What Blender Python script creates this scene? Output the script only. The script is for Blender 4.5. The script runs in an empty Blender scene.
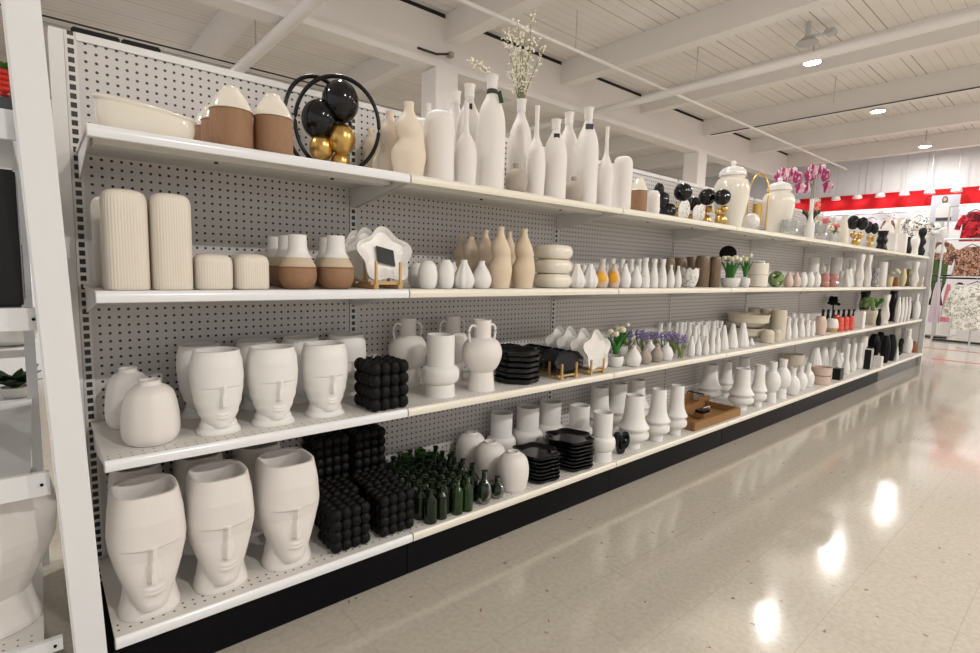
import bpy, bmesh, math, random
from mathutils import Vector, Matrix
random.seed(7)
sc = bpy.context.scene
COL = sc.collection
PI = math.pi
# ------------------------------------------------------------------ camera
cam_data = bpy.data.cameras.new('camera')
cam = bpy.data.objects.new('camera', cam_data); COL.objects.link(cam)
cam_data.sensor_fit = 'HORIZONTAL'; cam_data.sensor_width = 36.0
cam_data.lens = 19.4441
cam_data.clip_start = 0.05; cam_data.clip_end = 200
cam.matrix_world = Matrix([[0.760682, 0.04978, -0.647213, -0.105106], [-0.648506, 0.101798, -0.754372, -2.039015], [0.028333, 0.993559, 0.109718, 1.140889], [0.0, 0.0, 0.0, 1.0]])
sc.camera = cam
# ------------------------------------------------------------------ light
world = bpy.data.worlds.new('world'); sc.world = world
world.use_nodes = True
world.node_tree.nodes['Background'].inputs[0].default_value = (1.0, 0.97, 0.96, 1)
world.node_tree.nodes['Background'].inputs[1].default_value = 0.98
LAMP_POWER_AISLE = 178.0      # row of high bay lamps over the open floor, behind the camera
LAMP_POWER_OVER = 66.0        # row over the shelves, and the added unseen row beyond them
sc.view_settings.view_transform = 'Standard'
sc.view_settings.look = 'None'
sc.view_settings.gamma = 1.0
sc.view_settings.use_curve_mapping = False
sc.view_settings.exposure = -0.22
sc.cycles.max_bounces = 8
sc.cycles.diffuse_bounces = 4
sc.cycles.glossy_bounces = 4
sc.cycles.transmission_bounces = 8
sc.cycles.sample_clamp_indirect = 6.0
sc.cycles.caustics_reflective = False
sc.cycles.caustics_refractive = False

# ------------------------------------------------------------------ materials
def mat(name, col, rough=0.5, metal=0.0, bump=0.0, bscale=60.0, vary=0.0, vscale=8.0, trans=0.0, emit=None, estr=0.0, spec=0.5, coat=0.0):
    m = bpy.data.materials.new(name); m.use_nodes = True
    nt = m.node_tree; b = nt.nodes['Principled BSDF']
    b.inputs['Base Color'].default_value = (*col, 1); b.inputs['Roughness'].default_value = rough
    b.inputs['Metallic'].default_value = metal; b.inputs['Specular IOR Level'].default_value = spec
    b.inputs['Coat Weight'].default_value = coat; b.inputs['Coat Roughness'].default_value = 0.08
    if trans: b.inputs['Transmission Weight'].default_value = trans
    if emit: b.inputs['Emission Color'].default_value = (*emit, 1); b.inputs['Emission Strength'].default_value = estr
    if bump or vary:
        tc = nt.nodes.new('ShaderNodeTexCoord'); n = nt.nodes.new('ShaderNodeTexNoise')
        n.inputs['Scale'].default_value = bscale if bump else vscale
        nt.links.new(tc.outputs['Object'], n.inputs['Vector'])
        if bump:
            bp = nt.nodes.new('ShaderNodeBump'); bp.inputs['Strength'].default_value = bump; bp.inputs['Distance'].default_value = 0.002
            nt.links.new(n.outputs['Fac'], bp.inputs['Height']); nt.links.new(bp.outputs['Normal'], b.inputs['Normal'])
        if vary:
            r = nt.nodes.new('ShaderNodeMapRange'); r.inputs['To Min'].default_value = 1 - vary; r.inputs['To Max'].default_value = 1 + vary
            nt.links.new(n.outputs['Fac'], r.inputs['Value'])
            mx = nt.nodes.new('ShaderNodeVectorMath'); mx.operation = 'SCALE'; mx.inputs[0].default_value = col
            nt.links.new(r.outputs[0], mx.inputs['Scale']); nt.links.new(mx.outputs[0], b.inputs['Base Color'])
    return m
def math_node(nt, op, a=None, b=None):
    n = nt.nodes.new('ShaderNodeMath'); n.operation = op
    for i, v in enumerate((a, b)):
        if v is None: continue
        if isinstance(v, (int, float)): n.inputs[i].default_value = v
        else: nt.links.new(v, n.inputs[i])
    return n.outputs[0]
def mix_col(nt, fac, a, b):
    n = nt.nodes.new('ShaderNodeMix'); n.data_type = 'RGBA'
    nt.links.new(fac, n.inputs[0])
    for i, v in ((6, a), (7, b)):
        if isinstance(v, tuple): n.inputs[i].default_value = (*v, 1)
        else: nt.links.new(v, n.inputs[i])
    return n.outputs[2]
def xyz(nt, kind='Object'):
    tc = nt.nodes.new('ShaderNodeTexCoord'); s = nt.nodes.new('ShaderNodeSeparateXYZ')
    nt.links.new(tc.outputs[kind], s.inputs[0]); return tc.outputs[kind], s.outputs
def peg_mat(name, col, axes=(0, 2), pitch=0.0254, rad=0.17, ylim=None):
    """painted steel or hardboard punched with a regular grid of round holes"""
    m = mat(name, col, 0.45); nt = m.node_tree; b = nt.nodes['Principled BSDF']
    v, s = xyz(nt)
    d = []
    for a in axes:
        f = math_node(nt, 'FRACT', math_node(nt, 'MULTIPLY', s[a], 1 / pitch))
        f = math_node(nt, 'SUBTRACT', f, 0.5); d.append(math_node(nt, 'MULTIPLY', f, f))
    dist = math_node(nt, 'SQRT', math_node(nt, 'ADD', d[0], d[1]))
    hole = math_node(nt, 'LESS_THAN', dist, rad)
    if ylim:
        hole = math_node(nt, 'MULTIPLY', hole, math_node(nt, 'LESS_THAN', s[1], ylim[1]))
        hole = math_node(nt, 'MULTIPLY', hole, math_node(nt, 'GREATER_THAN', s[1], ylim[0]))
        g = nt.nodes.new('ShaderNodeNewGeometry'); sp = nt.nodes.new('ShaderNodeSeparateXYZ'); nt.links.new(g.outputs['Normal'], sp.inputs[0])
        hole = math_node(nt, 'MULTIPLY', hole, math_node(nt, 'GREATER_THAN', sp.outputs[2], 0.9))
    nt.links.new(mix_col(nt, hole, col, (0.012, 0.011, 0.01)), b.inputs['Base Color'])
    return m
def slot_mat(name, col):
    """upright with a column of short vertical slots"""
    m = mat(name, col, 0.4); nt = m.node_tree; b = nt.nodes['Principled BSDF']
    v, s = xyz(nt)
    f = math_node(nt, 'FRACT', math_node(nt, 'MULTIPLY', s[2], 1 / 0.0254))
    a = math_node(nt, 'LESS_THAN', f, 0.62)
    c = math_node(nt, 'LESS_THAN', math_node(nt, 'ABSOLUTE', s[0]), 0.0075)
    nt.links.new(mix_col(nt, math_node(nt, 'MULTIPLY', a, c), col, (0.01, 0.01, 0.01)), b.inputs['Base Color'])
    return m
def fabric_mat(name, cols, scale=14.0, stretch=(1, 1, 1)):
    m = mat(name, cols[0], 0.8); nt = m.node_tree; b = nt.nodes['Principled BSDF']
    tc = nt.nodes.new('ShaderNodeTexCoord'); n = nt.nodes.new('ShaderNodeTexVoronoi'); n.inputs['Scale'].default_value = scale
    ns = nt.nodes.new('ShaderNodeTexNoise'); ns.inputs['Scale'].default_value = scale * 0.8
    nt.links.new(tc.outputs['Object'], ns.inputs['Vector'])
    ad = nt.nodes.new('ShaderNodeVectorMath'); ad.operation = 'MULTIPLY_ADD'; ad.inputs[1].default_value = (0.25, 0.25, 0.25)
    nt.links.new(ns.outputs['Color'], ad.inputs[0]); nt.links.new(tc.outputs['Object'], ad.inputs[2])
    nt.links.new(ad.outputs[0], n.inputs['Vector'])
    sp = nt.nodes.new('ShaderNodeSeparateColor'); nt.links.new(n.outputs['Color'], sp.inputs[0])
    cr = nt.nodes.new('ShaderNodeValToRGB'); cr.color_ramp.interpolation = 'CONSTANT'
    while len(cr.color_ramp.elements) < len(cols): cr.color_ramp.elements.new(0.5)
    for i, c in enumerate(cols):
        cr.color_ramp.elements[i].position = i / len(cols); cr.color_ramp.elements[i].color = (*c, 1)
    nt.links.new(sp.outputs[0], cr.inputs[0]); nt.links.new(cr.outputs[0], b.inputs['Base Color'])
    return m
M = {}
WH = (0.80, 0.78, 0.75)
M['steel'] = mat('white_painted_steel', (0.74, 0.73, 0.71), 0.38)
M['steel_cool'] = mat('new_white_painted_steel', (0.78, 0.79, 0.80), 0.35)
M['steel_grey'] = mat('grey_painted_steel', (0.55, 0.55, 0.55), 0.4)
M['peg'] = peg_mat('pegboard', (0.60, 0.575, 0.56))
M['deck'] = peg_mat('perforated_deck', (0.72, 0.70, 0.66), axes=(0, 1), pitch=0.0254, rad=0.13, ylim=(-0.4572, -0.4064))
M['deck_mid'] = peg_mat('perforated_shelf', (0.72, 0.70, 0.66), axes=(0, 1), pitch=0.0254, rad=0.10, ylim=(-0.4318, -0.381))
M['slot'] = slot_mat('slotted_upright', (0.70, 0.68, 0.65))
M['chan_white'] = mat('price_channel_white', (0.83, 0.84, 0.86), 0.22)
M['chan_cream'] = mat('price_channel_cream', (0.80, 0.76, 0.65), 0.25)
M['kick'] = mat('black_kick_plate', (0.004, 0.004, 0.005), 0.4, spec=0.08)
M['dark_grey_kick_sheen'] = mat('dark_grey_and_kick_sheen', (0.05, 0.05, 0.055), 0.3)  # plain dark grey; on far kick plates it paints in their reflection
M['ceramic'] = mat('matte_white_ceramic', (0.78, 0.745, 0.71), 0.55, bump=0.12, bscale=40)
M['ceramic_cool'] = mat('chalk_white_ceramic', (0.80, 0.785, 0.76), 0.5, bump=0.1, bscale=50)
M['gloss_white'] = mat('glossy_white_ceramic', (0.80, 0.785, 0.76), 0.18, coat=0.3)
M['cream'] = mat('cream_ceramic', (0.74, 0.68, 0.59), 0.45, bump=0.08, bscale=30)
M['cream_gloss'] = mat('glazed_cream_ceramic', (0.80, 0.75, 0.65), 0.15, coat=0.4)
M['beige'] = mat('beige_ceramic', (0.70, 0.57, 0.42), 0.6, bump=0.1)
M['beige_lit'] = mat('beige_ceramic_lit', (0.76, 0.66, 0.53), 0.6, bump=0.1)  # same beige, lightened: bright light on the top shelf put into the colour
M['stone'] = mat('stoneware_beige', (0.62, 0.56, 0.45), 0.5, bump=0.1)
M['terracotta'] = mat('brown_terracotta', (0.30, 0.165, 0.09), 0.65, vary=0.18, vscale=5)
M['tan'] = mat('bare_tan_clay', (0.58, 0.47, 0.34), 0.7)
M['taupe'] = mat('taupe_ceramic', (0.40, 0.345, 0.295), 0.6, bump=0.15)
M['bark'] = mat('brown_reactive_glaze', (0.17, 0.115, 0.065), 0.35, vary=0.5, vscale=4)
M['black'] = mat('matte_black', (0.004, 0.004, 0.004), 0.55, spec=0.2)
M['black_gloss'] = mat('glossy_black', (0.004, 0.004, 0.005), 0.12, spec=0.4)
M['black_satin'] = mat('satin_black', (0.006, 0.006, 0.007), 0.35, spec=0.3)
M['gold'] = mat('brushed_gold', (0.62, 0.40, 0.13), 0.28, metal=1.0)
M['wood'] = mat('acacia_wood', (0.29, 0.145, 0.05), 0.5, vary=0.35, vscale=12)
M['wood_pale'] = mat('pale_wood', (0.56, 0.36, 0.16), 0.55, vary=0.2, vscale=14)
M['pink'] = mat('pale_pink_ceramic', (0.66, 0.50, 0.43), 0.35)
M['pink_glass'] = mat('pink_glass', (0.72, 0.33, 0.30), 0.1, trans=0.35)
M['coral'] = mat('coral_red_glaze', (0.75, 0.10, 0.07), 0.2)
M['yellow'] = mat('yellow_paint', (0.80, 0.42, 0.03), 0.5)
M['yellow_pale'] = mat('pale_yellow_paint', (0.78, 0.66, 0.22), 0.5)
M['green'] = mat('leaf_green', (0.035, 0.19, 0.025), 0.5)
M['green_dark'] = mat('dark_leaf_green', (0.012, 0.045, 0.010), 0.5)
M['green_pale'] = mat('pale_leaf_green', (0.20, 0.30, 0.10), 0.6)
M['tulip'] = mat('cream_petal', (0.78, 0.74, 0.56), 0.6)
M['purple'] = mat('lavender_petal', (0.30, 0.25, 0.43), 0.7)
M['blossom'] = mat('white_blossom', (0.82, 0.78, 0.66), 0.7)
M['stem'] = mat('dry_stem', (0.22, 0.24, 0.10), 0.7)
M['orchid'] = fabric_mat('orchid_petal', [(0.75, 0.55, 0.62), (0.45, 0.04, 0.17), (0.70, 0.40, 0.52), (0.38, 0.03, 0.14), (0.78, 0.68, 0.72)], 8)
M['pinkpetal'] = mat('pink_petal', (0.72, 0.16, 0.22), 0.6)
M['soil'] = mat('dark_soil', (0.03, 0.022, 0.015), 0.9)
M['glass'] = mat('clear_glass', (0.85, 0.87, 0.86), 0.05, trans=0.75)
M['green_glass'] = mat('bottle_green_glass', (0.05, 0.12, 0.03), 0.06, trans=0.7)
M['green_glass_dark'] = mat('dark_green_glass', (0.008, 0.018, 0.007), 0.08, trans=0.25)
M['amber'] = mat('amber_glass', (0.42, 0.13, 0.02), 0.1, trans=0.4)
M['olive'] = mat('olive_glaze', (0.20, 0.17, 0.055), 0.35)
M['sand'] = mat('pale_yellow_glaze', (0.66, 0.56, 0.34), 0.4)
M['tag'] = mat('black_card', (0.012, 0.012, 0.012), 0.6)
M['tag_white'] = mat('white_card', (0.75, 0.75, 0.73), 0.6)
M['string'] = mat('dark_string', (0.05, 0.045, 0.04), 0.8)
M['speckle'] = fabric_mat('speckled_white', [(0.80, 0.78, 0.74)] * 11 + [(0.12, 0.11, 0.09)], 16)
M['check'] = fabric_mat('black_white_mosaic', [(0.7, 0.68, 0.65), (0.04, 0.04, 0.05), (0.4, 0.4, 0.42)], 14)
M['marble'] = mat('white_marble', (0.76, 0.74, 0.71), 0.3, vary=0.12, vscale=6)
M['red_wall'] = mat('red_painted_band', (0.50, 0.005, 0.010), 0.6, spec=0.2)
M['wall_white'] = mat('white_wall_panel', (0.74, 0.74, 0.76), 0.6)
M['lamp_on'] = mat('lit_lamp', (1, 1, 1), 0.5, emit=(1.0, 0.97, 0.92), estr=60.0)
M['strip_on'] = mat('lit_tube', (1, 1, 1), 0.5, emit=(1.0, 0.95, 0.97), estr=9.0)
M['alu'] = mat('aluminium', (0.55, 0.55, 0.55), 0.35, metal=0.8)
M['leopard'] = fabric_mat('leopard_cloth', [(0.34, 0.16, 0.09), (0.05, 0.018, 0.012), (0.50, 0.33, 0.25), (0.14, 0.05, 0.03)], 24)
M['red_cloth'] = fabric_mat('red_floral_cloth', [(0.62, 0.012, 0.03), (0.40, 0.005, 0.015), (0.75, 0.03, 0.05), (0.12, 0.0, 0.01)], 12)
M['floral'] = fabric_mat('grey_white_floral_cloth', [(0.72, 0.70, 0.66), (0.30, 0.30, 0.25), (0.75, 0.73, 0.70), (0.50, 0.50, 0.44), (0.76, 0.74, 0.71)], 22)
M['floral_dark'] = fabric_mat('black_white_floral_cloth', [(0.72, 0.70, 0.66), (0.72, 0.70, 0.66), (0.06, 0.06, 0.05), (0.40, 0.38, 0.30)], 20)
M['pink_cloth'] = mat('pink_cloth', (0.62, 0.20, 0.26), 0.8)
M['pale_cloth'] = mat('pale_lilac_cloth', (0.62, 0.50, 0.58), 0.8)
M['green_cloth'] = mat('green_trouser_cloth', (0.07, 0.12, 0.035), 0.85)
M['black_cloth'] = mat('black_cloth', (0.012, 0.012, 0.013), 0.85)
M['mann'] = mat('mannequin_white', (0.80, 0.80, 0.80), 0.4)
M['skin_print'] = mat('printed_skin', (0.55, 0.38, 0.30), 0.6)
M['hair_print'] = mat('printed_hair', (0.12, 0.08, 0.07), 0.6)
M['poster'] = mat('printed_pale_blue', (0.62, 0.65, 0.73), 0.5)
M['red_fruit'] = mat('red_berry', (0.65, 0.03, 0.02), 0.4)
M['redtape'] = mat('red_floor_tape', (0.55, 0.05, 0.05), 0.4)

def floor_mat():
    m = mat('vinyl_tile_floor', (0.6, 0.55, 0.46), 0.16, coat=0.25); nt = m.node_tree; b = nt.nodes['Principled BSDF']
    v, s = xyz(nt)
    n = nt.nodes.new('ShaderNodeTexNoise'); n.inputs['Scale'].default_value = 55; n.inputs['Detail'].default_value = 3; nt.links.new(v, n.inputs['Vector'])
    cr = nt.nodes.new('ShaderNodeValToRGB')
    cr.color_ramp.elements[0].position = 0.35; cr.color_ramp.elements[0].color = (0.455, 0.415, 0.35, 1)
    cr.color_ramp.elements[1].position = 0.65; cr.color_ramp.elements[1].color = (0.515, 0.475, 0.405, 1)
    nt.links.new(n.outputs['Fac'], cr.inputs[0])
    # flecks
    vo = nt.nodes.new('ShaderNodeTexVoronoi'); vo.inputs['Scale'].default_value = 13; vo.inputs['Randomness'].default_value = 1.0
    n3 = nt.nodes.new('ShaderNodeTexNoise'); n3.inputs['Scale'].default_value = 90; nt.links.new(v, n3.inputs['Vector'])
    ad = nt.nodes.new('ShaderNodeVectorMath'); ad.operation = 'MULTIPLY_ADD'; ad.inputs[1].default_value = (0.03, 0.03, 0.0)
    nt.links.new(n3.outputs['Color'], ad.inputs[0]); nt.links.new(v, ad.inputs[2]); nt.links.new(ad.outputs[0], vo.inputs['Vector'])
    fl = math_node(nt, 'LESS_THAN', vo.outputs['Distance'], 0.075)
    c1 = mix_col(nt, fl, cr.outputs[0], (0.24, 0.15, 0.10))
    # tile seams, 305 mm
    e = []
    for a in (0, 1):
        f = math_node(nt, 'FRACT', math_node(nt, 'MULTIPLY', s[a], 1 / 0.3048))
        e.append(math_node(nt, 'LESS_THAN', f, 0.010))
    seam = math_node(nt, 'MULTIPLY', math_node(nt, 'MAXIMUM', e[0], e[1]), 0.35)
    c2 = mix_col(nt, seam, c1, (0.30, 0.26, 0.21))
    nt.links.new(c2, b.inputs['Base Color'])
    n2 = nt.nodes.new('ShaderNodeTexNoise'); n2.inputs['Scale'].default_value = 1.6; n2.inputs['Detail'].default_value = 4; nt.links.new(v, n2.inputs['Vector'])
    mr = nt.nodes.new('ShaderNodeMapRange'); mr.inputs['To Min'].default_value = 0.06; mr.inputs['To Max'].default_value = 0.17
    nt.links.new(n2.outputs['Fac'], mr.inputs['Value']); nt.links.new(mr.outputs[0], b.inputs['Roughness'])
    bp = nt.nodes.new('ShaderNodeBump'); bp.inputs['Strength'].default_value = 0.07; bp.inputs['Distance'].default_value = 0.01
    n4 = nt.nodes.new('ShaderNodeTexNoise'); n4.inputs['Scale'].default_value = 4.5; nt.links.new(v, n4.inputs['Vector'])
    nt.links.new(n4.outputs['Fac'], bp.inputs['Height']); nt.links.new(bp.outputs['Normal'], b.inputs['Normal']); nt.links.new(bp.outputs['Normal'], b.inputs['Coat Normal'])
    return m
def plank_mat():
    m = mat('painted_ceiling_planks', (0.72, 0.68, 0.64), 0.6); nt = m.node_tree; b = nt.nodes['Principled BSDF']
    v, s = xyz(nt)
    f = math_node(nt, 'MULTIPLY', s[1], 1 / 0.135)
    idx = math_node(nt, 'FLOOR', f)
    wn = nt.nodes.new('ShaderNodeTexWhiteNoise'); wn.noise_dimensions = '1D'; nt.links.new(idx, wn.inputs['W'])
    gapw = math_node(nt, 'ADD', math_node(nt, 'MULTIPLY', math_node(nt, 'POWER', wn.outputs['Value'], 3.0), 0.12), 0.02)
    gap = math_node(nt, 'LESS_THAN', math_node(nt, 'FRACT', f), gapw)
    n = nt.nodes.new('ShaderNodeTexNoise'); n.inputs['Scale'].default_value = 0.9; n.inputs['Detail'].default_value = 5
    nt.links.new(v, n.inputs['Vector'])
    cr = nt.nodes.new('ShaderNodeValToRGB'); cr.color_ramp.elements[0].position = 0.3; cr.color_ramp.elements[0].color = (0.78, 0.73, 0.69, 1)
    cr.color_ramp.elements[1].position = 0.7; cr.color_ramp.elements[1].color = (0.87, 0.84, 0.82, 1)
    nt.links.new(n.outputs['Fac'], cr.inputs[0])
    nt.links.new(mix_col(nt, math_node(nt, 'MULTIPLY', gap, 0.75), cr.outputs[0], (0.20, 0.16, 0.13)), b.inputs['Base Color'])
    return m
M['floor'] = floor_mat(); M['plank'] = plank_mat()
M['beam'] = mat('white_painted_beam', (0.83, 0.80, 0.78), 0.6, vary=0.06, vscale=1.2)
M['shadowgap'] = mat('gap_shade_paint', (0.02, 0.02, 0.02), 0.9)

# ------------------------------------------------------------------ mesh helpers
def finish(bm, name, smooth=40):
    me = bpy.data.meshes.new(name)
    bmesh.ops.recalc_face_normals(bm, faces=bm.faces[:])
    if smooth:
        for f in bm.faces: f.smooth = True
        lim = math.radians(smooth)
        for e in bm.edges:
            if len(e.link_faces) == 2 and e.calc_face_angle(0) > lim: e.smooth = False
    bm.to_mesh(me); bm.free()
    return me
def obj(name, me, material, parent=None, loc=(0, 0, 0)):
    if isinstance(me, bmesh.types.BMesh): me = finish(me, name)
    o = bpy.data.objects.new(name, me)
    ms = material if isinstance(material, (list, tuple)) else [material]
    if not me.materials:
        for m in ms: me.materials.append(M[m] if isinstance(m, str) else m)
    COL.objects.link(o); o.parent = parent; o.location = loc
    return o
def empty(name, loc=(0, 0, 0)):
    o = bpy.data.objects.new(name, None); o.empty_display_size = 0.05; o.location = loc; COL.objects.link(o); return o
def tag(o, label, cat, group=None, kind=None):
    o['label'] = label; o['category'] = cat
    if group: o['group'] = group
    if kind: o['kind'] = kind
    return o
def struct(o): o['kind'] = 'structure'; return o
def box(bm, x0, x1, y0, y1, z0, z1, mi=0):
    vs = [bm.verts.new((x, y, z)) for x in (x0, x1) for y in (y0, y1) for z in (z0, z1)]
    for q in ((0, 1, 3, 2), (4, 6, 7, 5), (0, 4, 5, 1), (2, 3, 7, 6), (0, 2, 6, 4), (1, 5, 7, 3)):
        f = bm.faces.new([vs[i] for i in q]); f.material_index = mi
    return bm
def boxm(*a, bev=0.0):
    bm = bmesh.new(); box(bm, *a)
    if bev: bmesh.ops.bevel(bm, geom=bm.edges[:], offset=bev, segments=2, affect='EDGES')
    return bm
def prism(bm, pts, y0, y1, plane='xz'):
    """extrude a 2-D outline"""
    def P(a, b, c): return {'xz': (a, c, b), 'xy': (a, b, c), 'yz': (c, a, b)}[plane]
    A = [bm.verts.new(P(a, b, y0)) for a, b in pts]; B = [bm.verts.new(P(a, b, y1)) for a, b in pts]
    n = len(pts); bm.faces.new(A); bm.faces.new(B[::-1])
    for i in range(n): bm.faces.new((A[i], A[(i + 1) % n], B[(i + 1) % n], B[i]))
    return bm
def ball(bm, c, r, sub=2, sc3=(1, 1, 1)):
    g = bmesh.ops.create_icosphere(bm, subdivisions=sub, radius=r)
    for v in g['verts']: v.co = Vector((v.co.x * sc3[0] + c[0], v.co.y * sc3[1] + c[1], v.co.z * sc3[2] + c[2]))
    return g['verts']
def tube(bm, pts, r, seg=8, closed=False, r2=None):
    pts = [Vector(p) for p in pts]; n = len(pts); rings = []
    up = Vector((0, 0, 1))
    for i, p in enumerate(pts):
        a = pts[(i - 1) % n] if (closed or i) else p; b = pts[(i + 1) % n] if (closed or i < n - 1) else p
        t = (b - a).normalized()
        u = t.cross(up)
        if u.length < 1e-3: u = t.cross(Vector((1, 0, 0)))
        u.normalize(); w = t.cross(u)
        rr = r if r2 is None else r + (r2 - r) * i / max(1, n - 1)
        rings.append([bm.verts.new(p + rr * (math.cos(k * 2 * PI / seg) * u + math.sin(k * 2 * PI / seg) * w)) for k in range(seg)])
    m = n if closed else n - 1
    for i in range(m):
        A = rings[i]; B = rings[(i + 1) % n]
        for k in range(seg): bm.faces.new((A[k], A[(k + 1) % seg], B[(k + 1) % seg], B[k]))
    if not closed:
        bm.faces.new(rings[0][::-1]); bm.faces.new(rings[-1])
    return bm
def smooth_profile(pts, k=4):
    """Catmull-Rom through (r, z) points"""
    out = []
    n = len(pts)
    for i in range(n - 1):
        p0 = pts[max(0, i - 1)]; p1 = pts[i]; p2 = pts[i + 1]; p3 = pts[min(n - 1, i + 2)]
        for j in range(k):
            t = j / k
            out.append(tuple(0.5 * ((2 * p1[a]) + (-p0[a] + p2[a]) * t + (2 * p0[a] - 5 * p1[a] + 4 * p2[a] - p3[a]) * t * t + (-p0[a] + 3 * p1[a] - 3 * p2[a] + p3[a]) * t ** 3) for a in (0, 1)))
    out.append(pts[-1])
    zl = min(p[1] for p in pts); zh = max(p[1] for p in pts)
    return [(max(0.0, r), min(zh, max(zl, z))) for r, z in out]
def lathe(bm, prof, seg=28, fn=None, off=None, mats=None, inner=None, wall=0.06):
    """spin (r, z); fn(theta, r, z) scales the radius; off(z) shifts the axis; inner = depth of an open mouth"""
    prof = list(prof)
    if inner is not None:
        top = prof[-1]; ir = max(0.02, top[0] - wall)
        prof += [(ir, top[1] + 0.001)] + [(max(0.02, min(ir, ir)), top[1] - inner)] + [(0.0, top[1] - inner)]
    rings = []
    for r, z in prof:
        ox, oy = off(z) if off else (0, 0)
        if r <= 1e-6: rings.append([bm.verts.new((ox, oy, z))]); continue
        ring = []
        for k in range(seg):
            th = 2 * PI * k / seg; rr = r * (fn(th, r, z) if fn else 1)
            ring.append(bm.verts.new((ox + rr * math.cos(th), oy + rr * math.sin(th), z)))
        rings.append(ring)
    for i in range(len(rings) - 1):
        A, B = rings[i], rings[i + 1]; zc = 0.5 * (prof[i][1] + prof[i + 1][1])
        mi = 0
        if mats:
            for zl, m in mats:
                if zc >= zl: mi = m
        for k in range(seg):
            k2 = (k + 1) % seg
            if len(A) == 1 and len(B) == 1: continue
            if len(A) == 1: f = bm.faces.new((A[0], B[k2], B[k]))
            elif len(B) == 1: f = bm.faces.new((A[k], A[k2], B[0]))
            else: f = bm.faces.new((A[k], A[k2], B[k2], B[k]))
            f.material_index = mi
    if len(rings[0]) > 1: bm.faces.new(rings[0][::-1])
    return bm
def copy_tree(o, parent=None):
    c = o.copy(); COL.objects.link(c); c.parent = parent
    for ch in o.children: copy_tree(ch, c)
    return c

# ------------------------------------------------------------------ setting: floor, ceiling, beams, far wall
struct(obj('floor', boxm(-6, 26, -14, 28, -0.1, 0.0), 'floor'))
struct(obj('ceiling', boxm(-6, 16.6, -14, 28, 4.5, 4.6), 'plank'))
tn = [0]
def trim(bm, m):
    tn[0] += 1
    return struct(obj('trim_%d' % tn[0], bm, m))
for x in (2.05, 4.34, 6.65, 8.90, 11.26, 13.58, 15.9): trim(boxm(x - .10, x + .10, -14, 28, 4.15, 4.499), 'beam')     # joists
trim(boxm(-.6, -.4, -14, 28, 4.15, 4.499), 'beam')
for y0 in (4.12, -6.8, 13.0):
    trim(boxm(-6, 16.5, y0, y0 + .30, 3.80, 4.445), 'beam')                                         # girders
    trim(boxm(-6, 16.5, y0 + .004, y0 + .296, 4.445, 4.498), 'shadowgap')  # near-black strip paints the shade between girder top and planks
for x in (4.27, 11.2): trim(boxm(x - .19, x + .19, 4.10, 4.45, 0, 3.80, bev=.01), 'beam')        # columns
# far wall: white lower wall, red band, white panels above
wr = struct(obj('wall_right', boxm(16.5, 16.6, -14, 18, 0, 4.5), 'wall_white'))
trim(boxm(16.40, 16.499, -13.9, 4.9, 2.93, 3.32), 'red_wall')
trim(boxm(16.36, 16.499, -13.9, 4.9, 2.87, 2.93), 'steel')
for i in range(9):
    y = 4.9 - i * 1.25
    trim(boxm(16.488, 16.499, y - .008, y + .008, 3.33, 4.49), 'steel_grey')
for i in range(8):
    y = 4.6 - i * .95; trim(boxm(16.46, 16.499, y - .02, y + .02, .1, 2.84), 'steel')               # wall standards
# tape lines on the floor by the clothing department
for i, (x0, x1) in enumerate(((9.42, 9.47), (9.95, 10.0))):
    pass
trim(boxm(9.86, 9.91, -9, -.42, 0.0005, .003), 'redtape')
trim(boxm(11.40, 11.45, -9, -.05, 0.0005, .003), 'redtape')

# ------------------------------------------------------------------ lamps
def ceiling_lamp(x, y, power, label, group, seen=True):
    e = empty('ceiling_lamp', (x, y, 4.12))
    obj('housing', lathe(bmesh.new(), [(0, .03), (.07, .03), (.112, .0), (.112, .02), (.08, .09), (.04, .13), (0, .13)], 24), 'steel', e)
    obj('diffuser', lathe(bmesh.new(), [(0, 0.0), (.102, 0.0), (.102, .02), (0, .02)], 24), 'lamp_on', e)
    obj('stem', tube(bmesh.new(), [(0, 0, .12), (0, 0, .378)], .015, 8), 'alu', e)
    d = bpy.data.lights.new('lamp_light', 'AREA'); d.shape = 'DISK'; d.size = .2; d.energy = power; d.color = (1.0, .965, .92)
    lo = bpy.data.objects.new('lamp_light', d); COL.objects.link(lo); lo.location = (0, 0, -.006); lo.parent = e
    tag(e, label, 'lamp', group)
LX = (-2.2, 1.3, 4.8, 8.3, 11.5, 15.2)
for i, x in enumerate(LX):
    n = {4: 'lit round ceiling lamp above the aisle end, the nearer of two in view', 5: 'lit round ceiling lamp near the red-banded wall, the further in view'}.get(i, 'round lit ceiling lamp in the row over the shelves, out of view')
    ceiling_lamp(x, 1.0, LAMP_POWER_OVER, n, None if i > 3 else 'lamps over the shelves outside the picture')
for x in LX[1:]: ceiling_lamp(x, -5.4, LAMP_POWER_AISLE, 'round lit ceiling lamp in the row behind the camera', 'lamps behind the camera')
for x in LX[1:5]: ceiling_lamp(x, 8.4, LAMP_POWER_OVER, 'added ceiling lamp beyond the shelves, unseen, lighting the background', 'added lamps beyond the shelves')  # unseen row, added to put more light on the background
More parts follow.
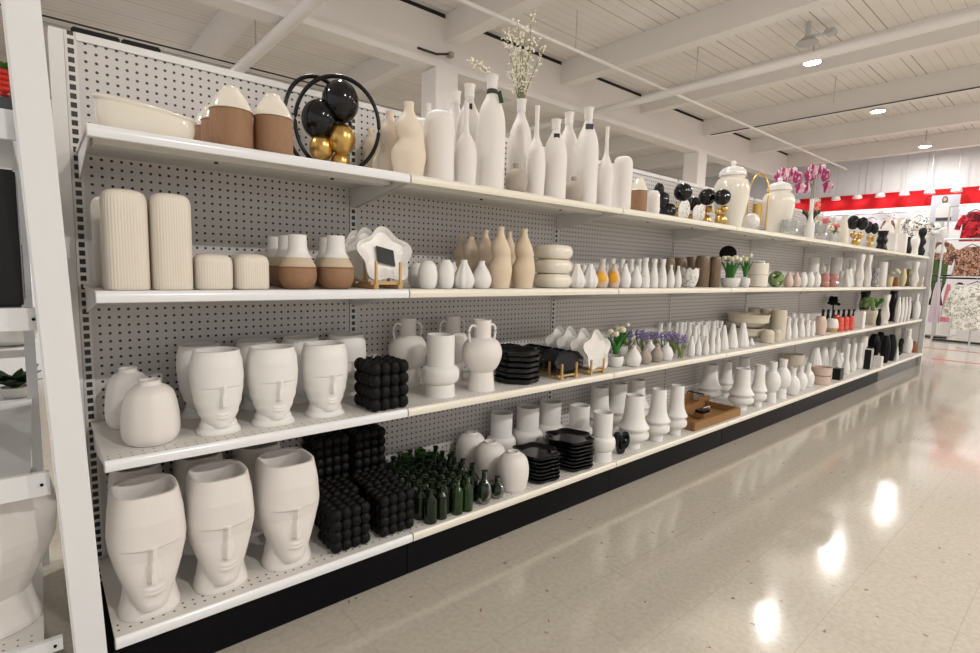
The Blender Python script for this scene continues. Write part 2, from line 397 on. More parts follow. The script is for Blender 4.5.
# round wall washers along the red band
for i in range(12):
    y = 3.95 - i * .49
    e = empty('wall_washer', (16.2, y, 3.20))
    obj('head', lathe(bmesh.new(), smooth_profile([(0, 0), (.10, 0), (.105, .03), (.08, .09), (0, .11)]), 20), 'steel', e)
    obj('stem', tube(bmesh.new(), [(0, 0, .1), (0, 0, 1.295)], .006, 6), 'alu', e)
    d = bpy.data.lights.new('washer_light', 'AREA'); d.shape = 'DISK'; d.size = .16; d.energy = 1.5; d.color = (1, .96, .95)
    lo = bpy.data.objects.new('washer_light', d); COL.objects.link(lo); lo.location = (0, 0, -.008); lo.rotation_euler = (0, math.radians(-30), 0); lo.parent = e
    tag(e, 'round white spotlight hanging before the red wall band', 'spotlight', 'spotlights along the red band')
for i in range(5):
    y = 4.0 - i * 1.35
    e = obj('tube_light', tube(bmesh.new(), [(16.34, y - .6, 2.85), (16.34, y + .6, 2.85)], .018, 8), 'strip_on')
    tag(e, 'glowing tube light under the red wall band', 'light', 'tube lights under the red band')

# ------------------------------------------------------------------ shelving run
ZA, ZB, ZC, ZD = 1.4534, 1.0573, 0.6272, 0.1708
YS, YD = 0.4321, 0.4759
EDGE = [0.0, 0.8905] + [0.8905 + 1.2192 * k for k in range(1, 7)] + [8.87]
BAYL = ['white pegboard shelving bay at the near end, holding face planters', 'shelving bay with green glass bottles on its bottom shelf', 'shelving bay with sunflower vases and flower bunches',
        'shelving bay with the ginger jars and wooden tray', 'shelving bay holding the orchids and pale pink bowls', 'shelving bay with coral red jars on its third shelf',
        'shelving bay with the tall wavy vases near the far end', 'narrow last shelving bay at the far end']
def shelf_bm(w, yf, lip, deep=True):
    bm = bmesh.new(); g = .0015
    prism(bm, [(-yf, 0), (-yf, -lip), (-yf + .012, -lip), (-yf + .012, -.010), (-.012, -.010), (-.012, 0)], g, w - g, 'yz')
    return bm
def chan_bm(w, yf, lip):
    bm = bmesh.new(); g = .003
    prism(bm, [(-yf - .0005, .001), (-yf - .006, -.003), (-yf - .009, -lip * .5), (-yf - .006, -lip + .002), (-yf - .0005, -lip)], g, w - g, 'yz'); return bm
for i in range(8):
    x0, x1 = EDGE[i], EDGE[i + 1]; w = x1 - x0
    e = empty('shelving_bay', (x0, 0, 0))
    pb = obj('back_panel', boxm(.0165, w - .0165, 0.0, .012, ZD - .03, 1.768), 'peg', e)
    obj('top_rail', boxm(.0165, w - .0165, -.006, .03, 1.768, 1.79), 'steel', e)
    obj('upright', boxm(-.0145, .0145, -.004, .03, 0, 1.79), 'slot', e, (.0 if i else .004, 0, 0))
    for nm, z, yf in (('shelf', ZA, YS), ('shelf', ZB, YS), ('shelf', ZC, YS), ('base_deck', ZD, YD)):
        lip = .030
        s = obj(nm, shelf_bm(w, yf, lip), 'deck' if nm == 'base_deck' else 'deck_mid', e, (0, 0, z))
        obj('price_channel', chan_bm(w, yf, lip), 'chan_white' if i == 0 else 'chan_cream', s)
        if nm == 'shelf':
            for xx in (.006, w - .009):
                bm = bmesh.new(); prism(bm, [(-.007, -.0105), (-yf + .03, -.0105), (-yf + .03, -.030), (-.03, -.085), (-.007, -.085)], xx, xx + .003, 'yz'); obj('bracket', bm, 'steel', s)
            if z == ZA:
                obj('stiffener', boxm(.02, w - .02, -yf + .10, -yf + .16, -.028, -.0105), 'steel', s)
                for xx in (w * .35, w * .75): obj('bolt', lathe(bmesh.new(), [(0, -.032), (.006, -.032), (.006, -.028), (0, -.028)], 8), 'kick', s, (xx, -yf + .13, 0))
    obj('kick_plate', boxm(.002, w - .002, -YD + .03, -YD + .045, 0, ZD - .0305), 'kick' if i < 6 else 'dark_grey_kick_sheen', e)  # far plates lightened to stand for reflection
    if i == 0:
        obj('side_panel', boxm(-.045, -.012, -.02, .06, 0, 1.785), 'steel', e)
        obj('foot', boxm(-.012, .018, -YD + .05, -.02, .0, .09), 'kick', e)
    if i == 7:
        obj('upright', boxm(w - .0145, w + .0145, -.004, .03, 0, 1.79), 'slot', e)
        obj('end_post', boxm(w + .018, w + .060, -.475, -.425, 0, 1.72), 'steel_grey', e)
        obj('side_panel', boxm(w + .03, w + .05, -.42, .05, 0.1, 1.70), 'steel', e)
    tag(e, BAYL[i], 'shelf', 'shelving bays of the long run')
# dark shallow boxes lying on top of the back-to-back run behind the first bay
for x0, x1, n in ((-.015, .11, 'left'), (.116, .225, 'right')):
    tag(obj('flat_box', boxm(x0 + .03, x1 + .03,   .14, .36, 1.797, 1.853, bev=.004), 'black'), 'flat black box on top of the shelving, %s of two' % n, 'box')
e = empty('shelving_bay', (0, .07, 0))
obj('back_panel', boxm(.0, 8.87, 0, .012, .1, 1.75), 'steel', e); obj('top_rail', boxm(0, 8.87, 0, .32, 1.775, 1.795), 'steel', e)
obj('side_panel', boxm(-.02, 0, 0, .32, 0, 1.775), 'steel', e); obj('side_panel', boxm(8.87, 8.89, 0, .32, 0, 1.775), 'steel', e)
tag(e, 'backside of the shelving run facing the next aisle', 'shelf')

# ------------------------------------------------------------------ open rack at the left edge of the picture
e = empty('display_rack', (-.12, 0, 0))
post = obj('post', boxm(.0, .064, -.50, -.455, 0, 2.05, bev=.004), 'steel_cool', e)
post.rotation_euler = (0, math.radians(-2.0), 0); post.location = (.045, 0, .003)
obj('post', boxm(-.75, -.70, -.46, -.43, 0, 1.5), 'steel_cool', e); obj('post', boxm(-.75, -.70, .42, .45, 0, 1.5), 'steel_cool', e); obj('post', boxm(-.03, .0, .42, .45, 0, 1.5), 'steel_cool', e)
for z, lip, xr in ((1.452, .062, .02), (1.02, .05, .02), (.63, .055, .015), (.205, .03, .02)):
    s = obj('shelf', boxm(-.70, xr - .035, -.43, .44, z - .02, z), 'steel_grey' if z > .5 else 'deck_mid', e)
    obj('shelf_front', boxm(-.70, xr, -.448, -.432, z - lip, z + .001), 'steel_cool', s)
    obj('bolt', lathe(bmesh.new(), [(0, 0), (.0035, 0), (.0035, .003), (0, .003)], 10), 'kick', s, (xr - .015, -.4485, z - lip * .5)).rotation_euler = (PI / 2, 0, 0)
tag(e, 'open white steel rack with tall post at the left edge', 'rack')
e = empty('display_rack', (-.12, .75, 0))
for z in (.765, .545, 1.28): obj('shelf', boxm(-.7, -.01, 0, .45, z - .03, z), 'steel', e)
for x in (-.7, -.035): obj('post', boxm(x, x + .025, -.0251, -.0005, 0, 1.6), 'steel_cool', e)
tag(e, 'further white rack seen through the left open rack', 'rack')

# ------------------------------------------------------------------ product kinds, each built once at unit size (radius 1, height 1), base at z = 0
def ribs(n, a): return lambda th, r, z: 1 + a * math.cos(n * th)
def squarish(p, extra=None):
    def f(th, r, z):
        c, s = abs(math.cos(th)), abs(math.sin(th))
        return (1 / (c ** p + s ** p) ** (1 / p)) * (extra(th, r, z) if extra else 1)
    return f
def single(name, bm, m, smooth=40): return obj(name, finish(bm, name, smooth), m)
def turned(name, prof, m, seg=28, k=4, **kw):
    bm = bmesh.new(); lathe(bm, smooth_profile(prof, k) if k else prof, seg, **kw); return single(name, bm, m)
def parts(name, *ps):
    e = empty(name)
    for nm, bm, m in ps: obj(nm, bm, m, e)
    return e

def face_bm(small):
    bm = bmesh.new(); NT, NS = 150, 108
    def itp(tab, t):
        if t <= tab[0][0]: return tab[0][1]
        for (a, va), (b, vb) in zip(tab, tab[1:]):
            if t <= b:
                f = (t - a) / (b - a); f = f * f * (3 - 2 * f) if small else f
                return va + (vb - va) * f
        return tab[-1][1]
    if small:
        A = [(.06, .26), (.09, .44), (.16, .62), (.26, .77), (.40, .90), (.55, .97), (.68, 1.0), (.85, .97), (1, .87)]
        DF = [(.06, .55), (.09, .74), (.2, .80), (.4, .86), (.6, .92), (.8, .90), (1, .76)]
        DB = [(.06, .2), (.2, .45), (.4, .75), (.6, .95), (.8, 1.0), (1, .86)]
        NW = [(0, .84), (.02, .83), (.08, .72), (.16, .64), (.28, .62), (.5, .62)]
        n, tb, tn, tm = 2.25, .585, .36, .225
    else:
        A = [(.07, .30), (.09, .42), (.16, .54), (.28, .70), (.42, .86), (.55, .97), (.64, 1.0), (.84, .94), (1, .83)]
        DF = [(.07, .70), (.09, .90), (.3, .97), (.5, 1.0), (.6, 1.08), (.8, 1.08), (1, .98)]
        DB = [(.07, .2), (.2, .45), (.4, .75), (.6, 1.0), (.8, 1.08), (1, 1.0)]
        NW = [(0, .80), (.03, .80), (.12, .72), (.25, .64), (.5, .60)]
        n, tb, tn, tm = 3.0, .60, .345, .245
    def rad(th, t):
        c, s = -math.sin(th), math.cos(th)          # front is -y
        dep = itp(DF, t) if c > 0 else itp(DB, t)
        def se(w, d, p): return 1 / ((abs(c) / d) ** p + (abs(s) / w) ** p) ** (1 / p)
        w = itp(NW, t); rn = se(w, w * (.86 if c > 0 else .95), 2.4)
        rh = se(itp(A, t), dep, n) if t > (.06 if small else .085) else 0
        r = max(rn, rh)
        if c > 0 and rh >= rn * .98 and t < .98:
            x = abs(r * s); d = 0
            # brow ledge and eye hollows
            tbx = tb + (.03 * x if not small else -.02 * (x - .4) ** 2)
            if t < tbx:
                ease = min(1, (tbx - t) / .016); ease = ease * ease * (3 - 2 * ease)
                fall = max(0, 1 - (tbx - t) / (.15 if small else .26))
                side = max(0, 1 - (x / .82) ** 4)
                if small: side *= min(1, max(0, (x - .07) / .06)) * .9 + .1
                d -= (.06 if small else .10) * fall * side * ease
            elif t < tbx + .012: d += .0
            # nose wedge
            if tn < t < tb + .02:
                f = (tb + .02 - t) / (tb + .02 - tn); hw = .075 + .085 * f; pr = (.10 + .13 * f)
                if x < hw: d += pr * min(1, 1.6 * (1 - x / hw))
            elif tn - .022 < t <= tn:
                hw = .15; f = (t - tn + .022) / .022
                if x < hw: d += .23 * f * min(1, 1.6 * (1 - x / hw))
            # lips
            for tc, wd, am in ((tm + .018, .016, .05), (tm - .018, .018, .055)):
                hw = .30
                if x < hw: d += am * math.exp(-((t - tc - .02 * (x / hw)) / wd) ** 2) * (1 - (x / hw) ** 2)
            hw = .2
            if x < .3: d += .04 * math.exp(-((t - (.13 if not small else .115)) / .035) ** 2) * (1 - (x / .3) ** 2)
            r += d * c
        return r
    rings = []
    for i in range(NT + 1):
        t = i / NT
        rings.append([bm.verts.new((rad(2 * PI * k / NS, t) * math.cos(2 * PI * k / NS), rad(2 * PI * k / NS, t) * math.sin(2 * PI * k / NS), t)) for k in range(NS)])
    for sc_, z in ((.93, 1.006), (.87, .995), (.84, .8), (.78, .6), (.6, .5)):
        rings.append([bm.verts.new((sc_ * rad(2 * PI * k / NS, .985) * math.cos(2 * PI * k / NS), sc_ * rad(2 * PI * k / NS, .985) * math.sin(2 * PI * k / NS), z)) for k in range(NS)])
    for a, b in zip(rings, rings[1:]):
        for k in range(NS): bm.faces.new((a[k], a[(k + 1) % NS], b[(k + 1) % NS], b[k]))
    bm.faces.new(rings[0][::-1]); bm.faces.new(rings[-1])
    return bm

def flower_outline(n, r, depth, lobes=5, ph=PI / 2, sx=1.0):
    return [(sx * r * (1 - depth + depth * math.cos(lobes * (t - ph))) * math.cos(t), r * (1 - depth + depth * math.cos(lobes * (t - ph))) * math.sin(t)) for t in [2 * PI * i / n for i in range(n)]]
def plate_bm(lobes, depth, tilt=0.24):
    """scalloped plate standing on edge, leaning back; front faces -y; radius 1 wide, height 1"""
    bm = bmesh.new(); n = 60; R = []
    for rs, y in ((0.0, .05), (.55, .05), (.80, .035), (.90, -.06), (1.0, -.10), (1.0, -.02), (.9, .05), (.75, .13), (.3, .14), (0, .14)):
        if rs == 0: R.append([bm.verts.new((0, y, .5))]); continue
        R.append([bm.verts.new((x * rs, y, .5 + z * rs)) for x, z in [(a, b * .5) for a, b in flower_outline(n, 1, depth, lobes)]])
    for a, b in zip(R, R[1:]):
        for k in range(n):
            k2 = (k + 1) % n
            if len(a) == 1: bm.faces.new((a[0], b[k], b[k2]))
            elif len(b) == 1: bm.faces.new((a[k2], a[k], b[0]))
            else: bm.faces.new((a[k], a[k2], b[k2], b[k]))
    zmin = min(v.co.z for v in bm.verts); zs = 1 / (max(v.co.z for v in bm.verts) - zmin); xs = 1 / max(abs(v.co.x) for v in bm.verts)
    for v in bm.verts:
        z = (v.co.z - zmin) * zs; v.co.z = z; v.co.x *= xs; v.co.y += z * tilt * 2.0
    return bm
def ring_bowl_bm(lobes, depth, n=48, flare=1.0):
    """irregular scalloped shallow bowl"""
    bm = bmesh.new()
    fn = lambda th, r, z: 1 - depth + depth * math.cos(lobes * th + 0.6) + depth * .5 * math.sin(3 * th)
    lathe(bm, [(0, 0), (.76, 0), (.90, .10), (.97, .45), (.95, .62), (1, 1), (.94, 1.02), (.88, .55), (.72, .22), (0, .18)], n, fn=fn)
    return bm
def leaf(bm, base, tip, w, bend=0.0, thick=0.02, n=6):
    base = Vector(base); tip = Vector(tip); d = tip - base; side = d.cross(Vector((0, 0, 1)))
    if side.length < 1e-4: side = Vector((1, 0, 0))
    side.normalize(); nrm = side.cross(d).normalized(); A = []
    for i in range(n + 1):
        t = i / n; p = base + d * t + nrm * bend * math.sin(PI * t); ww = w * math.sin(PI * min(1, .12 + .88 * t)) ** .8 if i < n else 0.002
        A.append([bm.verts.new(p - side * ww), bm.verts.new(p + nrm * thick), bm.verts.new(p + side * ww), bm.verts.new(p - nrm * thick)])
    for a, b in zip(A, A[1:]):
        for k in range(4): bm.faces.new((a[k], a[(k + 1) % 4], b[(k + 1) % 4], b[k]))
    bm.faces.new(A[0][::-1]); bm.faces.new(A[-1])
def bloom_tulip(bm, c, r, h):
    for k in range(5):
        a = 2 * PI * k / 5; ball(bm, (c[0] + .35 * r * math.cos(a), c[1] + .35 * r * math.sin(a), c[2]), r * .7, 2, (1, 1, h / r * 1.1))

KIND = {}
def kind(f): KIND[f.__name__] = f; return f

@kind
def face_large():
    return single('face_planter', face_bm(False), 'ceramic', 50)
@kind
def face_small():
    return single('face_planter', face_bm(True), 'ceramic_cool', 50)
@kind
def canister():
    bm = bmesh.new(); lathe(bm, [(0, 0), (.90, 0), (.96, .012), (.97, .03), (.97, .86), (.955, .90), (.91, .935), (.83, .965), (.68, .985), (.4, .997), (0, 1.0)], 200, fn=squarish(3.4, lambda th, r, z: 1 + (.009 * math.cos(50 * th) if r > .8 else 0)))
    return single('ribbed_vase', bm, 'cream', 60)
@kind
def canister_short():
    bm = bmesh.new(); lathe(bm, [(0, 0), (.88, 0), (.96, .04), (.97, .08), (.97, .74), (.94, .83), (.86, .91), (.7, .965), (.4, .995), (0, 1.0)], 200, fn=squarish(3.4, lambda th, r, z: 1 + (.009 * math.cos(50 * th) if r > .8 else 0)))
    return single('ribbed_vase', bm, 'cream', 60)
@kind
def dome_vase():
    return turned('dome_vase', [(0, 0), (.9, 0), (.98, .03), (.98, .3), (1, .6), (1, .80), (.96, .89), (.84, .955), (.62, .99), (.38, 1.0), (.3, .99), (.3, .8), (0, .8)], 'ceramic', 32)
@kind
def dome_cup():
    return turned('dome_vase', [(0, 0), (.8, 0), (.95, .06), (1, .2), (.97, .6), (.88, .85), (.68, .97), (.5, 1.0), (.42, .99), (.4, .7), (0, .7)], 'ceramic', 28)
BOT = [(0, 0), (.92, 0), (1, .02), (1, .25), (1, .48), (.97, .58), (.87, .67), (.66, .75), (.47, .80), (.36, .84), (.31, .875), (.32, .915), (.36, .955), (.43, 1.0)]
@kind
def flare_bottle():
    return turned('bottle_vase', BOT, 'ceramic', 30, inner=.12, wall=.07)
def tag_card(e, zc, r, m='tag', w=.3, h=.07, ang=-.70 - PI / 2):
    bm = bmesh.new(); box(bm, -w, w, -r - .06, -r - .02, zc - h, zc + h)
    bmesh.ops.rotate(bm, verts=bm.verts[:], matrix=Matrix.Rotation(ang + PI / 2, 3, 'Z'), cent=(0, 0, 0))
    obj('price_tag', bm, m, e)
@kind
def flare_bottle_tag():
    e = empty('bottle_vase'); bm = bmesh.new(); lathe(bm, smooth_profile(BOT), 30, inner=.12, wall=.07); obj('body', bm, 'ceramic', e)
    tag_card(e, .77, .55, 'tag', .24, .04); return e
@kind
def flare_bottle_hangtag():
    e = empty('bottle_vase'); bm = bmesh.new(); lathe(bm, smooth_profile(BOT), 30, inner=.12, wall=.07); obj('body', bm, 'ceramic', e)
    bm = bmesh.new(); tube(bm, [(.36 * math.cos(a * PI / 8), .36 * math.sin(a * PI / 8), .855) for a in range(16)], .025, 6, closed=True); 
    bmesh.ops.scale(bm, vec=(1, 1, 1), verts=bm.verts[:]); obj('string', bm, 'string', e)
    bm = bmesh.new(); prism(bm, [(.02, -.055), (.30, -.045), (.10, .055), (-.16, .045)], -.02, .02)
    bmesh.ops.rotate(bm, verts=bm.verts[:], matrix=Matrix.Rotation(-.70, 3, 'Z'), cent=(0, 0, 0)); bmesh.ops.translate(bm, verts=bm.verts[:], vec=(.06, -.70, .80)); obj('price_tag', bm, 'green_dark', e)
    return e
@kind
def flare_bottle_label():
    e = empty('bottle_vase'); bm = bmesh.new(); lathe(bm, smooth_profile(BOT), 30, inner=.12, wall=.07); obj('body', bm, 'ceramic', e)
    bm = bmesh.new(); box(bm, -.33, .33, -.62, -.58, .70, .76); bmesh.ops.rotate(bm, verts=bm.verts[:], matrix=Matrix.Rotation(-.70, 3, 'Z'), cent=(0, 0, 0)); t = obj('price_tag', bm, 'tag_white', e)
    bm = bmesh.new(); box(bm, -.33, .33, -.62, -.575, .765, .82); bmesh.ops.rotate(bm, verts=bm.verts[:], matrix=Matrix.Rotation(-.70, 3, 'Z'), cent=(0, 0, 0)); o = obj('tag_top', bm, 'dark_grey_kick_sheen', t)
    return e
@kind
def stem_bottle():
    return turned('slender_bottle_vase', [(0, 0), (.85, 0), (.93, .02), (1, .25), (.98, .40), (.85, .50), (.58, .58), (.34, .64), (.25, .70), (.22, .8), (.22, .93), (.24, 1.0)], 'ceramic', 30, inner=.1, wall=.05)
@kind
def taupe_bud():
    return turned('bud_vase', [(0, 0), (.55, 0), (.85, .12), (1, .38), (.92, .6), (.66, .76), (.36, .82), (.33, .86), (.36, 1.0)], 'taupe', 28, inner=.1, wall=.08)
@kind
def peak_vase():
    return parts('two_tone_vase', ('body', lathe(bmesh.new(), smooth_profile([(0, 0), (.88, 0), (.96, .03), (1, .12), (1, .45), (.97, .60), (.94, .62), (0, .62)]), 32), 'terracotta'),
                 ('glazed_shoulder', lathe(bmesh.new(), smooth_profile([(0, .615), (.97, .615), (.97, .66), (.93, .70), (.80, .79), (.66, .86), (.50, .93), (.42, .96), (.40, 1.0)]), 32, inner=.08), 'cream_gloss'))
@kind
def neck_vase():
    return parts('two_tone_vase', ('body', lathe(bmesh.new(), smooth_profile([(0, 0), (.6, 0), (.80, .05), (.96, .16), (1, .27), (.97, .38), (.95, .415), (0, .415)]), 32), 'terracotta'),
                 ('clay_band', lathe(bmesh.new(), [(0, .413), (.955, .413), (.90, .46), (.80, .52), (.70, .575), (0, .575)], 32), 'tan'),
                 ('glazed_neck', lathe(bmesh.new(), smooth_profile([(0, .573), (.70, .573), (.58, .66), (.51, .75), (.48, .88), (.47, 1.0)]), 32, inner=.2), 'ceramic_cool'))
@kind
def egg_vase():
    return turned('bud_vase', [(0, 0), (.55, 0), (.74, .04), (.93, .2), (1, .45), (.95, .68), (.78, .86), (.52, .96), (.44, 1.0)], 'ceramic_cool', 24, inner=.12, wall=.08, fn=ribs(12, .012))
@kind
def pear_vase():
    return turned('bud_vase', [(0, 0), (.6, 0), (.82, .06), (1, .26), (.96, .42), (.74, .62), (.46, .78), (.32, .88), (.30, .95), (.34, 1.0)], 'ceramic_cool', 24, inner=.1, wall=.07)
@kind
def garlic_vase():
    return turned('bud_vase', [(0, 0), (.6, 0), (.84, .06), (1, .24), (.95, .4), (.72, .6), (.48, .78), (.34, .9), (.32, 1.0)], 'ceramic_cool', 48, inner=.1, wall=.07, fn=lambda th, r, z: 1 + .055 * math.cos(8 * th) * (1 if r > .4 else .4))
@kind
def jar_bud():
    return turned('bud_vase', [(0, 0), (.5, 0), (.75, .05), (.96, .25), (1, .45), (.93, .65), (.72, .82), (.50, .89), (.44, .92), (.46, 1.0)], 'ceramic_cool', 24, inner=.12, wall=.08)
@kind
def tent_vase():
    return turned('pleated_vase', [(0, 0), (.85, 0), (1, .08), (.93, .22), (.72, .5), (.45, .8), (.30, .97), (.30, 1.0)], 'ceramic_cool', 48, inner=.1, wall=.07, fn=lambda th, r, z: 1 + .06 * abs(math.sin(5 * th)) - .03)
WAVY = [(0, 0), (.74, 0), (.80, .03), (.86, .12), (.94, .24), (.94, .34), (.80, .44), (.72, .51), (.76, .60), (.72, .68), (.54, .77), (.34, .85), (.27, .91), (.27, .96), (.29, 1.0)]
def wavy(m):
    sh = lambda z: (.15 * math.exp(-((z - .50) / .10) ** 2) - .05 * math.exp(-((z - .72) / .08) ** 2), 0)
    return turned('curvy_vase', WAVY, m, 30, off=sh, inner=.1, wall=.06)
@kind
def wavy_vase(): return wavy('beige')
@kind
def wavy_vase_lit(): return wavy('beige_lit')
@kind
def pillow_dish():
    return turned('cream_dish', [(0, 0), (.7, 0), (.9, .12), (1, .45), (.97, .72), (.85, .93), (.6, 1.0), (.5, .9), (.3, .8), (0, .8)], 'cream_gloss', 40, fn=squarish(2.6))
@kind
def platter():
    bm = bmesh.new(); lathe(bm, smooth_profile([(0, 0), (.70, 0), (.84, .06), (.93, .3), (.955, .6), (.95, .84), (.98, .90), (1, .95), (.985, 1.0), (.93, .98), (.88, .84), (.8, .5), (0, .4)]), 56, fn=lambda th, r, z: 1 + .012 * math.cos(2 * th))
    for v in bm.verts: v.co.y *= .42; v.co.z *= 1 - .16 * v.co.x
    return single('platter', bm, 'cream_gloss')
@kind
def ring_sculpture():
    e = empty('ring_sculpture')
    q = .5
    for cx, cy, rr, ang in ((0, 0, 1.0, -.45), (-.34, .30, .98, .25)):
        bm = bmesh.new(); tube(bm, [(rr * math.cos(a * PI / 28), 0, rr * math.sin(a * PI / 28)) for a in range(56)], .048, 10, closed=True)
        bmesh.ops.rotate(bm, verts=bm.verts[:], matrix=Matrix.Rotation(ang, 3, 'Z'), cent=(0, 0, 0))
        for v in bm.verts: v.co = Vector((v.co.x + cx, v.co.y + cy, max(0, (v.co.z + rr + .05)) * q))
        obj('ring', bm, 'black_satin', e)
    for c, r, m in (((.06, -.02, 1.53), .45, 'black_gloss'), ((-.42, .14, 1.10), .42, 'black_gloss'), ((.05, -.12, .73), .34, 'gold'), ((-.38, .10, .52), .29, 'gold'), ((.06, -.02, .25), .235, 'gold')):
        bm = bmesh.new(); ball(bm, c, r, 3)
        for v in bm.verts: v.co.z *= q
        obj('ball', bm, m, e)
    return e
@kind
def bubble_cube():
    bm = bmesh.new(); n = 4; s = .25
    for i in range(n):
        for j in range(n):
            for k in range(n):
                if 0 < i < n - 1 and 0 < j < n - 1 and k < n - 1: continue
                ball(bm, (-.73 + i * .487, -.73 + j * .487, .135 + k * .243), .295, 2, (1, 1, .5))
    box(bm, -.72, .72, -.72, .72, .1, .85)
    for v in bm.verts: v.co.z = max(0, v.co.z)
    return single('bubble_vase', bm, 'black')
@kind
def round_shoulder_vase():
    return turned('rounded_vase', [(0, 0), (.70, 0), (.84, .03), (.96, .12), (1, .28), (.95, .55), (.82, .78), (.62, .88), (.44, .92), (.38, .94), (.38, .99), (.40, 1.0)], 'ceramic', 40, inner=.1, wall=.05, fn=lambda th, r, z: 1 + .015 * math.cos(8 * th))
@kind
def jug_vase():
    return turned('rounded_vase', [(0, 0), (.70, 0), (.80, .02), (.90, .1), (1, .35), (1, .6), (.88, .80), (.66, .91), (.44, .955), (.38, .97), (.38, 1.0)], 'ceramic', 40, inner=.1, wall=.05)
@kind
def belly_vase():
    return turned('cylinder_vase', [(0, 0), (.76, 0), (.78, .02), (.76, .18), (.74, .20), (.92, .25), (1, .34), (.96, .44), (.78, .50), (.73, .53), (.73, .98), (.72, 1.0)], 'ceramic_cool', 36, inner=.4, wall=.06)
@kind
def amphora():
    e = empty('handled_vase'); bm = bmesh.new()
    lathe(bm, smooth_profile([(0, 0), (.66, 0), (.68, .015), (.60, .22), (.60, .27), (.78, .33), (.95, .44), (1, .53), (.93, .63), (.74, .71), (.48, .745), (.43, .77), (.43, .98), (.44, 1.0)]), 36, inner=.2, wall=.06); obj('body', bm, 'ceramic', e)
    for s in (-1, 1):
        bm = bmesh.new(); q = 3.6; pts = smooth3([(.40 * s, 0, .90 * q), (.62 * s, 0, .925 * q), (.80 * s, 0, .885 * q), (.84 * s, 0, .82 * q), (.80 * s, 0, .74 * q), (.74 * s, 0, .68 * q)])
        tube(bm, pts, .065, 10)
        for v in bm.verts: v.co.z /= q
        obj('handle', bm, 'ceramic', e)
    return e
@kind
def black_bowl():
    return single('scalloped_bowl', ring_bowl_bm(7, .05), 'black_gloss')
@kind
def black_dish():
    return single('scalloped_dish', ring_bowl_bm(6, .07), 'black_gloss')
@kind
def flower_plate():
    return single('flower_plate', plate_bm(5, .11), 'marble')
@kind
def black_plate():
    return single('scalloped_plate', plate_bm(9, .03, .1), 'black_satin')
@kind
def leaf_board():
    return single('wavy_plate', plate_bm(5, .13, .12), 'marble')
def rack_bm(n):
    bm = bmesh.new()
    for y in (-.9, .9): pass
    return bm
@kind
def plate_rack():
    """wooden stand, rails along y and pairs of dowels; x half-width 1, y half-length 1, height 1"""
    e = empty('plate_rack')
    for x in (-.72, .72): obj('rail', box(bmesh.new(), x - .12, x + .12, -1, 1, 0, .16), 'wood_pale', e)
    for y in (-.9, .9): obj('crossbar', box(bmesh.new(), -.98, .98, y - .05, y + .05, .16, .28), 'wood_pale', e)
    for y in (-.97, -.45, .1, .62):
        for x in (-.72, .72): obj('dowel', box(bmesh.new(), x - .055, x + .055, y - .03, y + .03, .15, 1.0), 'wood_pale', e)
    return e
@kind
def tulip_pot():
    e = empty('potted_tulips')
    obj('pot', lathe(bmesh.new(), smooth_profile([(0, 0), (.42, 0), (.54, .03), (.64, .11), (.66, .19), (.62, .26), (.57, .26)]), 28, inner=.06, wall=.06), 'ceramic_cool', e)
    obj('soil', lathe(bmesh.new(), [(0, .18), (.54, .18), (.54, .235), (0, .235)], 20), 'soil', e)
    for a, l, tz in ((.3, .8, .7), (1.5, .6, .72), (2.6, .85, .68), (3.6, .6, .66), (4.4, .75, .62), (5.3, .7, .7), (0.9, .4, .76), (4.0, .35, .78)):
        bm = bmesh.new(); leaf(bm, (.15 * math.cos(a), .15 * math.sin(a), .32), (l * math.cos(a), l * math.sin(a), tz), .17, .05, .03); obj('leaf', bm, 'green', e)
    for x, y, z in ((-.55, 0, .84), (-.1, -.2, .80), (.45, .05, .90), (.1, .35, .88)):
        bm = bmesh.new(); tube(bm, [(x * .3, y * .3, .3), (x * .8, y * .8, .6), (x, y, z)], .04, 6); obj('stalk', bm, 'green', e)
        bm = bmesh.new(); bloom_tulip(bm, (x, y, z), .27, .085); obj('tulip', bm, 'tulip', e)
    return e
@kind
def tulip_pot_wide():
    e = empty('potted_tulips')
    obj('pot', lathe(bmesh.new(), smooth_profile([(0, 0), (.55, 0), (.75, .04), (.94, .18), (.98, .27), (.90, .27)]), 28, inner=.08, wall=.08), 'ceramic_cool', e)
    random.seed(5)
    for i in range(11):
        a = i * 2.4; l = .55 + .05 * i
        bm = bmesh.new(); leaf(bm, (.3 * math.cos(a), .3 * math.sin(a), .28), (l * math.cos(a), l * math.sin(a), .72 + .05 * math.sin(i)), .2, .05, .04); obj('leaf', bm, 'green', e)
    for i in range(5):
        x, y, z = -.7 + .35 * i, .2 * math.sin(i * 2), .84 + .06 * math.sin(i * 3)
        bm = bmesh.new(); bloom_tulip(bm, (x, y, z), .25, .09); obj('tulip', bm, 'tulip', e)
    return e
@kind
def gourd_vase():
    return turned('gourd_vase', [(0, 0), (.5, 0), (.78, .05), (1, .3), (.95, .48), (.7, .68), (.36, .82), (.26, .9), (.30, 1.0)], 'ceramic_cool', 28, inner=.1, wall=.07)
@kind
def gourd_vase_taupe():
    return turned('gourd_vase', [(0, 0), (.5, 0), (.78, .05), (1, .3), (.95, .48), (.7, .68), (.36, .82), (.26, .9), (.30, 1.0)], 'taupe', 28, inner=.1, wall=.07)
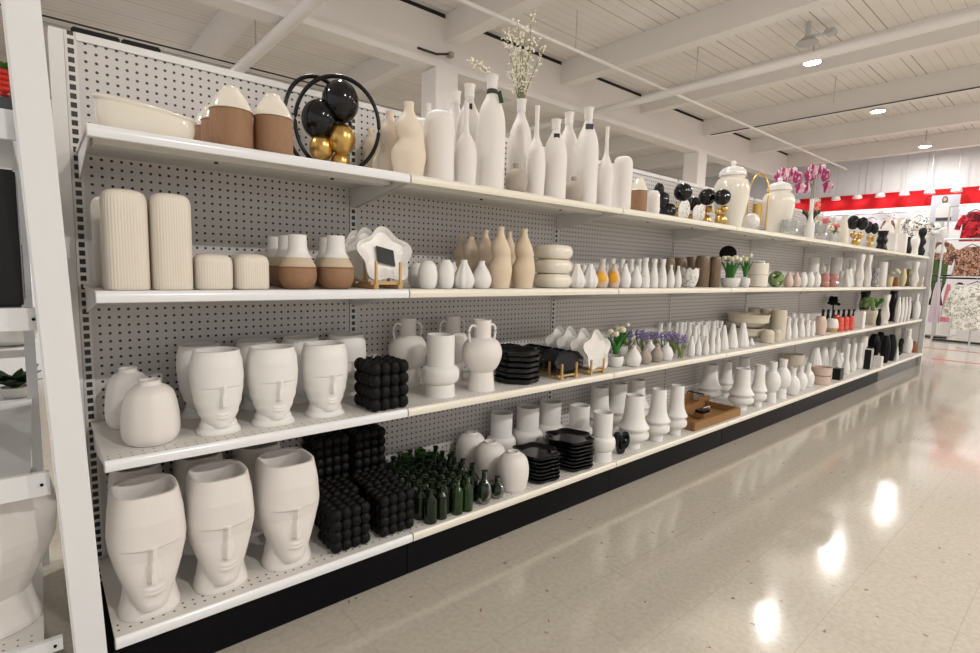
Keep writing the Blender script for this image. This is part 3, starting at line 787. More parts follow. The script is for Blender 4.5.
@kind
def hyacinth():
    e = empty('lavender_bouquet'); random.seed(3)
    bm = bmesh.new()
    for i in range(5): tube(bm, [(.25 * math.cos(i * 1.3), .25 * math.sin(i * 1.3), 0), (.5 * math.cos(i * 1.3), .5 * math.sin(i * 1.3), .6)], .07, 6)
    for v in bm.verts: v.co.z = max(0, v.co.z)
    obj('stems', bm, 'stem', e)
    bm = bmesh.new()
    for i in range(6): a = i * 1.05; leaf(bm, (.1 * math.cos(a), .1 * math.sin(a), .08), (.75 * math.cos(a), .75 * math.sin(a), .55), .16, .05, .04)
    obj('leaves', bm, 'green_pale', e)
    for i in range(5):
        bm = bmesh.new(); a = i * 1.3; cx, cy = .5 * math.cos(a), .5 * math.sin(a)
        for k in range(20): ball(bm, (cx + random.gauss(0, .11), cy + random.gauss(0, .11), .62 + .34 * random.random()), .11, 1, (1, 1, .4))
        obj('flower_head', bm, 'purple', e)
    return e
@kind
def painted_bud():
    e = empty('painted_bud_vase'); bm = bmesh.new(); P = [(0, 0), (.6, 0), (.78, .05), (.95, .22), (.88, .42), (.62, .64), (.38, .8), (.32, .88), (.36, 1.0)]
    lathe(bm, smooth_profile(P), 24, inner=.1, wall=.07); obj('body', bm, 'ceramic_cool', e)
    bm = bmesh.new(); ball(bm, (.15, -.76, .28), .32, 2, (1, .35, .3)); obj('painted_flower', bm, 'yellow_pale', e); return e
@kind
def sun_vase():
    e = empty('painted_bud_vase'); bm = bmesh.new()
    lathe(bm, smooth_profile([(0, 0), (.6, 0), (.82, .06), (1, .28), (.96, .44), (.74, .64), (.46, .8), (.34, .88), (.36, 1.0)]), 24, inner=.1, wall=.07); obj('body', bm, 'pink', e)
    bm = bmesh.new(); ball(bm, (-.05, -.60, .40), .78, 3, (1, .60, .38)); obj('sunflower', bm, 'yellow', e); return e
@kind
def milk_bottle():
    return turned('tall_bud_vase', [(0, 0), (.8, 0), (.95, .04), (1, .2), (.92, .4), (.70, .58), (.54, .7), (.50, .82), (.56, .93), (.66, 1.0)], 'ceramic_cool', 26, inner=.12, wall=.08)
@kind
def milk_bottle_dot():
    e = empty('painted_bud_vase'); bm = bmesh.new()
    lathe(bm, smooth_profile([(0, 0), (.8, 0), (.95, .04), (1, .2), (.92, .4), (.70, .58), (.54, .7), (.50, .82), (.56, .93), (.66, 1.0)]), 26, inner=.12, wall=.08); obj('body', bm, 'ceramic_cool', e)
    bm = bmesh.new(); ball(bm, (-.05, -.82, .36), .30, 2, (1, .45, .26)); obj('painted_flower', bm, 'yellow_pale', e); return e
@kind
def bark_vase():
    return turned('brown_vase', [(0, 0), (.85, 0), (.95, .03), (1, .3), (1, .7), (.92, .9), (.82, .98), (.80, 1.0)], 'bark', 28, inner=.2, wall=.08)
@kind
def petal_bowl():
    bm = bmesh.new(); lathe(bm, smooth_profile([(0, 0), (.45, 0), (.68, .08), (.92, .4), (1, .7), (.97, 1.0)]), 48, inner=.3, wall=.06, fn=lambda th, r, z: 1 + .03 * math.cos(10 * th))
    for v in bm.verts:
        if v.co.z > .8: v.co.z += .07 * math.cos(8 * math.atan2(v.co.y, v.co.x))
    return single('petal_bowl', bm, 'speckle')
@kind
def black_disc():
    bm = bmesh.new(); ball(bm, (0, 0, .80), .98, 3, (1, .35, .20)); box(bm, -.4, .4, -.3, .3, 0, .03); box(bm, -.08, .08, -.08, .08, .02, .62); return single('round_ornament', bm, 'black')
@kind
def stack_box():
    return turned('lidded_box', [(0, 0), (.92, 0), (1, .06), (1, .9), (.96, 1.0), (0, 1.0)], 'cream_gloss', 36, k=0)
@kind
def knob_ornament():
    bm = bmesh.new(); 
    for i in range(7): a = i * .9; ball(bm, (.62 * math.cos(a), .62 * math.sin(a), .5), .36, 2, (1, 1, .9))
    for v in bm.verts: v.co.z = min(1, max(0, v.co.z))
    return single('flower_ornament', bm, 'gloss_white')
@kind
def rattan_ball():
    bm = bmesh.new(); random.seed(11)
    for i in range(9):
        R = Matrix.Rotation(random.random() * 6, 3, 'X') @ Matrix.Rotation(random.random() * 6, 3, 'Y')
        pts = [R @ Vector((.88 * math.cos(t * PI / 14), .88 * math.sin(t * PI / 14), 0)) for t in range(28)]
        tube(bm, [(p.x, p.y, (p.z + .98) * .5) for p in pts], .09, 6, closed=True)
    for v in bm.verts: v.co.z = max(0, v.co.z)
    return single('woven_ball', bm, 'green_pale')
@kind
def rattan_ball_white():
    o = rattan_ball(); o.data.materials.clear(); o.data.materials.append(M['ceramic_cool']); return o
@kind
def bubble_jar_pink():
    return turned('bubble_vase', [(0, 0), (.7, 0), (.95, .15), (1, .3), (.85, .46), (.95, .6), (1, .72), (.8, .92), (.5, 1.0)], 'pink_glass', 24, inner=.2, wall=.08, fn=ribs(8, .05))
@kind
def bubble_jar_coral():
    return turned('bubble_vase', [(0, 0), (.7, 0), (.95, .12), (1, .25), (.85, .36), (.98, .5), (.85, .63), (.96, .76), (.7, .94), (.5, 1.0)], 'coral', 24, inner=.2, wall=.08, fn=ribs(8, .05))
@kind
def pink_bud():
    return turned('bud_vase', [(0, 0), (.55, 0), (.82, .05), (1, .3), (.9, .52), (.6, .72), (.34, .86), (.32, 1.0)], 'pink', 22, inner=.1, wall=.07)
@kind
def twist_vase():
    return turned('twisted_vase', [(0, 0), (.75, 0), (.85, .1), (1, .35), (.9, .6), (.68, .8), (.72, 1.0)], 'ceramic_cool', 48, inner=.2, wall=.07, fn=lambda th, r, z: 1 + .07 * math.cos(5 * th + 6 * z))
@kind
def cyl_grey():
    return turned('cylinder_vase', [(0, 0), (.9, 0), (.96, .02), (.97, .5), (.95, .97), (.93, 1.0)], 'ceramic', 30, k=0, inner=.3, wall=.07)
@kind
def cyl_stone():
    return turned('cylinder_vase', [(0, 0), (.9, 0), (.97, .02), (1, .3), (1, .9), (.95, .97), (.82, 1.0)], 'stone', 48, k=0, inner=.3, wall=.07, fn=ribs(24, .008))
@kind
def jar_stone():
    return turned('ribbed_jar', [(0, 0), (.9, 0), (1, .15), (1, .6), (.92, .8), (.7, .95), (.5, 1.0)], 'stone', 60, inner=.3, wall=.07, fn=ribs(26, .015))
@kind
def knot_white():
    bm = bmesh.new(); pts = []
    for i in range(60):
        t = 2 * PI * i / 60; pts.append(((math.sin(t) + 2 * math.sin(2 * t)) * .30, -math.sin(3 * t) * .25, .5 + (math.cos(t) - 2 * math.cos(2 * t)) * .14))
    tube(bm, pts, .16, 10, closed=True)
    for v in bm.verts: v.co.z = max(0, v.co.z)
    return single('knot_ornament', bm, 'ceramic')
@kind
def knot_black():
    o = knot_white(); o.data.materials.clear(); o.data.materials.append(M['black_gloss']); return o
@kind
def check_vase():
    return turned('mosaic_vase', [(0, 0), (.9, 0), (1, .05), (1, .95), (.9, 1.0)], 'check', 24, k=0, inner=.2)
@kind
def check_box():
    return single('mosaic_box', boxm(-1, 1, -.8, .8, 0, 1, bev=.03), 'check')
@kind
def dish_stone():
    return turned('small_dish', [(0, 0), (.6, 0), (.8, .2), (1, 1.0)], 'sand', 28, inner=.5, wall=.1)
@kind
def flower_pot_white():
    e = empty('flower_arrangement'); obj('pot', lathe(bmesh.new(), smooth_profile([(0, 0), (.5, 0), (.62, .1), (.6, .4), (.5, .45)]), 20, inner=.1), 'amber', e)
    random.seed(4)
    for i in range(5):
        bm = bmesh.new(); a = i * 1.26
        for k in range(6): ball(bm, (.5 * math.cos(a) + .2 * math.cos(k), .5 * math.sin(a) + .2 * math.sin(k), .72 + .1 * math.sin(i * 2)), .22, 1, (1, 1, .5))
        obj('flower', bm, 'blossom', e)
    return e
@kind
def leaf_vase():
    return turned('leaf_shaped_vase', [(0, 0), (.4, 0), (.75, .15), (1, .42), (.85, .7), (.4, .93), (.1, 1.0)], 'sand', 24, inner=None)
@kind
def olive_vase():
    return turned('olive_vase', [(0, 0), (.6, 0), (.9, .12), (1, .4), (.9, .65), (.6, .82), (.5, 1.0)], 'olive', 24, inner=.1)
@kind
def book_stack():
    e = empty('boxed_set')
    for z in (0, .36, .68): obj('box', boxm(-1, 1, -.6, .6, z, z + .3, bev=.02), 'cream', e)
    return e
@kind
def bowl_wide():
    return turned('wide_bowl', [(0, 0), (.34, 0), (.40, .05), (.60, .16), (.80, .40), (.93, .72), (1, 1.0)], 'stone', 44, inner=.55, wall=.06)
@kind
def ufo_vase():
    return turned('tiered_vase', [(0, 0), (.50, 0), (.50, .10), (.56, .135), (.86, .17), (.98, .21), (1, .245), (.98, .29), (.90, .31), (.74, .315), (.74, .365), (.94, .37), (1, .38), (1, .41), (.86, .46), (.73, .53), (.66, .61), (.63, .68), (.56, 1.0)], 'ceramic_cool', 40, k=0, inner=.4, wall=.06)
@kind
def bottle_base():
    return turned('footed_vase', [(0, 0), (.62, 0), (.64, .02), (.60, .22), (.60, .26), (.86, .34), (1, .47), (.97, .58), (.75, .70), (.48, .77), (.44, .82), (.47, 1.0)], 'ceramic_cool', 32, inner=.2, wall=.07)
@kind
def round_bottle():
    return turned('round_bottle_vase', [(0, 0), (.55, 0), (.82, .06), (1, .28), (.95, .46), (.7, .62), (.42, .7), (.38, .76), (.38, .95), (.42, 1.0)], 'gloss_white', 30, inner=.2, wall=.07)
@kind
def pink_bowl():
    return turned('pale_pink_bowl', [(0, 0), (.80, 0), (.88, .05), (.95, .5), (1, .96), (1, 1.0)], 'pink', 40, k=0, inner=.7, wall=.05)
@kind
def pot_stone():
    return turned('planter_pot', [(0, 0), (.7, 0), (.85, .1), (.95, .5), (1, .95), (1, 1.0)], 'stone', 32, inner=.4, wall=.07)
@kind
def black_tray():
    return single('black_tray', boxm(-1, 1, -.7, .7, 0, 1, bev=.03), 'black_satin')
@kind
def clear_bottle():
    return turned('frosted_bottle', [(0, 0), (.7, 0), (.9, .05), (1, .18), (.85, .32), (.62, .42), (.55, .55), (.55, 1.0)], 'gloss_white', 28, inner=.5, wall=.08)
@kind
def stripe_vase():
    e = empty('striped_vase')
    for i in range(5):
        x = -.8 + i * .4; obj('stripe', boxm(x - .2, x + .2, -.6, .6, 0, 1 - .05 * abs(i - 2), bev=.04), 'black_satin' if i % 2 == 0 else 'gloss_white', e)
    return e
@kind
def box_white():
    return single('square_planter', boxm(-1, 1, -1, 1, 0, 1, bev=.05), 'ceramic')
@kind
def rib_black():
    return turned('fluted_vase', [(0, 0), (.6, 0), (.75, .08), (1, .45), (.95, .7), (.6, .95), (.5, 1.0)], 'black', 60, inner=.2, wall=.07, fn=lambda th, r, z: 1 + .06 * abs(math.sin(6 * th)))
@kind
def rib_white():
    return turned('fluted_vase', [(0, 0), (.6, 0), (.75, .08), (1, .4), (.9, .65), (.55, .9), (.5, 1.0)], 'ceramic_cool', 60, inner=.2, wall=.07, fn=lambda th, r, z: 1 + .05 * abs(math.sin(6 * th)))
@kind
def fin_white():
    return turned('fin_vase', [(0, 0), (.8, 0), (1, .2), (.7, .6), (.2, 1.0)], 'ceramic_cool', 24)
@kind
def star_black():
    bm = bmesh.new(); ball(bm, (0, 0, .5), .7, 2, (1, .8, .6))
    for i in range(10): a = i * .63; ball(bm, (.7 * math.cos(a), .3 * math.sin(a), .5 + .32 * math.sin(a * 1.7)), .3, 1, (1, 1, .55))
    for v in bm.verts: v.co.z = min(1, max(0, v.co.z))
    return single('knobbly_vase', bm, 'black_gloss')
@kind
def amber_vase():
    return turned('amber_vase', [(0, 0), (.8, 0), (1, .3), (.8, .7), (.5, 1.0)], 'amber', 20, inner=.2)
@kind
def wave_tall_white():
    return turned('wavy_tall_vase', [(0, 0), (.7, 0), (.75, .1), (1, .3), (.8, .5), (.6, .66), (.75, .85), (.8, 1.0)], 'ceramic', 40, inner=.2, wall=.07, fn=lambda th, r, z: 1 + .06 * math.cos(4 * th + 5 * z))
@kind
def wave_tall_black():
    return turned('wavy_tall_vase', [(0, 0), (.8, 0), (.8, .1), (.7, .3), (.9, .55), (.95, .7), (.7, .9), (.72, 1.0)], 'black_satin', 30, off=lambda z: (.3 * math.sin(6 * z), 0), inner=.2, wall=.07)
@kind
def hourglass_black():
    return turned('hourglass_vase', [(0, 0), (.85, 0), (.95, .1), (.72, .3), (.95, .5), (.72, .72), (.9, .95), (.92, 1.0)], 'black_satin', 30, inner=.2, wall=.07)
@kind
def bubble_tall_black():
    return turned('bubble_tall_vase', [(0, 0), (.6, 0), (.95, .12), (.95, .22), (.55, .34), (.95, .46), (.95, .56), (.55, .67), (.95, .8), (.9, .92), (.5, 1.0)], 'black_satin', 30, inner=.1, wall=.07)
@kind
def bubble_tall_white():
    return turned('bubble_tall_vase', [(0, 0), (.8, 0), (.8, .1), (.75, .3), (.9, .42), (1, .55), (.9, .68), (.5, .8), (.45, 1.0)], 'ceramic_cool', 30, off=lambda z: (.15 * math.sin(5 * z), 0), inner=.1, wall=.07)
@kind
def cone_cream():
    return turned('cone_vase', [(0, 0), (.9, 0), (1, .08), (.8, .5), (.42, .9), (.38, 1.0)], 'cream', 28, inner=.1)
@kind
def thinker():
    e = empty('seated_figurine'); bm = bmesh.new()
    for c, r, s in (((-.35, 0, .80), .36, (1, 1, .52)), ((-.1, 0, .52), .50, (1, 1, .5)), ((.1, 0, .22), .62, (1.2, 1, .34)), ((.5, -.1, .28), .32, (1.3, 1, .6)), ((.1, -.1, .62), .22, (1.4, 1, .5)), ((-.5, 0, .15), .35, (1, 1, .42))):
        ball(bm, c, r, 3, s)
    for v in bm.verts: v.co.z = max(0, v.co.z)
    o = obj('figure', bm, 'black_gloss', e); return e
@kind
def topiary():
    e = empty('ball_sculpture')
    for nm, c, r, m in (('base_ball', (0, 0, .17), .17, 'gold'), ('ball', (-.12, 0, .46), .14, 'gold'), ('top_ball', (.0, 0, .74), .26, 'black_gloss')):
        bm = bmesh.new(); ball(bm, (c[0] * 2, c[1], c[2]), r * 2, 3, (2, 2, 1))
        for v in bm.verts: v.co.x /= 1.05; v.co.y /= 1.05
        for v in bm.verts: v.co = Vector((v.co.x * .95, v.co.y * .95, (v.co.z - c[2]) * .5 + c[2]))
        obj(nm, bm, m, e)
    return e
@kind
def speckle_lump():
    bm = bmesh.new()
    for x, y, z, r in ((-.4, 0, .45, .5), (.4, .1, .42, .48), (0, -.3, .5, .5), (.1, .35, .5, .45)): ball(bm, (x, y, z), r, 3, (1, 1, .95))
    for v in bm.verts: v.co.z = min(1, max(0, v.co.z))
    return single('speckled_ornament', bm, 'speckle')
@kind
def ginger_jar():
    e = empty('ginger_jar')
    obj('body', lathe(bmesh.new(), smooth_profile([(0, 0), (.66, 0), (.70, .03), (.76, .15), (.92, .36), (1, .53), (.98, .63), (.84, .715), (.68, .745), (.68, .78), (0, .78)]), 40), 'cream_gloss', e)
    l = obj('lid', lathe(bmesh.new(), smooth_profile([(0, .775), (.74, .775), (.76, .79), (.74, .83), (.64, .875), (.45, .90), (.22, .92), (0, .925)]), 36), 'gloss_white', e)
    obj('knob', lathe(bmesh.new(), smooth_profile([(0, .90), (.12, .915), (.10, .93), (.17, .96), (.12, .99), (0, 1.0)]), 16), 'gloss_white', l)
    return e
@kind
def urchin():
    bm = bmesh.new(); ball(bm, (0, 0, .5), .98, 3, (1, 1, .51))
    for i, v in enumerate(bm.verts[:]):
        d = 1 + .05 * ((i * 7) % 3 - 1); v.co.x *= d; v.co.y *= d
        v.co.z = max(0, v.co.z)
    return single('textured_ornament', bm, 'gloss_white')
@kind
def gold_arch():
    e = empty('arch_candle_holder')
    bm = bmesh.new(); q = 5.0; tube(bm, [(-.86, 0, .02 * q)] + [(.90 * math.cos(PI - a * PI / 20), 0, (.62 + .365 * math.sin(a * PI / 20)) * q) for a in range(21)] + [(.86, 0, .02 * q)], .085, 8)
    for v in bm.verts: v.co.z /= q
    obj('arch', bm, 'gold', e)
    obj('base', lathe(bmesh.new(), [(0, 0), (.9, 0), (.9, .04), (0, .04)], 30), 'black_satin', e)
    obj('cup', lathe(bmesh.new(), [(0, .12), (.42, .12), (.46, .16), (.46, .48), (.42, .48)], 30, inner=.3), 'gold', e)
    obj('stem', lathe(bmesh.new(), [(0, .03), (.1, .03), (.1, .13), (0, .13)], 14), 'gold', e)
    return e
@kind
def orchid():
    e = empty('potted_orchid'); random.seed(9)
    obj('pot', lathe(bmesh.new(), smooth_profile([(0, 0), (.30, 0), (.36, .05), (.40, .2), (.36, .24)]), 20, inner=.05), 'glass', e)
    for a in (.4, 2.2, 3.6, 5.2):
        bm = bmesh.new(); leaf(bm, (0, 0, .2), (.55 * math.cos(a), .3 * math.sin(a), .42), .12, .06, .03); obj('leaf', bm, 'green_dark', e)
    for j, (sx, sy) in enumerate(((1, .1), (-.5, -.1))):
        pts = [(0, 0, .2), (-.1 * sx, sy, .6), (.05 * sx, sy, .88), (.45 * sx, sy, .94), (.85 * sx, sy, .68)]
        bm = bmesh.new(); tube(bm, smooth3(pts), .018, 6); st = obj('stalk', bm, 'stem', e)
        P = smooth3(pts)[9:]
        for i in range(0, len(P), 2):
            c = Vector(P[i]); bm = bmesh.new(); ang0 = random.random() * 6
            for k in range(5):
                a = ang0 + k * 1.257; ball(bm, (c.x + .17 * math.cos(a), c.y - .05, c.z + .045 * math.sin(a)), .17, 1, (1, .35, .27))
            ball(bm, (c.x, c.y - .1, c.z), .07, 1, (1, 1, .3)); obj('bloom', bm, 'orchid', st)
    return e
def smooth3(pts, k=4):
    out = []; n = len(pts)
    for i in range(n - 1):
        p0, p1, p2, p3 = pts[max(0, i - 1)], pts[i], pts[i + 1], pts[min(n - 1, i + 2)]
        for j in range(k):
            t = j / k
            out.append(tuple(.5 * (2 * p1[a] + (-p0[a] + p2[a]) * t + (2 * p0[a] - 5 * p1[a] + 4 * p2[a] - p3[a]) * t * t + (-p0[a] + 3 * p1[a] - 3 * p2[a] + p3[a]) * t ** 3) for a in range(3)))
    out.append(tuple(pts[-1])); return out
@kind
def crystal_bowl():
    return turned('cut_glass_bowl', [(0, 0), (.5, 0), (.7, .1), (.92, .5), (1, 1.0)], 'glass', 32, inner=.7, wall=.1, fn=lambda th, r, z: 1 + .05 * math.cos(10 * th))
@kind
def white_candle():
    return turned('slim_white_vase', [(0, 0), (.9, 0), (1, .02), (1, .36), (.75, .42), (.5, .55), (.42, .8), (.48, 1.0)], 'gloss_white', 22, inner=.1)
@kind
def pink_arrangement():
    e = empty('pink_flower_box'); obj('box', boxm(-.8, .8, -.6, .6, 0, .45, bev=.04), 'glass', e); random.seed(2)
    for i in range(7):
        bm = bmesh.new(); x, y = -.7 + .23 * i, .3 * math.sin(i * 2)
        for k in range(6): ball(bm, (x + .14 * math.cos(k), y + .14 * math.sin(k), .68 + .12 * math.sin(i * 3)), .17, 1, (1, 1, .8))
        obj('flower', bm, 'pinkpetal' if i % 2 else 'tulip', e)
    bm = bmesh.new()
    for i in range(8): leaf(bm, (0, 0, .4), (.9 * math.cos(i), .6 * math.sin(i), .75), .12, .05, .03)
    obj('leaves', bm, 'green_pale', e); return e
@kind
def topiary_pair():
    e = empty('ball_sculpture')
    for nm, x, z, r, m in (('base_ball', 0, .155, .42, 'gold'), ('ball', -.3, .40, .30, 'gold'), ('ball', .35, .37, .28, 'gold'), ('top_ball', -.40, .77, .60, 'black_gloss'), ('top_ball', .45, .73, .55, 'black_gloss')):
        bm = bmesh.new(); ball(bm, (x, 0, z), r, 3, (1, 1, .37)); obj(nm, bm, m, e)
    return e
@kind
def green_bottle():
    return turned('green_bottle', [(0, 0), (.8, 0), (.95, .02), (1, .06), (1, .60), (.92, .68), (.6, .76), (.42, .82), (.40, .94), (.50, .96), (.50, 1.0)], 'green_glass', 20, k=2, inner=.9, wall=.1)
@kind
def green_bottle_dark():
    return turned('green_bottle', [(0, 0), (.8, 0), (.95, .02), (1, .06), (1, .60), (.92, .68), (.6, .76), (.42, .82), (.40, .94), (.50, .96), (.50, 1.0)], 'green_glass_dark', 16, k=2)
@kind
def green_round():
    return turned('round_green_bottle', [(0, 0), (.55, 0), (.85, .1), (1, .32), (.88, .54), (.5, .7), (.34, .76), (.34, .94), (.42, 1.0)], 'green_glass_dark', 20, k=3)
@kind
def green_open():
    return turned('green_tumbler', [(0, 0), (.7, 0), (.75, .1), (.8, .7), (.95, .9), (1, 1.0)], 'green_glass', 20, k=3, inner=.8, wall=.1)
@kind
def wood_tray():
    """long serving tray, x half-length 1"""
    e = empty('wooden_tray')
    obj('base', boxm(-.98, .98, -.38, .38, .02, .25, bev=.01), 'wood', e)
    for y in (-.40, .40): obj('side', boxm(-1, 1, y - .04, y + .04, 0, 1, bev=.015), 'wood', e)
    for x in (-.97, .97): obj('end', boxm(x - .03, x + .03, -.40, .40, 0, 1, bev=.01), 'wood', e)
    return e
@kind
def wood_caddy():
    e = empty('wooden_caddy')
    obj('base', boxm(-1, 1, -.7, .7, 0, .45, bev=.05), 'wood', e)
    obj('inset', boxm(-.85, .85, -.55, .55, .45, .7), 'black_satin', e)
    bm = bmesh.new(); tube(bm, [(-.8, -.5, .4), (-.8, -.5, .98), (.8, -.5, .98), (.8, -.5, .4)], .04, 6); obj('handle', bm, 'steel', e)
    return e
@kind
def dark_basket():
    e = empty('dark_wood_basket')
    obj('base', boxm(-1, 1, -.8, .8, 0, .2), 'wood', e)
    for y in (-.8, .8): obj('side', boxm(-1, 1, y - .06, y + .06, 0, .8), 'wood', e)
    bm = bmesh.new(); tube(bm, [(0, -.8, .7), (0, -.8, 1.0), (0, .8, 1.0), (0, .8, .7)], .05, 6); obj('handle', bm, 'black', e)
    return e
@kind
def shrub_black():
    bm = bmesh.new(); random.seed(8)
    for i in range(34): a = random.random() * 6.28; ball(bm, (.62 * math.cos(a) * random.random() ** .5, .62 * math.sin(a) * random.random() ** .5, .70 + .22 * random.random()), .26, 1, (1, 1, .22))
    tube(bm, [(0, 0, .05), (0, 0, .8)], .1, 6); box(bm, -.4, .4, -.4, .4, 0, .2); return single('dark_plant', bm, 'black')
@kind
def plant_bowl():
    e = empty('planted_bowl'); random.seed(6)
    obj('pot', lathe(bmesh.new(), smooth_profile([(0, 0), (.45, 0), (.6, .1), (.68, .4), (.64, .5)]), 24, inner=.08), 'stone', e)
    bm = bmesh.new()
    for i in range(26): a = random.random() * 6.28; q = random.random() ** .5; ball(bm, (.75 * q * math.cos(a), .6 * q * math.sin(a), .58 + .3 * random.random()), .22, 1, (1, 1, .5))
    obj('foliage', bm, 'green_pale', e)
    bm = bmesh.new()
    for i in range(14): a = i * .45; leaf(bm, (.5, 0, .6), (.5 + .5 * math.cos(a), .5 * math.sin(a), .85 + .1 * math.sin(i)), .13, .05, .03)
    obj('leaves', bm, 'green', e); return e
@kind
def pink_ribbed():
    return turned('ribbed_pink_jar', [(0, 0), (.7, 0), (.9, .1), (1, .4), (.95, .7), (.75, .92), (.6, 1.0)], 'pink', 48, inner=.1, fn=lambda th, r, z: 1 + .05 * abs(math.sin(6 * th)))
@kind
def striped_bowl():
    return parts('striped_bowl', ('foot', lathe(bmesh.new(), smooth_profile([(0, 0), (.7, 0), (.85, .1), (.95, .3), (0, .3)]), 28), 'wood_pale'),
                 ('body', lathe(bmesh.new(), smooth_profile([(0, .295), (.95, .295), (1, .5), (.9, .8), (.7, 1.0)]), 28, inner=.1), 'ceramic'))
@kind
def black_slim():
    return turned('slim_black_vase', [(0, 0), (.8, 0), (1, .3), (.7, .6), (.5, .8), (.6, 1.0)], 'black_satin', 20, inner=.1)
@kind
def pleat_white():
    return turned('pleated_vase', [(0, 0), (.8, 0), (1, .15), (.9, .4), (.6, .75), (.4, 1.0)], 'ceramic_cool', 60, inner=.1, fn=lambda th, r, z: 1 + .09 * abs(math.sin(7 * th)))
@kind
def gypsophila():
    """branches of small white blossoms; spread radius 1, height 1, foot at z = 0"""
    e = empty('blossom_branch'); random.seed(21); tips = []
    bm = bmesh.new()
    for i in range(13):
        a = random.random() * 6.28; l = .35 + .65 * random.random(); h = .45 + .55 * random.random() if i > 2 else 1.0
        p = [(0, 0, 0), (.12 * math.cos(a), .12 * math.sin(a), h * .3), (l * .5 * math.cos(a + .2), l * .5 * math.sin(a + .2), h * .68), (l * .85 * math.cos(a), l * .85 * math.sin(a), h)]
        P = smooth3(p, 4); tube(bm, P, .018, 5, r2=.008); tips += P[4:]
    for v in bm.verts: v.co.z = max(0, v.co.z)
    obj('stem', bm, 'stem', e); bm = bmesh.new()
    for c in tips:
        for k in range(4): ball(bm, (c[0] + random.gauss(0, .06), c[1] + random.gauss(0, .06), c[2] + random.gauss(0, .025)), .022 + .016 * random.random(), 1, (1, 1, .45))
    b = obj('blossoms', bm, 'blossom', e); b['kind'] = 'stuff'; return e
@kind
def sprig():
    e = empty('blossom_sprig'); random.seed(31); bm = bmesh.new()
    P = smooth3([(0, 0, 0), (-.3, 0, .45), (-1.0, 0, .75), (-1.9, 0, 1.0)], 5); tube(bm, P, .03, 5, r2=.012); obj('stem', bm, 'stem', e); bm = bmesh.new()
    for c in P[4:]:
        for k in range(3): ball(bm, (c[0] + random.gauss(0, .12), c[1] + random.gauss(0, .1), c[2] + random.gauss(0, .1)), .10, 1, (1, 1, .7))
    b = obj('blossoms', bm, 'blossom', e); b['kind'] = 'stuff'; return e

PROTO = {}
def put(k, x, y, z, R, H, rot, label, cat, group=None):
    if k not in PROTO: PROTO[k] = (KIND[k](),); o = PROTO[k][0]
    else: o = copy_tree(PROTO[k][0])
    o.location = (x, y, z); o.scale = (R, R, H); o.rotation_euler = (0, 0, rot)
    for key in ('group',):
        if key in o: del o[key]
    return tag(o, label, cat, group)

@kind
def topiary():
    """radius 1 = the black ball; height 1 = 4.55 radii"""
    e = empty('ball_sculpture'); q = 1 / 4.55
    for nm, x, z, r, m in (('base_ball', 0, .74, .74, 'gold'), ('ball', -.35, 1.75, .42, 'gold'), ('ball', .35, 2.1, .42, 'gold'), ('top_ball', 0, 3.55, 1.0, 'black_gloss')):
        bm = bmesh.new(); ball(bm, (x, 0, z * q), r, 3, (1, 1, q)); obj(nm, bm, m, e)
    bm = bmesh.new(); tube(bm, [(0, 0, q), (0, 0, 3 * q)], .1, 6); obj('rod', bm, 'gold', e)
    return e
@kind
def flower_plate_card():
    e = empty('flower_plate'); obj('plate', plate_bm(5, .11), 'marble', e)
    bm = bmesh.new(); box(bm, -.28, .34, -.10, -.06, .30, .60)
    for v in bm.verts: v.co.y += v.co.z * .48 + .12; v.co.z -= .12 * v.co.x
    bmesh.ops.translate(bm, verts=bm.verts[:], vec=(0, -.06, 0))
    obj('price_card', bm, 'tag', e); return e

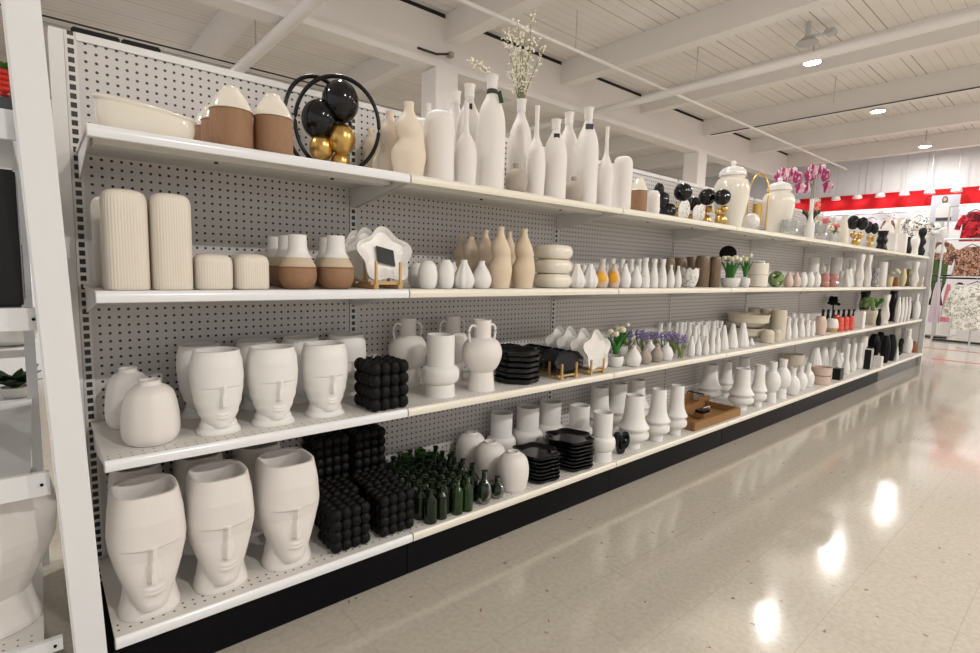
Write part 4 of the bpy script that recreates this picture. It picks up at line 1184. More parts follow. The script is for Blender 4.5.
PRODUCTS = [  # kind, x, y, z, radius, height, turn, depth ratio, label, category, group (metres)
  ('platter', 0.1357, -0.3562, 1.4542, 0.1153, 0.0748, 0.00, 1.00, 'oval cream glazed platter lying at the left end of the top shelf', 'platter', None),
  ('peak_vase', 0.3445, -0.1014, 1.4542, 0.0487, 0.1725, 0.00, 1.00, 'first brown vase with cream peaked shoulder on top shelf, counted from the platter', 'vase', 'brown and cream vases on the top shelf'),
  ('peak_vase', 0.3421, -0.2335, 1.4542, 0.0516, 0.1657, 0.00, 1.00, 'second brown vase with cream peaked shoulder on top shelf, counted from the platter', 'vase', 'brown and cream vases on the top shelf'),
  ('peak_vase', 0.3397, -0.3636, 1.4542, 0.0565, 0.1731, 0.00, 1.00, 'third brown vase with cream peaked shoulder on top shelf, counted from the platter', 'vase', 'brown and cream vases on the top shelf'),
  ('peak_vase', 0.4557, -0.3647, 1.4542, 0.0554, 0.1770, 0.00, 1.00, 'fourth brown vase with cream peaked shoulder on top shelf, counted from the platter', 'vase', 'brown and cream vases on the top shelf'),
  ('ring_sculpture', 0.7229, -0.2260, 1.4542, 0.1408, 0.3239, 0.00, 1.00, 'two black rings enclosing black and gold balls, standing on the top shelf', 'sculpture', None),
  ('wavy_vase_lit', 0.9416, -0.0511, 1.4542, 0.0391, 0.2292, 0.00, 1.00, 'first curvy beige vase from the left, beside the ring sculpture on top shelf', 'vase', 'curvy beige vases on the top shelf'),
  ('wavy_vase_lit', 0.9524, -0.1390, 1.4542, 0.0475, 0.2431, 0.00, 1.00, 'second curvy beige vase from the left, beside the ring sculpture on top shelf', 'vase', 'curvy beige vases on the top shelf'),
  ('wavy_vase_lit', 0.9223, -0.2389, 1.4542, 0.0550, 0.2513, 0.00, 1.00, 'third curvy beige vase from the left, beside the ring sculpture on top shelf', 'vase', 'curvy beige vases on the top shelf'),
  ('wavy_vase_lit', 0.9277, -0.3609, 1.4542, 0.0652, 0.2604, 0.00, 1.00, 'fourth curvy beige vase from the left, beside the ring sculpture on top shelf', 'vase', 'curvy beige vases on the top shelf'),
  ('dome_vase', 1.1035, -0.1679, 1.4542, 0.0622, 0.2714, 0.00, 1.00, 'broad white dome-topped vase half hidden behind the curvy beige vase on the top shelf', 'vase', None),
  ('dome_vase', 1.0588, -0.3637, 1.4542, 0.0564, 0.2548, 0.00, 1.00, 'broad white dome-topped vase between the curvy beige vases and the bottles on the top shelf', 'vase', None),
  ('dome_vase', 2.1827, -0.3719, 1.4542, 0.0482, 0.2642, 0.00, 1.00, 'broad white dome-topped vase at the right end of the white bottles on the top shelf', 'vase', None),
  ('stem_bottle', 1.2051, -0.0688, 1.4542, 0.0513, 0.3756, 0.00, 1.00, 'white slender-necked vase behind the dome vase, its left neck on the top shelf', 'vase', None),
  ('stem_bottle', 1.2118, -0.1847, 1.4542, 0.0454, 0.3807, 0.00, 1.00, 'white slender-necked vase rising behind the dome vase, right neck on the top shelf', 'vase', None),
  ('stem_bottle', 1.1723, -0.3770, 1.4542, 0.0430, 0.3084, 0.00, 1.00, 'white slender-necked vase left of the tallest bottle with hang tag on the top shelf', 'vase', None),
  ('stem_bottle', 1.5523, -0.3773, 1.4542, 0.0428, 0.3777, 0.00, 1.00, 'white slender-necked vase right of the taupe vase and blossom bottle on the top shelf', 'vase', None),
  ('stem_bottle', 2.0309, -0.3807, 1.4542, 0.0393, 0.3807, 0.00, 1.00, 'white slender-necked vase just left of the last dome vase on the top shelf', 'vase', None),
  ('flare_bottle', 1.3413, -0.0752, 1.4542, 0.0600, 0.4543, 0.00, 1.00, 'white flared bottle vase at the back between slender necks on the top shelf', 'vase', None),
  ('flare_bottle_tag', 1.3203, -0.2028, 1.4542, 0.0573, 0.4493, 0.00, 1.00, 'white flared bottle vase with a black card, behind the slender vase on the top shelf', 'vase', None),
  ('flare_bottle_hangtag', 1.3100, -0.3620, 1.4542, 0.0581, 0.4441, 0.00, 1.00, 'white flared bottle vase with dark hanging tag, tallest in the row on the top shelf', 'vase', None),
  ('flare_bottle', 1.5911, -0.2358, 1.4542, 0.0543, 0.4408, 0.00, 1.00, 'white flared bottle vase holding the tall blossom branches on the top shelf', 'vase', None),
  ('flare_bottle_tag', 1.6842, -0.3668, 1.4542, 0.0533, 0.3481, 0.00, 1.00, 'white flared bottle vase with black card, shortest of the bottles on the top shelf', 'vase', None),
  ('flare_bottle', 1.9393, -0.2133, 1.4542, 0.0568, 0.4599, 0.00, 1.00, 'white flared bottle vase behind the shortest bottle, without tag on the top shelf', 'vase', None),
  ('flare_bottle_label', 1.9042, -0.3651, 1.4542, 0.0547, 0.4454, 0.00, 1.00, 'white flared bottle vase with a white and grey label card on the top shelf', 'vase', None),
  ('taupe_bud', 1.4484, -0.3719, 1.4542, 0.0482, 0.1233, 0.00, 1.00, 'small round taupe bud vase below the blossom bottle on the top shelf', 'vase', None),
  ('taupe_bud', 1.8060, -0.3779, 1.4542, 0.0423, 0.1161, 0.00, 1.00, 'small round taupe bud vase left of the bottle with white label on the top shelf', 'vase', None),
  ('peak_vase', 2.3264, -0.3757, 1.4542, 0.0444, 0.1787, 0.00, 1.00, 'brown vase with cream peak right of the white bottles on top shelf', 'vase', None),
  ('dome_cup', 2.4505, -0.3851, 1.4542, 0.0349, 0.1252, 0.00, 1.00, 'low white dome cup beside the brown vase on the top shelf', 'vase', None),
  ('thinker', 2.8879, -0.1741, 1.4542, 0.0860, 0.2483, -1.01, 1.00, 'glossy black seated figurine on the top shelf', 'figurine', None),
  ('topiary', 3.0601, -0.2028, 1.4542, 0.0572, 0.2604, -1.05, 1.00, 'first black ball on gold balls from the left, middle of the top shelf', 'sculpture', 'black and gold ball sculptures on the top shelf'),
  ('topiary', 3.4190, -0.0809, 1.4542, 0.0492, 0.2237, -1.06, 1.00, 'second black ball on gold balls from the left, middle of the top shelf', 'sculpture', 'black and gold ball sculptures on the top shelf'),
  ('topiary', 3.3112, -0.2345, 1.4542, 0.0556, 0.2528, -1.08, 1.00, 'third black ball on gold balls from the left, middle of the top shelf', 'sculpture', 'black and gold ball sculptures on the top shelf'),
  ('topiary', 3.2936, -0.3480, 1.4542, 0.0520, 0.2368, -1.11, 1.00, 'fourth black ball on gold balls from the left, middle of the top shelf', 'sculpture', 'black and gold ball sculptures on the top shelf'),
  ('speckle_lump', 2.7845, -0.3762, 1.4542, 0.0439, 0.1127, 0.00, 1.00, 'white lumpy ornament with dark speckles, left one on top shelf', 'ornament', None),
  ('speckle_lump', 2.9594, -0.3721, 1.4542, 0.0480, 0.1073, 0.00, 1.00, 'white lumpy ornament with dark speckles, right one beside gold balls on top shelf', 'ornament', None),
  ('ginger_jar', 3.5382, -0.2868, 1.4542, 0.1137, 0.4573, 0.00, 1.00, 'white lidded ginger jar left of the gold arch on the top shelf', 'jar', None),
  ('ginger_jar', 4.4841, -0.2214, 1.4542, 0.1206, 0.4777, 0.00, 1.00, 'white lidded ginger jar right of the gold arch on the top shelf', 'jar', None),
  ('urchin', 3.6858, -0.3716, 1.4542, 0.0545, 0.1161, 0.00, 1.00, 'small white textured ball ornament before the ginger jar on top shelf', 'ornament', None),
  ('gold_arch', 3.8859, -0.3188, 1.4542, 0.0712, 0.4205, -1.16, 1.00, 'gold arch candle holder with gold cup between two ginger jars', 'candle holder', None),
  ('orchid', 4.7384, -0.1621, 1.4542, 0.1452, 0.5776, -1.20, 1.00, 'pink and white orchid plant behind the right ginger jar on top shelf', 'plant', None),
  ('orchid', 5.3877, -0.1601, 1.4542, 0.1432, 0.6943, -1.24, 1.00, 'pink and white orchid plant beside the slim white vase on top shelf', 'plant', None),
  ('crystal_bowl', 4.3731, -0.3662, 1.4542, 0.0599, 0.1250, 0.00, 1.00, 'cut glass bowl before the orchids, left on the top shelf', 'bowl', None),
  ('crystal_bowl', 5.0213, -0.3690, 1.4542, 0.0562, 0.1420, 0.00, 1.00, 'cut glass bowl right of the slim white vase on the top shelf', 'bowl', None),
  ('white_candle', 4.7198, -0.3885, 1.4542, 0.0347, 0.3188, 0.00, 1.00, 'slim white vase before the orchids on the top shelf', 'vase', None),
  ('pink_arrangement', 5.6314, -0.1891, 1.4542, 0.0671, 0.2891, -1.26, 1.00, 'glass box of pink and cream flowers behind the cut glass bowl on top shelf', 'flowers', None),
  ('pink_arrangement', 5.4152, -0.3543, 1.4542, 0.0504, 0.1987, -1.27, 1.00, 'glass box of pink and cream flowers left of the cream cone vase on top shelf', 'flowers', None),
  ('cone_cream', 5.5867, -0.3776, 1.4542, 0.0467, 0.2563, 0.00, 1.00, 'cream cone-shaped vase left of the black balls on the top shelf', 'vase', None),
  ('cone_cream', 5.7634, -0.2435, 1.4542, 0.0402, 0.2596, 0.00, 1.00, 'cream cone-shaped vase behind the pink flowers on the top shelf', 'vase', None),
  ('cone_cream', 8.2093, -0.2147, 1.4542, 0.0499, 0.4482, 0.00, 1.00, 'cream cone-shaped vase behind the white boxes on the top shelf', 'vase', None),
  ('topiary_pair', 6.2403, -0.3064, 1.4542, 0.0920, 0.3250, -1.30, 1.00, 'paired black balls on gold balls, larger one far along top shelf', 'sculpture', None),
  ('topiary_pair', 6.6168, -0.3341, 1.4542, 0.0615, 0.2934, -1.32, 1.00, 'paired black balls on gold balls, smaller one beside hourglass vase far along top shelf', 'sculpture', None),
  ('hourglass_black', 6.9036, -0.3697, 1.4542, 0.0555, 0.2073, 0.00, 1.00, 'black hourglass vase far along the top shelf', 'vase', None),
  ('flare_bottle', 7.8299, -0.1913, 1.4542, 0.0757, 0.4429, 0.00, 1.00, 'tall white bottle vase far along the top shelf behind the hourglass vase', 'vase', None),
  ('box_white', 7.2319, -0.3796, 1.4542, 0.0446, 0.2065, 0.00, 1.00, 'white square planter far along top shelf, left of two', 'planter', None),
  ('box_white', 7.6712, -0.3780, 1.4542, 0.0463, 0.2288, 0.00, 1.00, 'white square planter far along top shelf, right of two', 'planter', None),
  ('black_slim', 7.9649, -0.3818, 1.4542, 0.0421, 0.2053, 0.00, 1.00, 'slim black vase near the far end of the top shelf', 'vase', None),
  ('bubble_tall_white', 8.3261, -0.3782, 1.4542, 0.0461, 0.3011, 0.00, 1.00, 'white bulging vase near the far end of the top shelf', 'vase', None),
  ('bubble_tall_black', 8.6680, -0.3771, 1.4542, 0.0473, 0.3621, 0.00, 1.00, 'tall black bulging vase at the far end of the top shelf', 'vase', None),
  ('canister', 0.0667, -0.1812, 1.0581, 0.0489, 0.2526, 0.00, 1.00, 'tall ribbed cream vase at the back, left end of second shelf', 'vase', None),
  ('canister', 0.0742, -0.3692, 1.0581, 0.0509, 0.2560, 0.00, 1.00, 'tall ribbed cream vase in front, nearest the upright, left end of second shelf', 'vase', None),
  ('canister', 0.1764, -0.3708, 1.0581, 0.0493, 0.2565, 0.00, 1.00, 'tall ribbed cream vase in front, beside the short ones, left end of second shelf', 'vase', None),
  ('canister_short', 0.2779, -0.3701, 1.0581, 0.0499, 0.1009, 0.00, 1.00, 'short ribbed cream vase, left of two on second shelf', 'vase', None),
  ('canister_short', 0.3793, -0.3706, 1.0581, 0.0495, 0.1048, 0.00, 1.00, 'short ribbed cream vase, right of two on second shelf', 'vase', None),
  ('neck_vase', 0.5410, -0.1075, 1.0581, 0.0525, 0.1708, 0.00, 1.00, 'first white-necked brown-bottomed vase from the left on second shelf', 'vase', 'white-necked brown vases on the second shelf'),
  ('neck_vase', 0.5384, -0.2336, 1.0581, 0.0565, 0.1708, 0.00, 1.00, 'second white-necked brown-bottomed vase from the left on second shelf', 'vase', 'white-necked brown vases on the second shelf'),
  ('neck_vase', 0.5255, -0.3622, 1.0581, 0.0579, 0.1696, 0.00, 1.00, 'third white-necked brown-bottomed vase from the left on second shelf', 'vase', 'white-necked brown vases on the second shelf'),
  ('neck_vase', 0.6860, -0.2156, 1.0581, 0.0545, 0.1731, 0.00, 1.00, 'fourth white-necked brown-bottomed vase from the left on second shelf', 'vase', 'white-necked brown vases on the second shelf'),
  ('neck_vase', 0.6536, -0.3603, 1.0581, 0.0597, 0.1743, 0.00, 1.00, 'fifth white-necked brown-bottomed vase from the left on second shelf', 'vase', 'white-necked brown vases on the second shelf'),
  ('plate_rack', 0.8245, -0.2550, 1.0581, 0.0655, 0.0950, 0.00, 2.37, 'pale wooden plate stand holding white flower plates on second shelf', 'plate stand', None),
  ('flower_plate_card', 0.8403, -0.3750, 1.0871, 0.1102, 0.1907, 0.00, 1.00, 'white flower-shaped plate standing in the wooden rack on second shelf, front one with black label', 'plate', None),
  ('flower_plate', 0.8140, -0.2900, 1.0871, 0.0894, 0.1887, 0.00, 1.00, 'white flower-shaped plate standing in the wooden rack on second shelf, middle one', 'plate', None),
  ('flower_plate', 0.8154, -0.2050, 1.0871, 0.0851, 0.1812, 0.00, 1.00, 'white flower-shaped plate standing in the wooden rack on second shelf, back one', 'plate', None),
  ('egg_vase', 1.0348, -0.2569, 1.0581, 0.0332, 0.0951, 0.00, 1.00, 'small white oval bud vase behind, nearest the flower plates on the second shelf', 'vase', None),
  ('egg_vase', 1.0027, -0.3841, 1.0581, 0.0360, 0.1030, 0.00, 1.00, 'small white oval bud vase first in front from flower plates on the second shelf', 'vase', None),
  ('egg_vase', 1.0832, -0.3878, 1.0581, 0.0323, 0.1093, 0.00, 1.00, 'small white oval bud vase second in front from flower plates on the second shelf', 'vase', None),
  ('garlic_vase', 1.1731, -0.3818, 1.0581, 0.0409, 0.1121, 0.00, 1.00, 'white garlic-shaped bud vase with flutes, left of the curvy beige vases, second shelf', 'vase', None),
  ('garlic_vase', 1.8484, -0.3850, 1.0581, 0.0401, 0.1143, 0.00, 1.00, 'white garlic-shaped bud vase left of two beside the stacked cream dishes, second shelf', 'vase', None),
  ('garlic_vase', 1.9467, -0.3830, 1.0581, 0.0397, 0.1170, 0.00, 1.00, 'white garlic-shaped bud vase right of two beside the stacked cream dishes, second shelf', 'vase', None),
  ('garlic_vase', 2.0513, -0.2543, 1.0581, 0.0382, 0.1130, 0.00, 1.00, 'white garlic-shaped bud vase half hidden behind the fluted pair, second shelf', 'vase', None),
  ('pear_vase', 1.2637, -0.3817, 1.0581, 0.0411, 0.1109, 0.00, 1.00, 'small white pear-shaped bud vase touching the front curvy beige vase on the second shelf', 'vase', None),
  ('pear_vase', 1.2132, -0.2569, 1.0581, 0.0355, 0.1042, 0.00, 1.00, 'small white pear-shaped bud vase hidden between oval and garlic vases on the second shelf', 'vase', None),
  ('pear_vase', 2.2248, -0.3886, 1.0581, 0.0337, 0.1244, 0.00, 1.00, 'small white pear-shaped bud vase right of the sunflower vases on the second shelf', 'vase', None),
  ('pear_vase', 2.3247, -0.3893, 1.0581, 0.0330, 0.1165, 0.00, 1.00, 'small white pear-shaped bud vase left of the yellow-dotted bottle on the second shelf', 'vase', None),
  ('wavy_vase', 1.4029, -0.0584, 1.0581, 0.0442, 0.2273, 0.00, 1.00, 'first curvy beige vase from the left on the second shelf', 'vase', 'curvy beige vases on the second shelf'),
  ('wavy_vase', 1.3844, -0.1546, 1.0581, 0.0472, 0.2416, 0.00, 1.00, 'second curvy beige vase from the left on the second shelf', 'vase', 'curvy beige vases on the second shelf'),
  ('wavy_vase', 1.3862, -0.2543, 1.0581, 0.0459, 0.2472, 0.00, 1.00, 'third curvy beige vase from the left on the second shelf', 'vase', 'curvy beige vases on the second shelf'),
  ('wavy_vase', 1.3748, -0.3657, 1.0581, 0.0544, 0.2545, 0.00, 1.00, 'fourth curvy beige vase from the left on the second shelf', 'vase', 'curvy beige vases on the second shelf'),
  ('wavy_vase', 1.5640, -0.2114, 1.0581, 0.0486, 0.2558, 0.00, 1.00, 'fifth curvy beige vase from the left on the second shelf', 'vase', 'curvy beige vases on the second shelf'),
  ('wavy_vase', 1.5113, -0.3658, 1.0581, 0.0543, 0.2556, 0.00, 1.00, 'sixth curvy beige vase from the left on the second shelf', 'vase', 'curvy beige vases on the second shelf'),
  ('pillow_dish', 1.7310, -0.3343, 1.0581, 0.0857, 0.0661, 0.00, 1.00, 'cream cushion-shaped dish, lowest of three stacked on the second shelf', 'dish', 'stacked cream dishes on the second shelf'),
  ('pillow_dish', 1.7310, -0.3343, 1.1242, 0.0857, 0.0661, 0.00, 1.00, 'cream cushion-shaped dish, middle of three stacked on the second shelf', 'dish', 'stacked cream dishes on the second shelf'),
  ('pillow_dish', 1.7310, -0.3343, 1.1904, 0.0857, 0.0661, 0.00, 1.00, 'cream cushion-shaped dish, topmost of three stacked on the second shelf', 'dish', 'stacked cream dishes on the second shelf'),
  ('sun_vase', 2.0338, -0.3835, 1.0581, 0.0391, 0.1143, -0.91, 1.00, 'pink bud vase painted with a big yellow sunflower, left one, second shelf', 'vase', None),
  ('sun_vase', 2.1302, -0.3891, 1.0581, 0.0331, 0.1219, -0.93, 1.00, 'pink bud vase painted with a big yellow sunflower, right one, second shelf', 'vase', None),
  ('milk_bottle', 2.2217, -0.2436, 1.0581, 0.0283, 0.1493, 0.00, 1.00, 'first tall white bottle vase from left, back row behind the sunflower vases', 'vase', 'tall white bottles in the back row of the second shelf'),
  ('milk_bottle', 2.3065, -0.2446, 1.0581, 0.0273, 0.1520, 0.00, 1.00, 'second tall white bottle vase from left, back row behind the sunflower vases', 'vase', 'tall white bottles in the back row of the second shelf'),
  ('milk_bottle', 2.3945, -0.2456, 1.0581, 0.0262, 0.1549, 0.00, 1.00, 'third tall white bottle vase from left, back row behind the sunflower vases', 'vase', 'tall white bottles in the back row of the second shelf'),
  ('milk_bottle', 2.4811, -0.2466, 1.0581, 0.0251, 0.1577, 0.00, 1.00, 'fourth tall white bottle vase from left, back row behind the sunflower vases', 'vase', 'tall white bottles in the back row of the second shelf'),
  ('milk_bottle', 2.5558, -0.2477, 1.0581, 0.0239, 0.1601, 0.00, 1.00, 'fifth tall white bottle vase from left, back row behind the sunflower vases', 'vase', 'tall white bottles in the back row of the second shelf'),
  ('milk_bottle_dot', 2.3989, -0.3941, 1.0581, 0.0278, 0.1612, -0.99, 1.00, 'white bottle vase with yellow painted dot, left one on the second shelf', 'vase', None),
  ('milk_bottle', 2.4824, -0.3964, 1.0581, 0.0253, 0.1586, 0.00, 1.00, 'white bottle vase plain, between two dotted ones on the second shelf', 'vase', None),
  ('milk_bottle_dot', 2.5679, -0.3961, 1.0581, 0.0257, 0.1614, -1.02, 1.00, 'white bottle vase with yellow painted dot, right one on the second shelf', 'vase', None),
  ('painted_bud', 2.6539, -0.3971, 1.0581, 0.0246, 0.1302, -1.03, 1.00, 'small painted white bud vase right of the dotted bottle on the second shelf', 'vase', None),
  ('painted_bud', 2.7303, -0.3982, 1.0581, 0.0234, 0.1264, -1.05, 1.00, 'small painted white bud vase touching the petal bowl on the second shelf', 'vase', None),
  ('petal_bowl', 2.9125, -0.3675, 1.0581, 0.0526, 0.1122, -1.06, 1.00, 'white petal-edged bowl with fine speckles before the brown vases', 'bowl', None),
  ('bark_vase', 3.0537, -0.1333, 1.0581, 0.0468, 0.1822, 0.00, 1.00, 'brown glazed cylinder vase, first from left at back on the second shelf', 'vase', None),
  ('bark_vase', 3.2042, -0.1323, 1.0581, 0.0478, 0.1873, 0.00, 1.00, 'brown glazed cylinder vase, second from left at back on the second shelf', 'vase', None),
  ('bark_vase', 3.3502, -0.1347, 1.0581, 0.0454, 0.1991, 0.00, 1.00, 'brown glazed cylinder vase, third from left at back on the second shelf', 'vase', None),
  ('bark_vase', 3.2048, -0.2927, 1.0581, 0.0470, 0.2009, 0.00, 1.00, 'brown glazed cylinder vase, in front beside the petal bowl on the second shelf', 'vase', None),
  ('bark_vase', 3.2756, -0.3427, 1.0581, 0.0377, 0.1970, 0.00, 1.00, 'brown glazed cylinder vase, in front left of the tulips on the second shelf', 'vase', None),
  ('black_disc', 3.9075, -0.1173, 1.0581, 0.0627, 0.3052, -1.12, 1.00, 'round black ornament at the back behind the tulips on second shelf', 'ornament', None),
  ('tulip_pot_wide', 3.4791, -0.3522, 1.0581, 0.0679, 0.2310, -1.13, 1.00, 'cream tulips with green leaves in a wide white pot, second shelf', 'plant', None),
  ('tulip_pot', 3.6654, -0.3682, 1.0581, 0.0519, 0.2452, -1.15, 1.00, 'cream tulips with green leaves in a small white pot, second shelf', 'plant', None),
  ('stack_box', 3.9829, -0.3186, 1.0581, 0.0715, 0.0869, 0.00, 1.00, 'cream round box, lower of two stacked on the second shelf', 'box', None),
  ('stack_box', 3.9829, -0.3186, 1.1450, 0.0715, 0.0869, 0.00, 1.00, 'cream round box, upper of two stacked on the second shelf', 'box', None),
  ('knob_ornament', 3.9829, -0.3186, 1.2318, 0.0465, 0.0256, 0.00, 1.00, 'white flower ornament lying on the stacked cream boxes', 'ornament', None),
  ('rattan_ball', 4.2153, -0.3610, 1.0581, 0.0591, 0.1234, 0.00, 1.00, 'open ball woven of pale green strips on second shelf', 'ornament', None),
  ('pink_bud', 4.3773, -0.3893, 1.0581, 0.0362, 0.1192, 0.00, 1.00, 'pale pink bud vase beside the woven ball on the second shelf', 'vase', None),
  ('pink_bud', 4.5308, -0.3899, 1.0581, 0.0356, 0.1218, 0.00, 1.00, 'pale pink bud vase beside the white bud vases on the second shelf', 'vase', None),
  ('jar_bud', 4.6701, -0.3919, 1.0581, 0.0332, 0.1242, 0.00, 1.00, 'small round white bud vase right of the pale pink ones, left of three', 'vase', None),
  ('jar_bud', 4.8263, -0.3906, 1.0581, 0.0346, 0.1268, 0.00, 1.00, 'small round white bud vase right of the pale pink ones, middle of three', 'vase', None),
  ('jar_bud', 4.9783, -0.3909, 1.0581, 0.0343, 0.1293, 0.00, 1.00, 'small round white bud vase right of the pale pink ones, right of three', 'vase', None),
  ('bubble_jar_pink', 5.1887, -0.3865, 1.0581, 0.0396, 0.1196, 0.00, 1.00, 'pink glass bubble jar left in front on second shelf', 'jar', None),
  ('bubble_jar_pink', 5.4247, -0.3837, 1.0581, 0.0428, 0.1185, 0.00, 1.00, 'pink glass bubble jar right in front on second shelf', 'jar', None),
  ('bubble_jar_pink', 5.7535, -0.2574, 1.0581, 0.0385, 0.1198, 0.00, 1.00, 'pink glass bubble jar in the back row on second shelf', 'jar', None),
  ('cyl_grey', 5.7179, -0.1159, 1.0581, 0.0486, 0.2720, 0.00, 1.00, 'tall plain white cylinder vase at the back left of the knot on second shelf', 'vase', None),
  ('cyl_grey', 6.2560, -0.1497, 1.0581, 0.0554, 0.2954, 0.00, 1.00, 'tall plain white cylinder vase behind the pink jars on second shelf', 'vase', None),
  ('cyl_grey', 7.0901, -0.3560, 1.0581, 0.0485, 0.2749, 0.00, 1.00, 'tall plain white cylinder vase right of the mosaic vase on second shelf', 'vase', None),
  ('knot_white', 6.0520, -0.1044, 1.0581, 0.0503, 0.2425, -1.27, 1.00, 'white knot ornament at the back of the second shelf', 'ornament', None),
  ('twist_vase', 5.8309, -0.3822, 1.0581, 0.0417, 0.1721, 0.00, 1.00, 'twisted white vase right of the pink jars on second shelf', 'vase', None),
  ('twist_vase', 6.0994, -0.2621, 1.0581, 0.0417, 0.1551, 0.00, 1.00, 'twisted white vase in the row behind pink jars on second shelf', 'vase', None),
  ('twist_vase', 6.7408, -0.1590, 1.0581, 0.0452, 0.2848, 0.00, 1.00, 'twisted white vase at the back, tallest of three on second shelf', 'vase', None),
  ('wave_tall_white', 6.1839, -0.3809, 1.0581, 0.0431, 0.3235, 0.00, 1.00, 'tall wavy white vase left of a pair on second shelf', 'vase', None),
  ('wave_tall_white', 6.4388, -0.3842, 1.0581, 0.0394, 0.3281, 0.00, 1.00, 'tall wavy white vase right of a pair on second shelf', 'vase', None),
  ('wave_tall_white', 8.4916, -0.3748, 1.0581, 0.0498, 0.3156, 0.00, 1.00, 'tall wavy white vase at the far end on second shelf', 'vase', None),
  ('check_vase', 6.7168, -0.3898, 1.0581, 0.0333, 0.2009, 0.00, 1.00, 'dark mosaic vase beside the tall wavy vases, second shelf', 'vase', None),
  ('dish_stone', 7.2923, -0.3905, 1.0581, 0.0325, 0.1115, 0.00, 1.00, 'small pale yellow dish far along the second shelf', 'dish', None),
  ('flower_pot_white', 8.0911, -0.2627, 1.0581, 0.0631, 0.2408, -1.36, 1.00, 'white flowers in a small amber pot on second shelf', 'flowers', None),
  ('leaf_vase', 7.8764, -0.3890, 1.0581, 0.0341, 0.2260, 0.00, 1.00, 'pale yellow leaf-shaped vase far along the second shelf', 'vase', None),
  ('olive_vase', 8.6572, -0.2812, 1.0581, 0.0428, 0.2278, 0.00, 1.00, 'olive vase far along the second shelf', 'vase', None),
  ('book_stack', 8.8280, -0.3864, 1.0581, 0.0370, 0.1283, 0.00, 1.00, 'small cream boxes stacked at the far end of second shelf', 'box', None),
  ('round_shoulder_vase', 0.0927, -0.1183, 0.6280, 0.0618, 0.1795, 0.00, 1.00, 'squat white rounded vase at the back at left end of third shelf', 'vase', None),
  ('round_shoulder_vase', 0.1202, -0.3227, 0.6280, 0.0712, 0.1766, 0.00, 1.00, 'squat white rounded vase in front at left end of third shelf', 'vase', None),
  ('face_small', 0.2924, -0.3263, 0.6280, 0.0720, 0.2474, 0.00, 1.00, 'small white face planter, first from left in the front row of third shelf', 'planter', 'small face planters on the third shelf'),
  ('face_small', 0.4534, -0.3278, 0.6280, 0.0761, 0.2446, 0.00, 1.00, 'small white face planter, second from left in the front row of third shelf', 'planter', 'small face planters on the third shelf'),
  ('face_small', 0.6267, -0.3279, 0.6280, 0.0765, 0.2441, 0.00, 1.00, 'small white face planter, third from left in the front row of third shelf', 'planter', 'small face planters on the third shelf'),
  ('face_small', 0.2923, -0.1112, 0.6280, 0.0689, 0.2359, 0.00, 1.00, 'small white face planter, first from left in the back row of third shelf', 'planter', 'small face planters on the third shelf'),
  ('face_small', 0.4726, -0.1089, 0.6280, 0.0712, 0.2370, 0.00, 1.00, 'small white face planter, second from left in the back row of third shelf', 'planter', 'small face planters on the third shelf'),
  ('face_small', 0.6290, -0.1099, 0.6280, 0.0702, 0.2383, 0.00, 1.00, 'small white face planter, third from left in the back row of third shelf', 'planter', 'small face planters on the third shelf'),
  ('face_small', 0.8109, -0.1037, 0.6280, 0.0764, 0.2380, 0.00, 1.00, 'small white face planter, fourth from left in the back row of third shelf', 'planter', 'small face planters on the third shelf'),
  ('bubble_cube', 0.8312, -0.3490, 0.6280, 0.0764, 0.1758, 0.00, 1.00, 'black bubble cube vase at the seam on the third shelf', 'vase', None),
  ('amphora', 1.0905, -0.1074, 0.6280, 0.0826, 0.2919, 0.00, 1.00, 'white two-handled vase behind the black bubble cube on third shelf', 'vase', None),
  ('amphora', 1.3336, -0.0982, 0.6280, 0.0826, 0.2912, 0.00, 1.00, 'white two-handled vase at the back between two front vases on third shelf', 'vase', None),
  ('amphora', 1.3111, -0.3401, 0.6280, 0.0855, 0.2975, 0.00, 1.00, 'white two-handled vase in front beside the black bowls on third shelf', 'vase', None),
  ('belly_vase', 1.1060, -0.3292, 0.6280, 0.0766, 0.2461, 0.00, 1.00, 'white cylinder-necked bellied vase left of the two-handled vase, third shelf', 'vase', None),
  ('black_bowl', 1.5584, -0.3017, 0.6280, 0.1078, 0.0237, 0.00, 1.00, 'glossy black scalloped bowl, first from the bottom of the front stack, third shelf', 'bowl', 'glossy black bowls stacked in front on the third shelf'),
  ('black_bowl', 1.5618, -0.3017, 0.6527, 0.1065, 0.0237, -0.04, 1.00, 'glossy black scalloped bowl, second from the bottom of the front stack, third shelf', 'bowl', 'glossy black bowls stacked in front on the third shelf'),
  ('black_bowl', 1.5549, -0.3017, 0.6774, 0.1071, 0.0237, -0.02, 1.00, 'glossy black scalloped bowl, third from the bottom of the front stack, third shelf', 'bowl', 'glossy black bowls stacked in front on the third shelf'),
  ('black_bowl', 1.5584, -0.3017, 0.7021, 0.1087, 0.0237, 0.03, 1.00, 'glossy black scalloped bowl, fourth from the bottom of the front stack, third shelf', 'bowl', 'glossy black bowls stacked in front on the third shelf'),
  ('black_bowl', 1.5618, -0.3017, 0.7268, 0.1089, 0.0237, 0.04, 1.00, 'glossy black scalloped bowl, fifth from the bottom of the front stack, third shelf', 'bowl', 'glossy black bowls stacked in front on the third shelf'),
  ('black_bowl', 1.5548, -0.3017, 0.7515, 0.1075, 0.0237, -0.01, 1.00, 'glossy black scalloped bowl, sixth from the bottom of the front stack, third shelf', 'bowl', 'glossy black bowls stacked in front on the third shelf'),
  ('black_bowl', 1.6807, -0.1073, 0.6280, 0.0728, 0.0211, 0.00, 1.00, 'glossy black scalloped bowl, first from the bottom of the back stack, third shelf', 'bowl', 'glossy black bowls stacked at the back of the third shelf'),
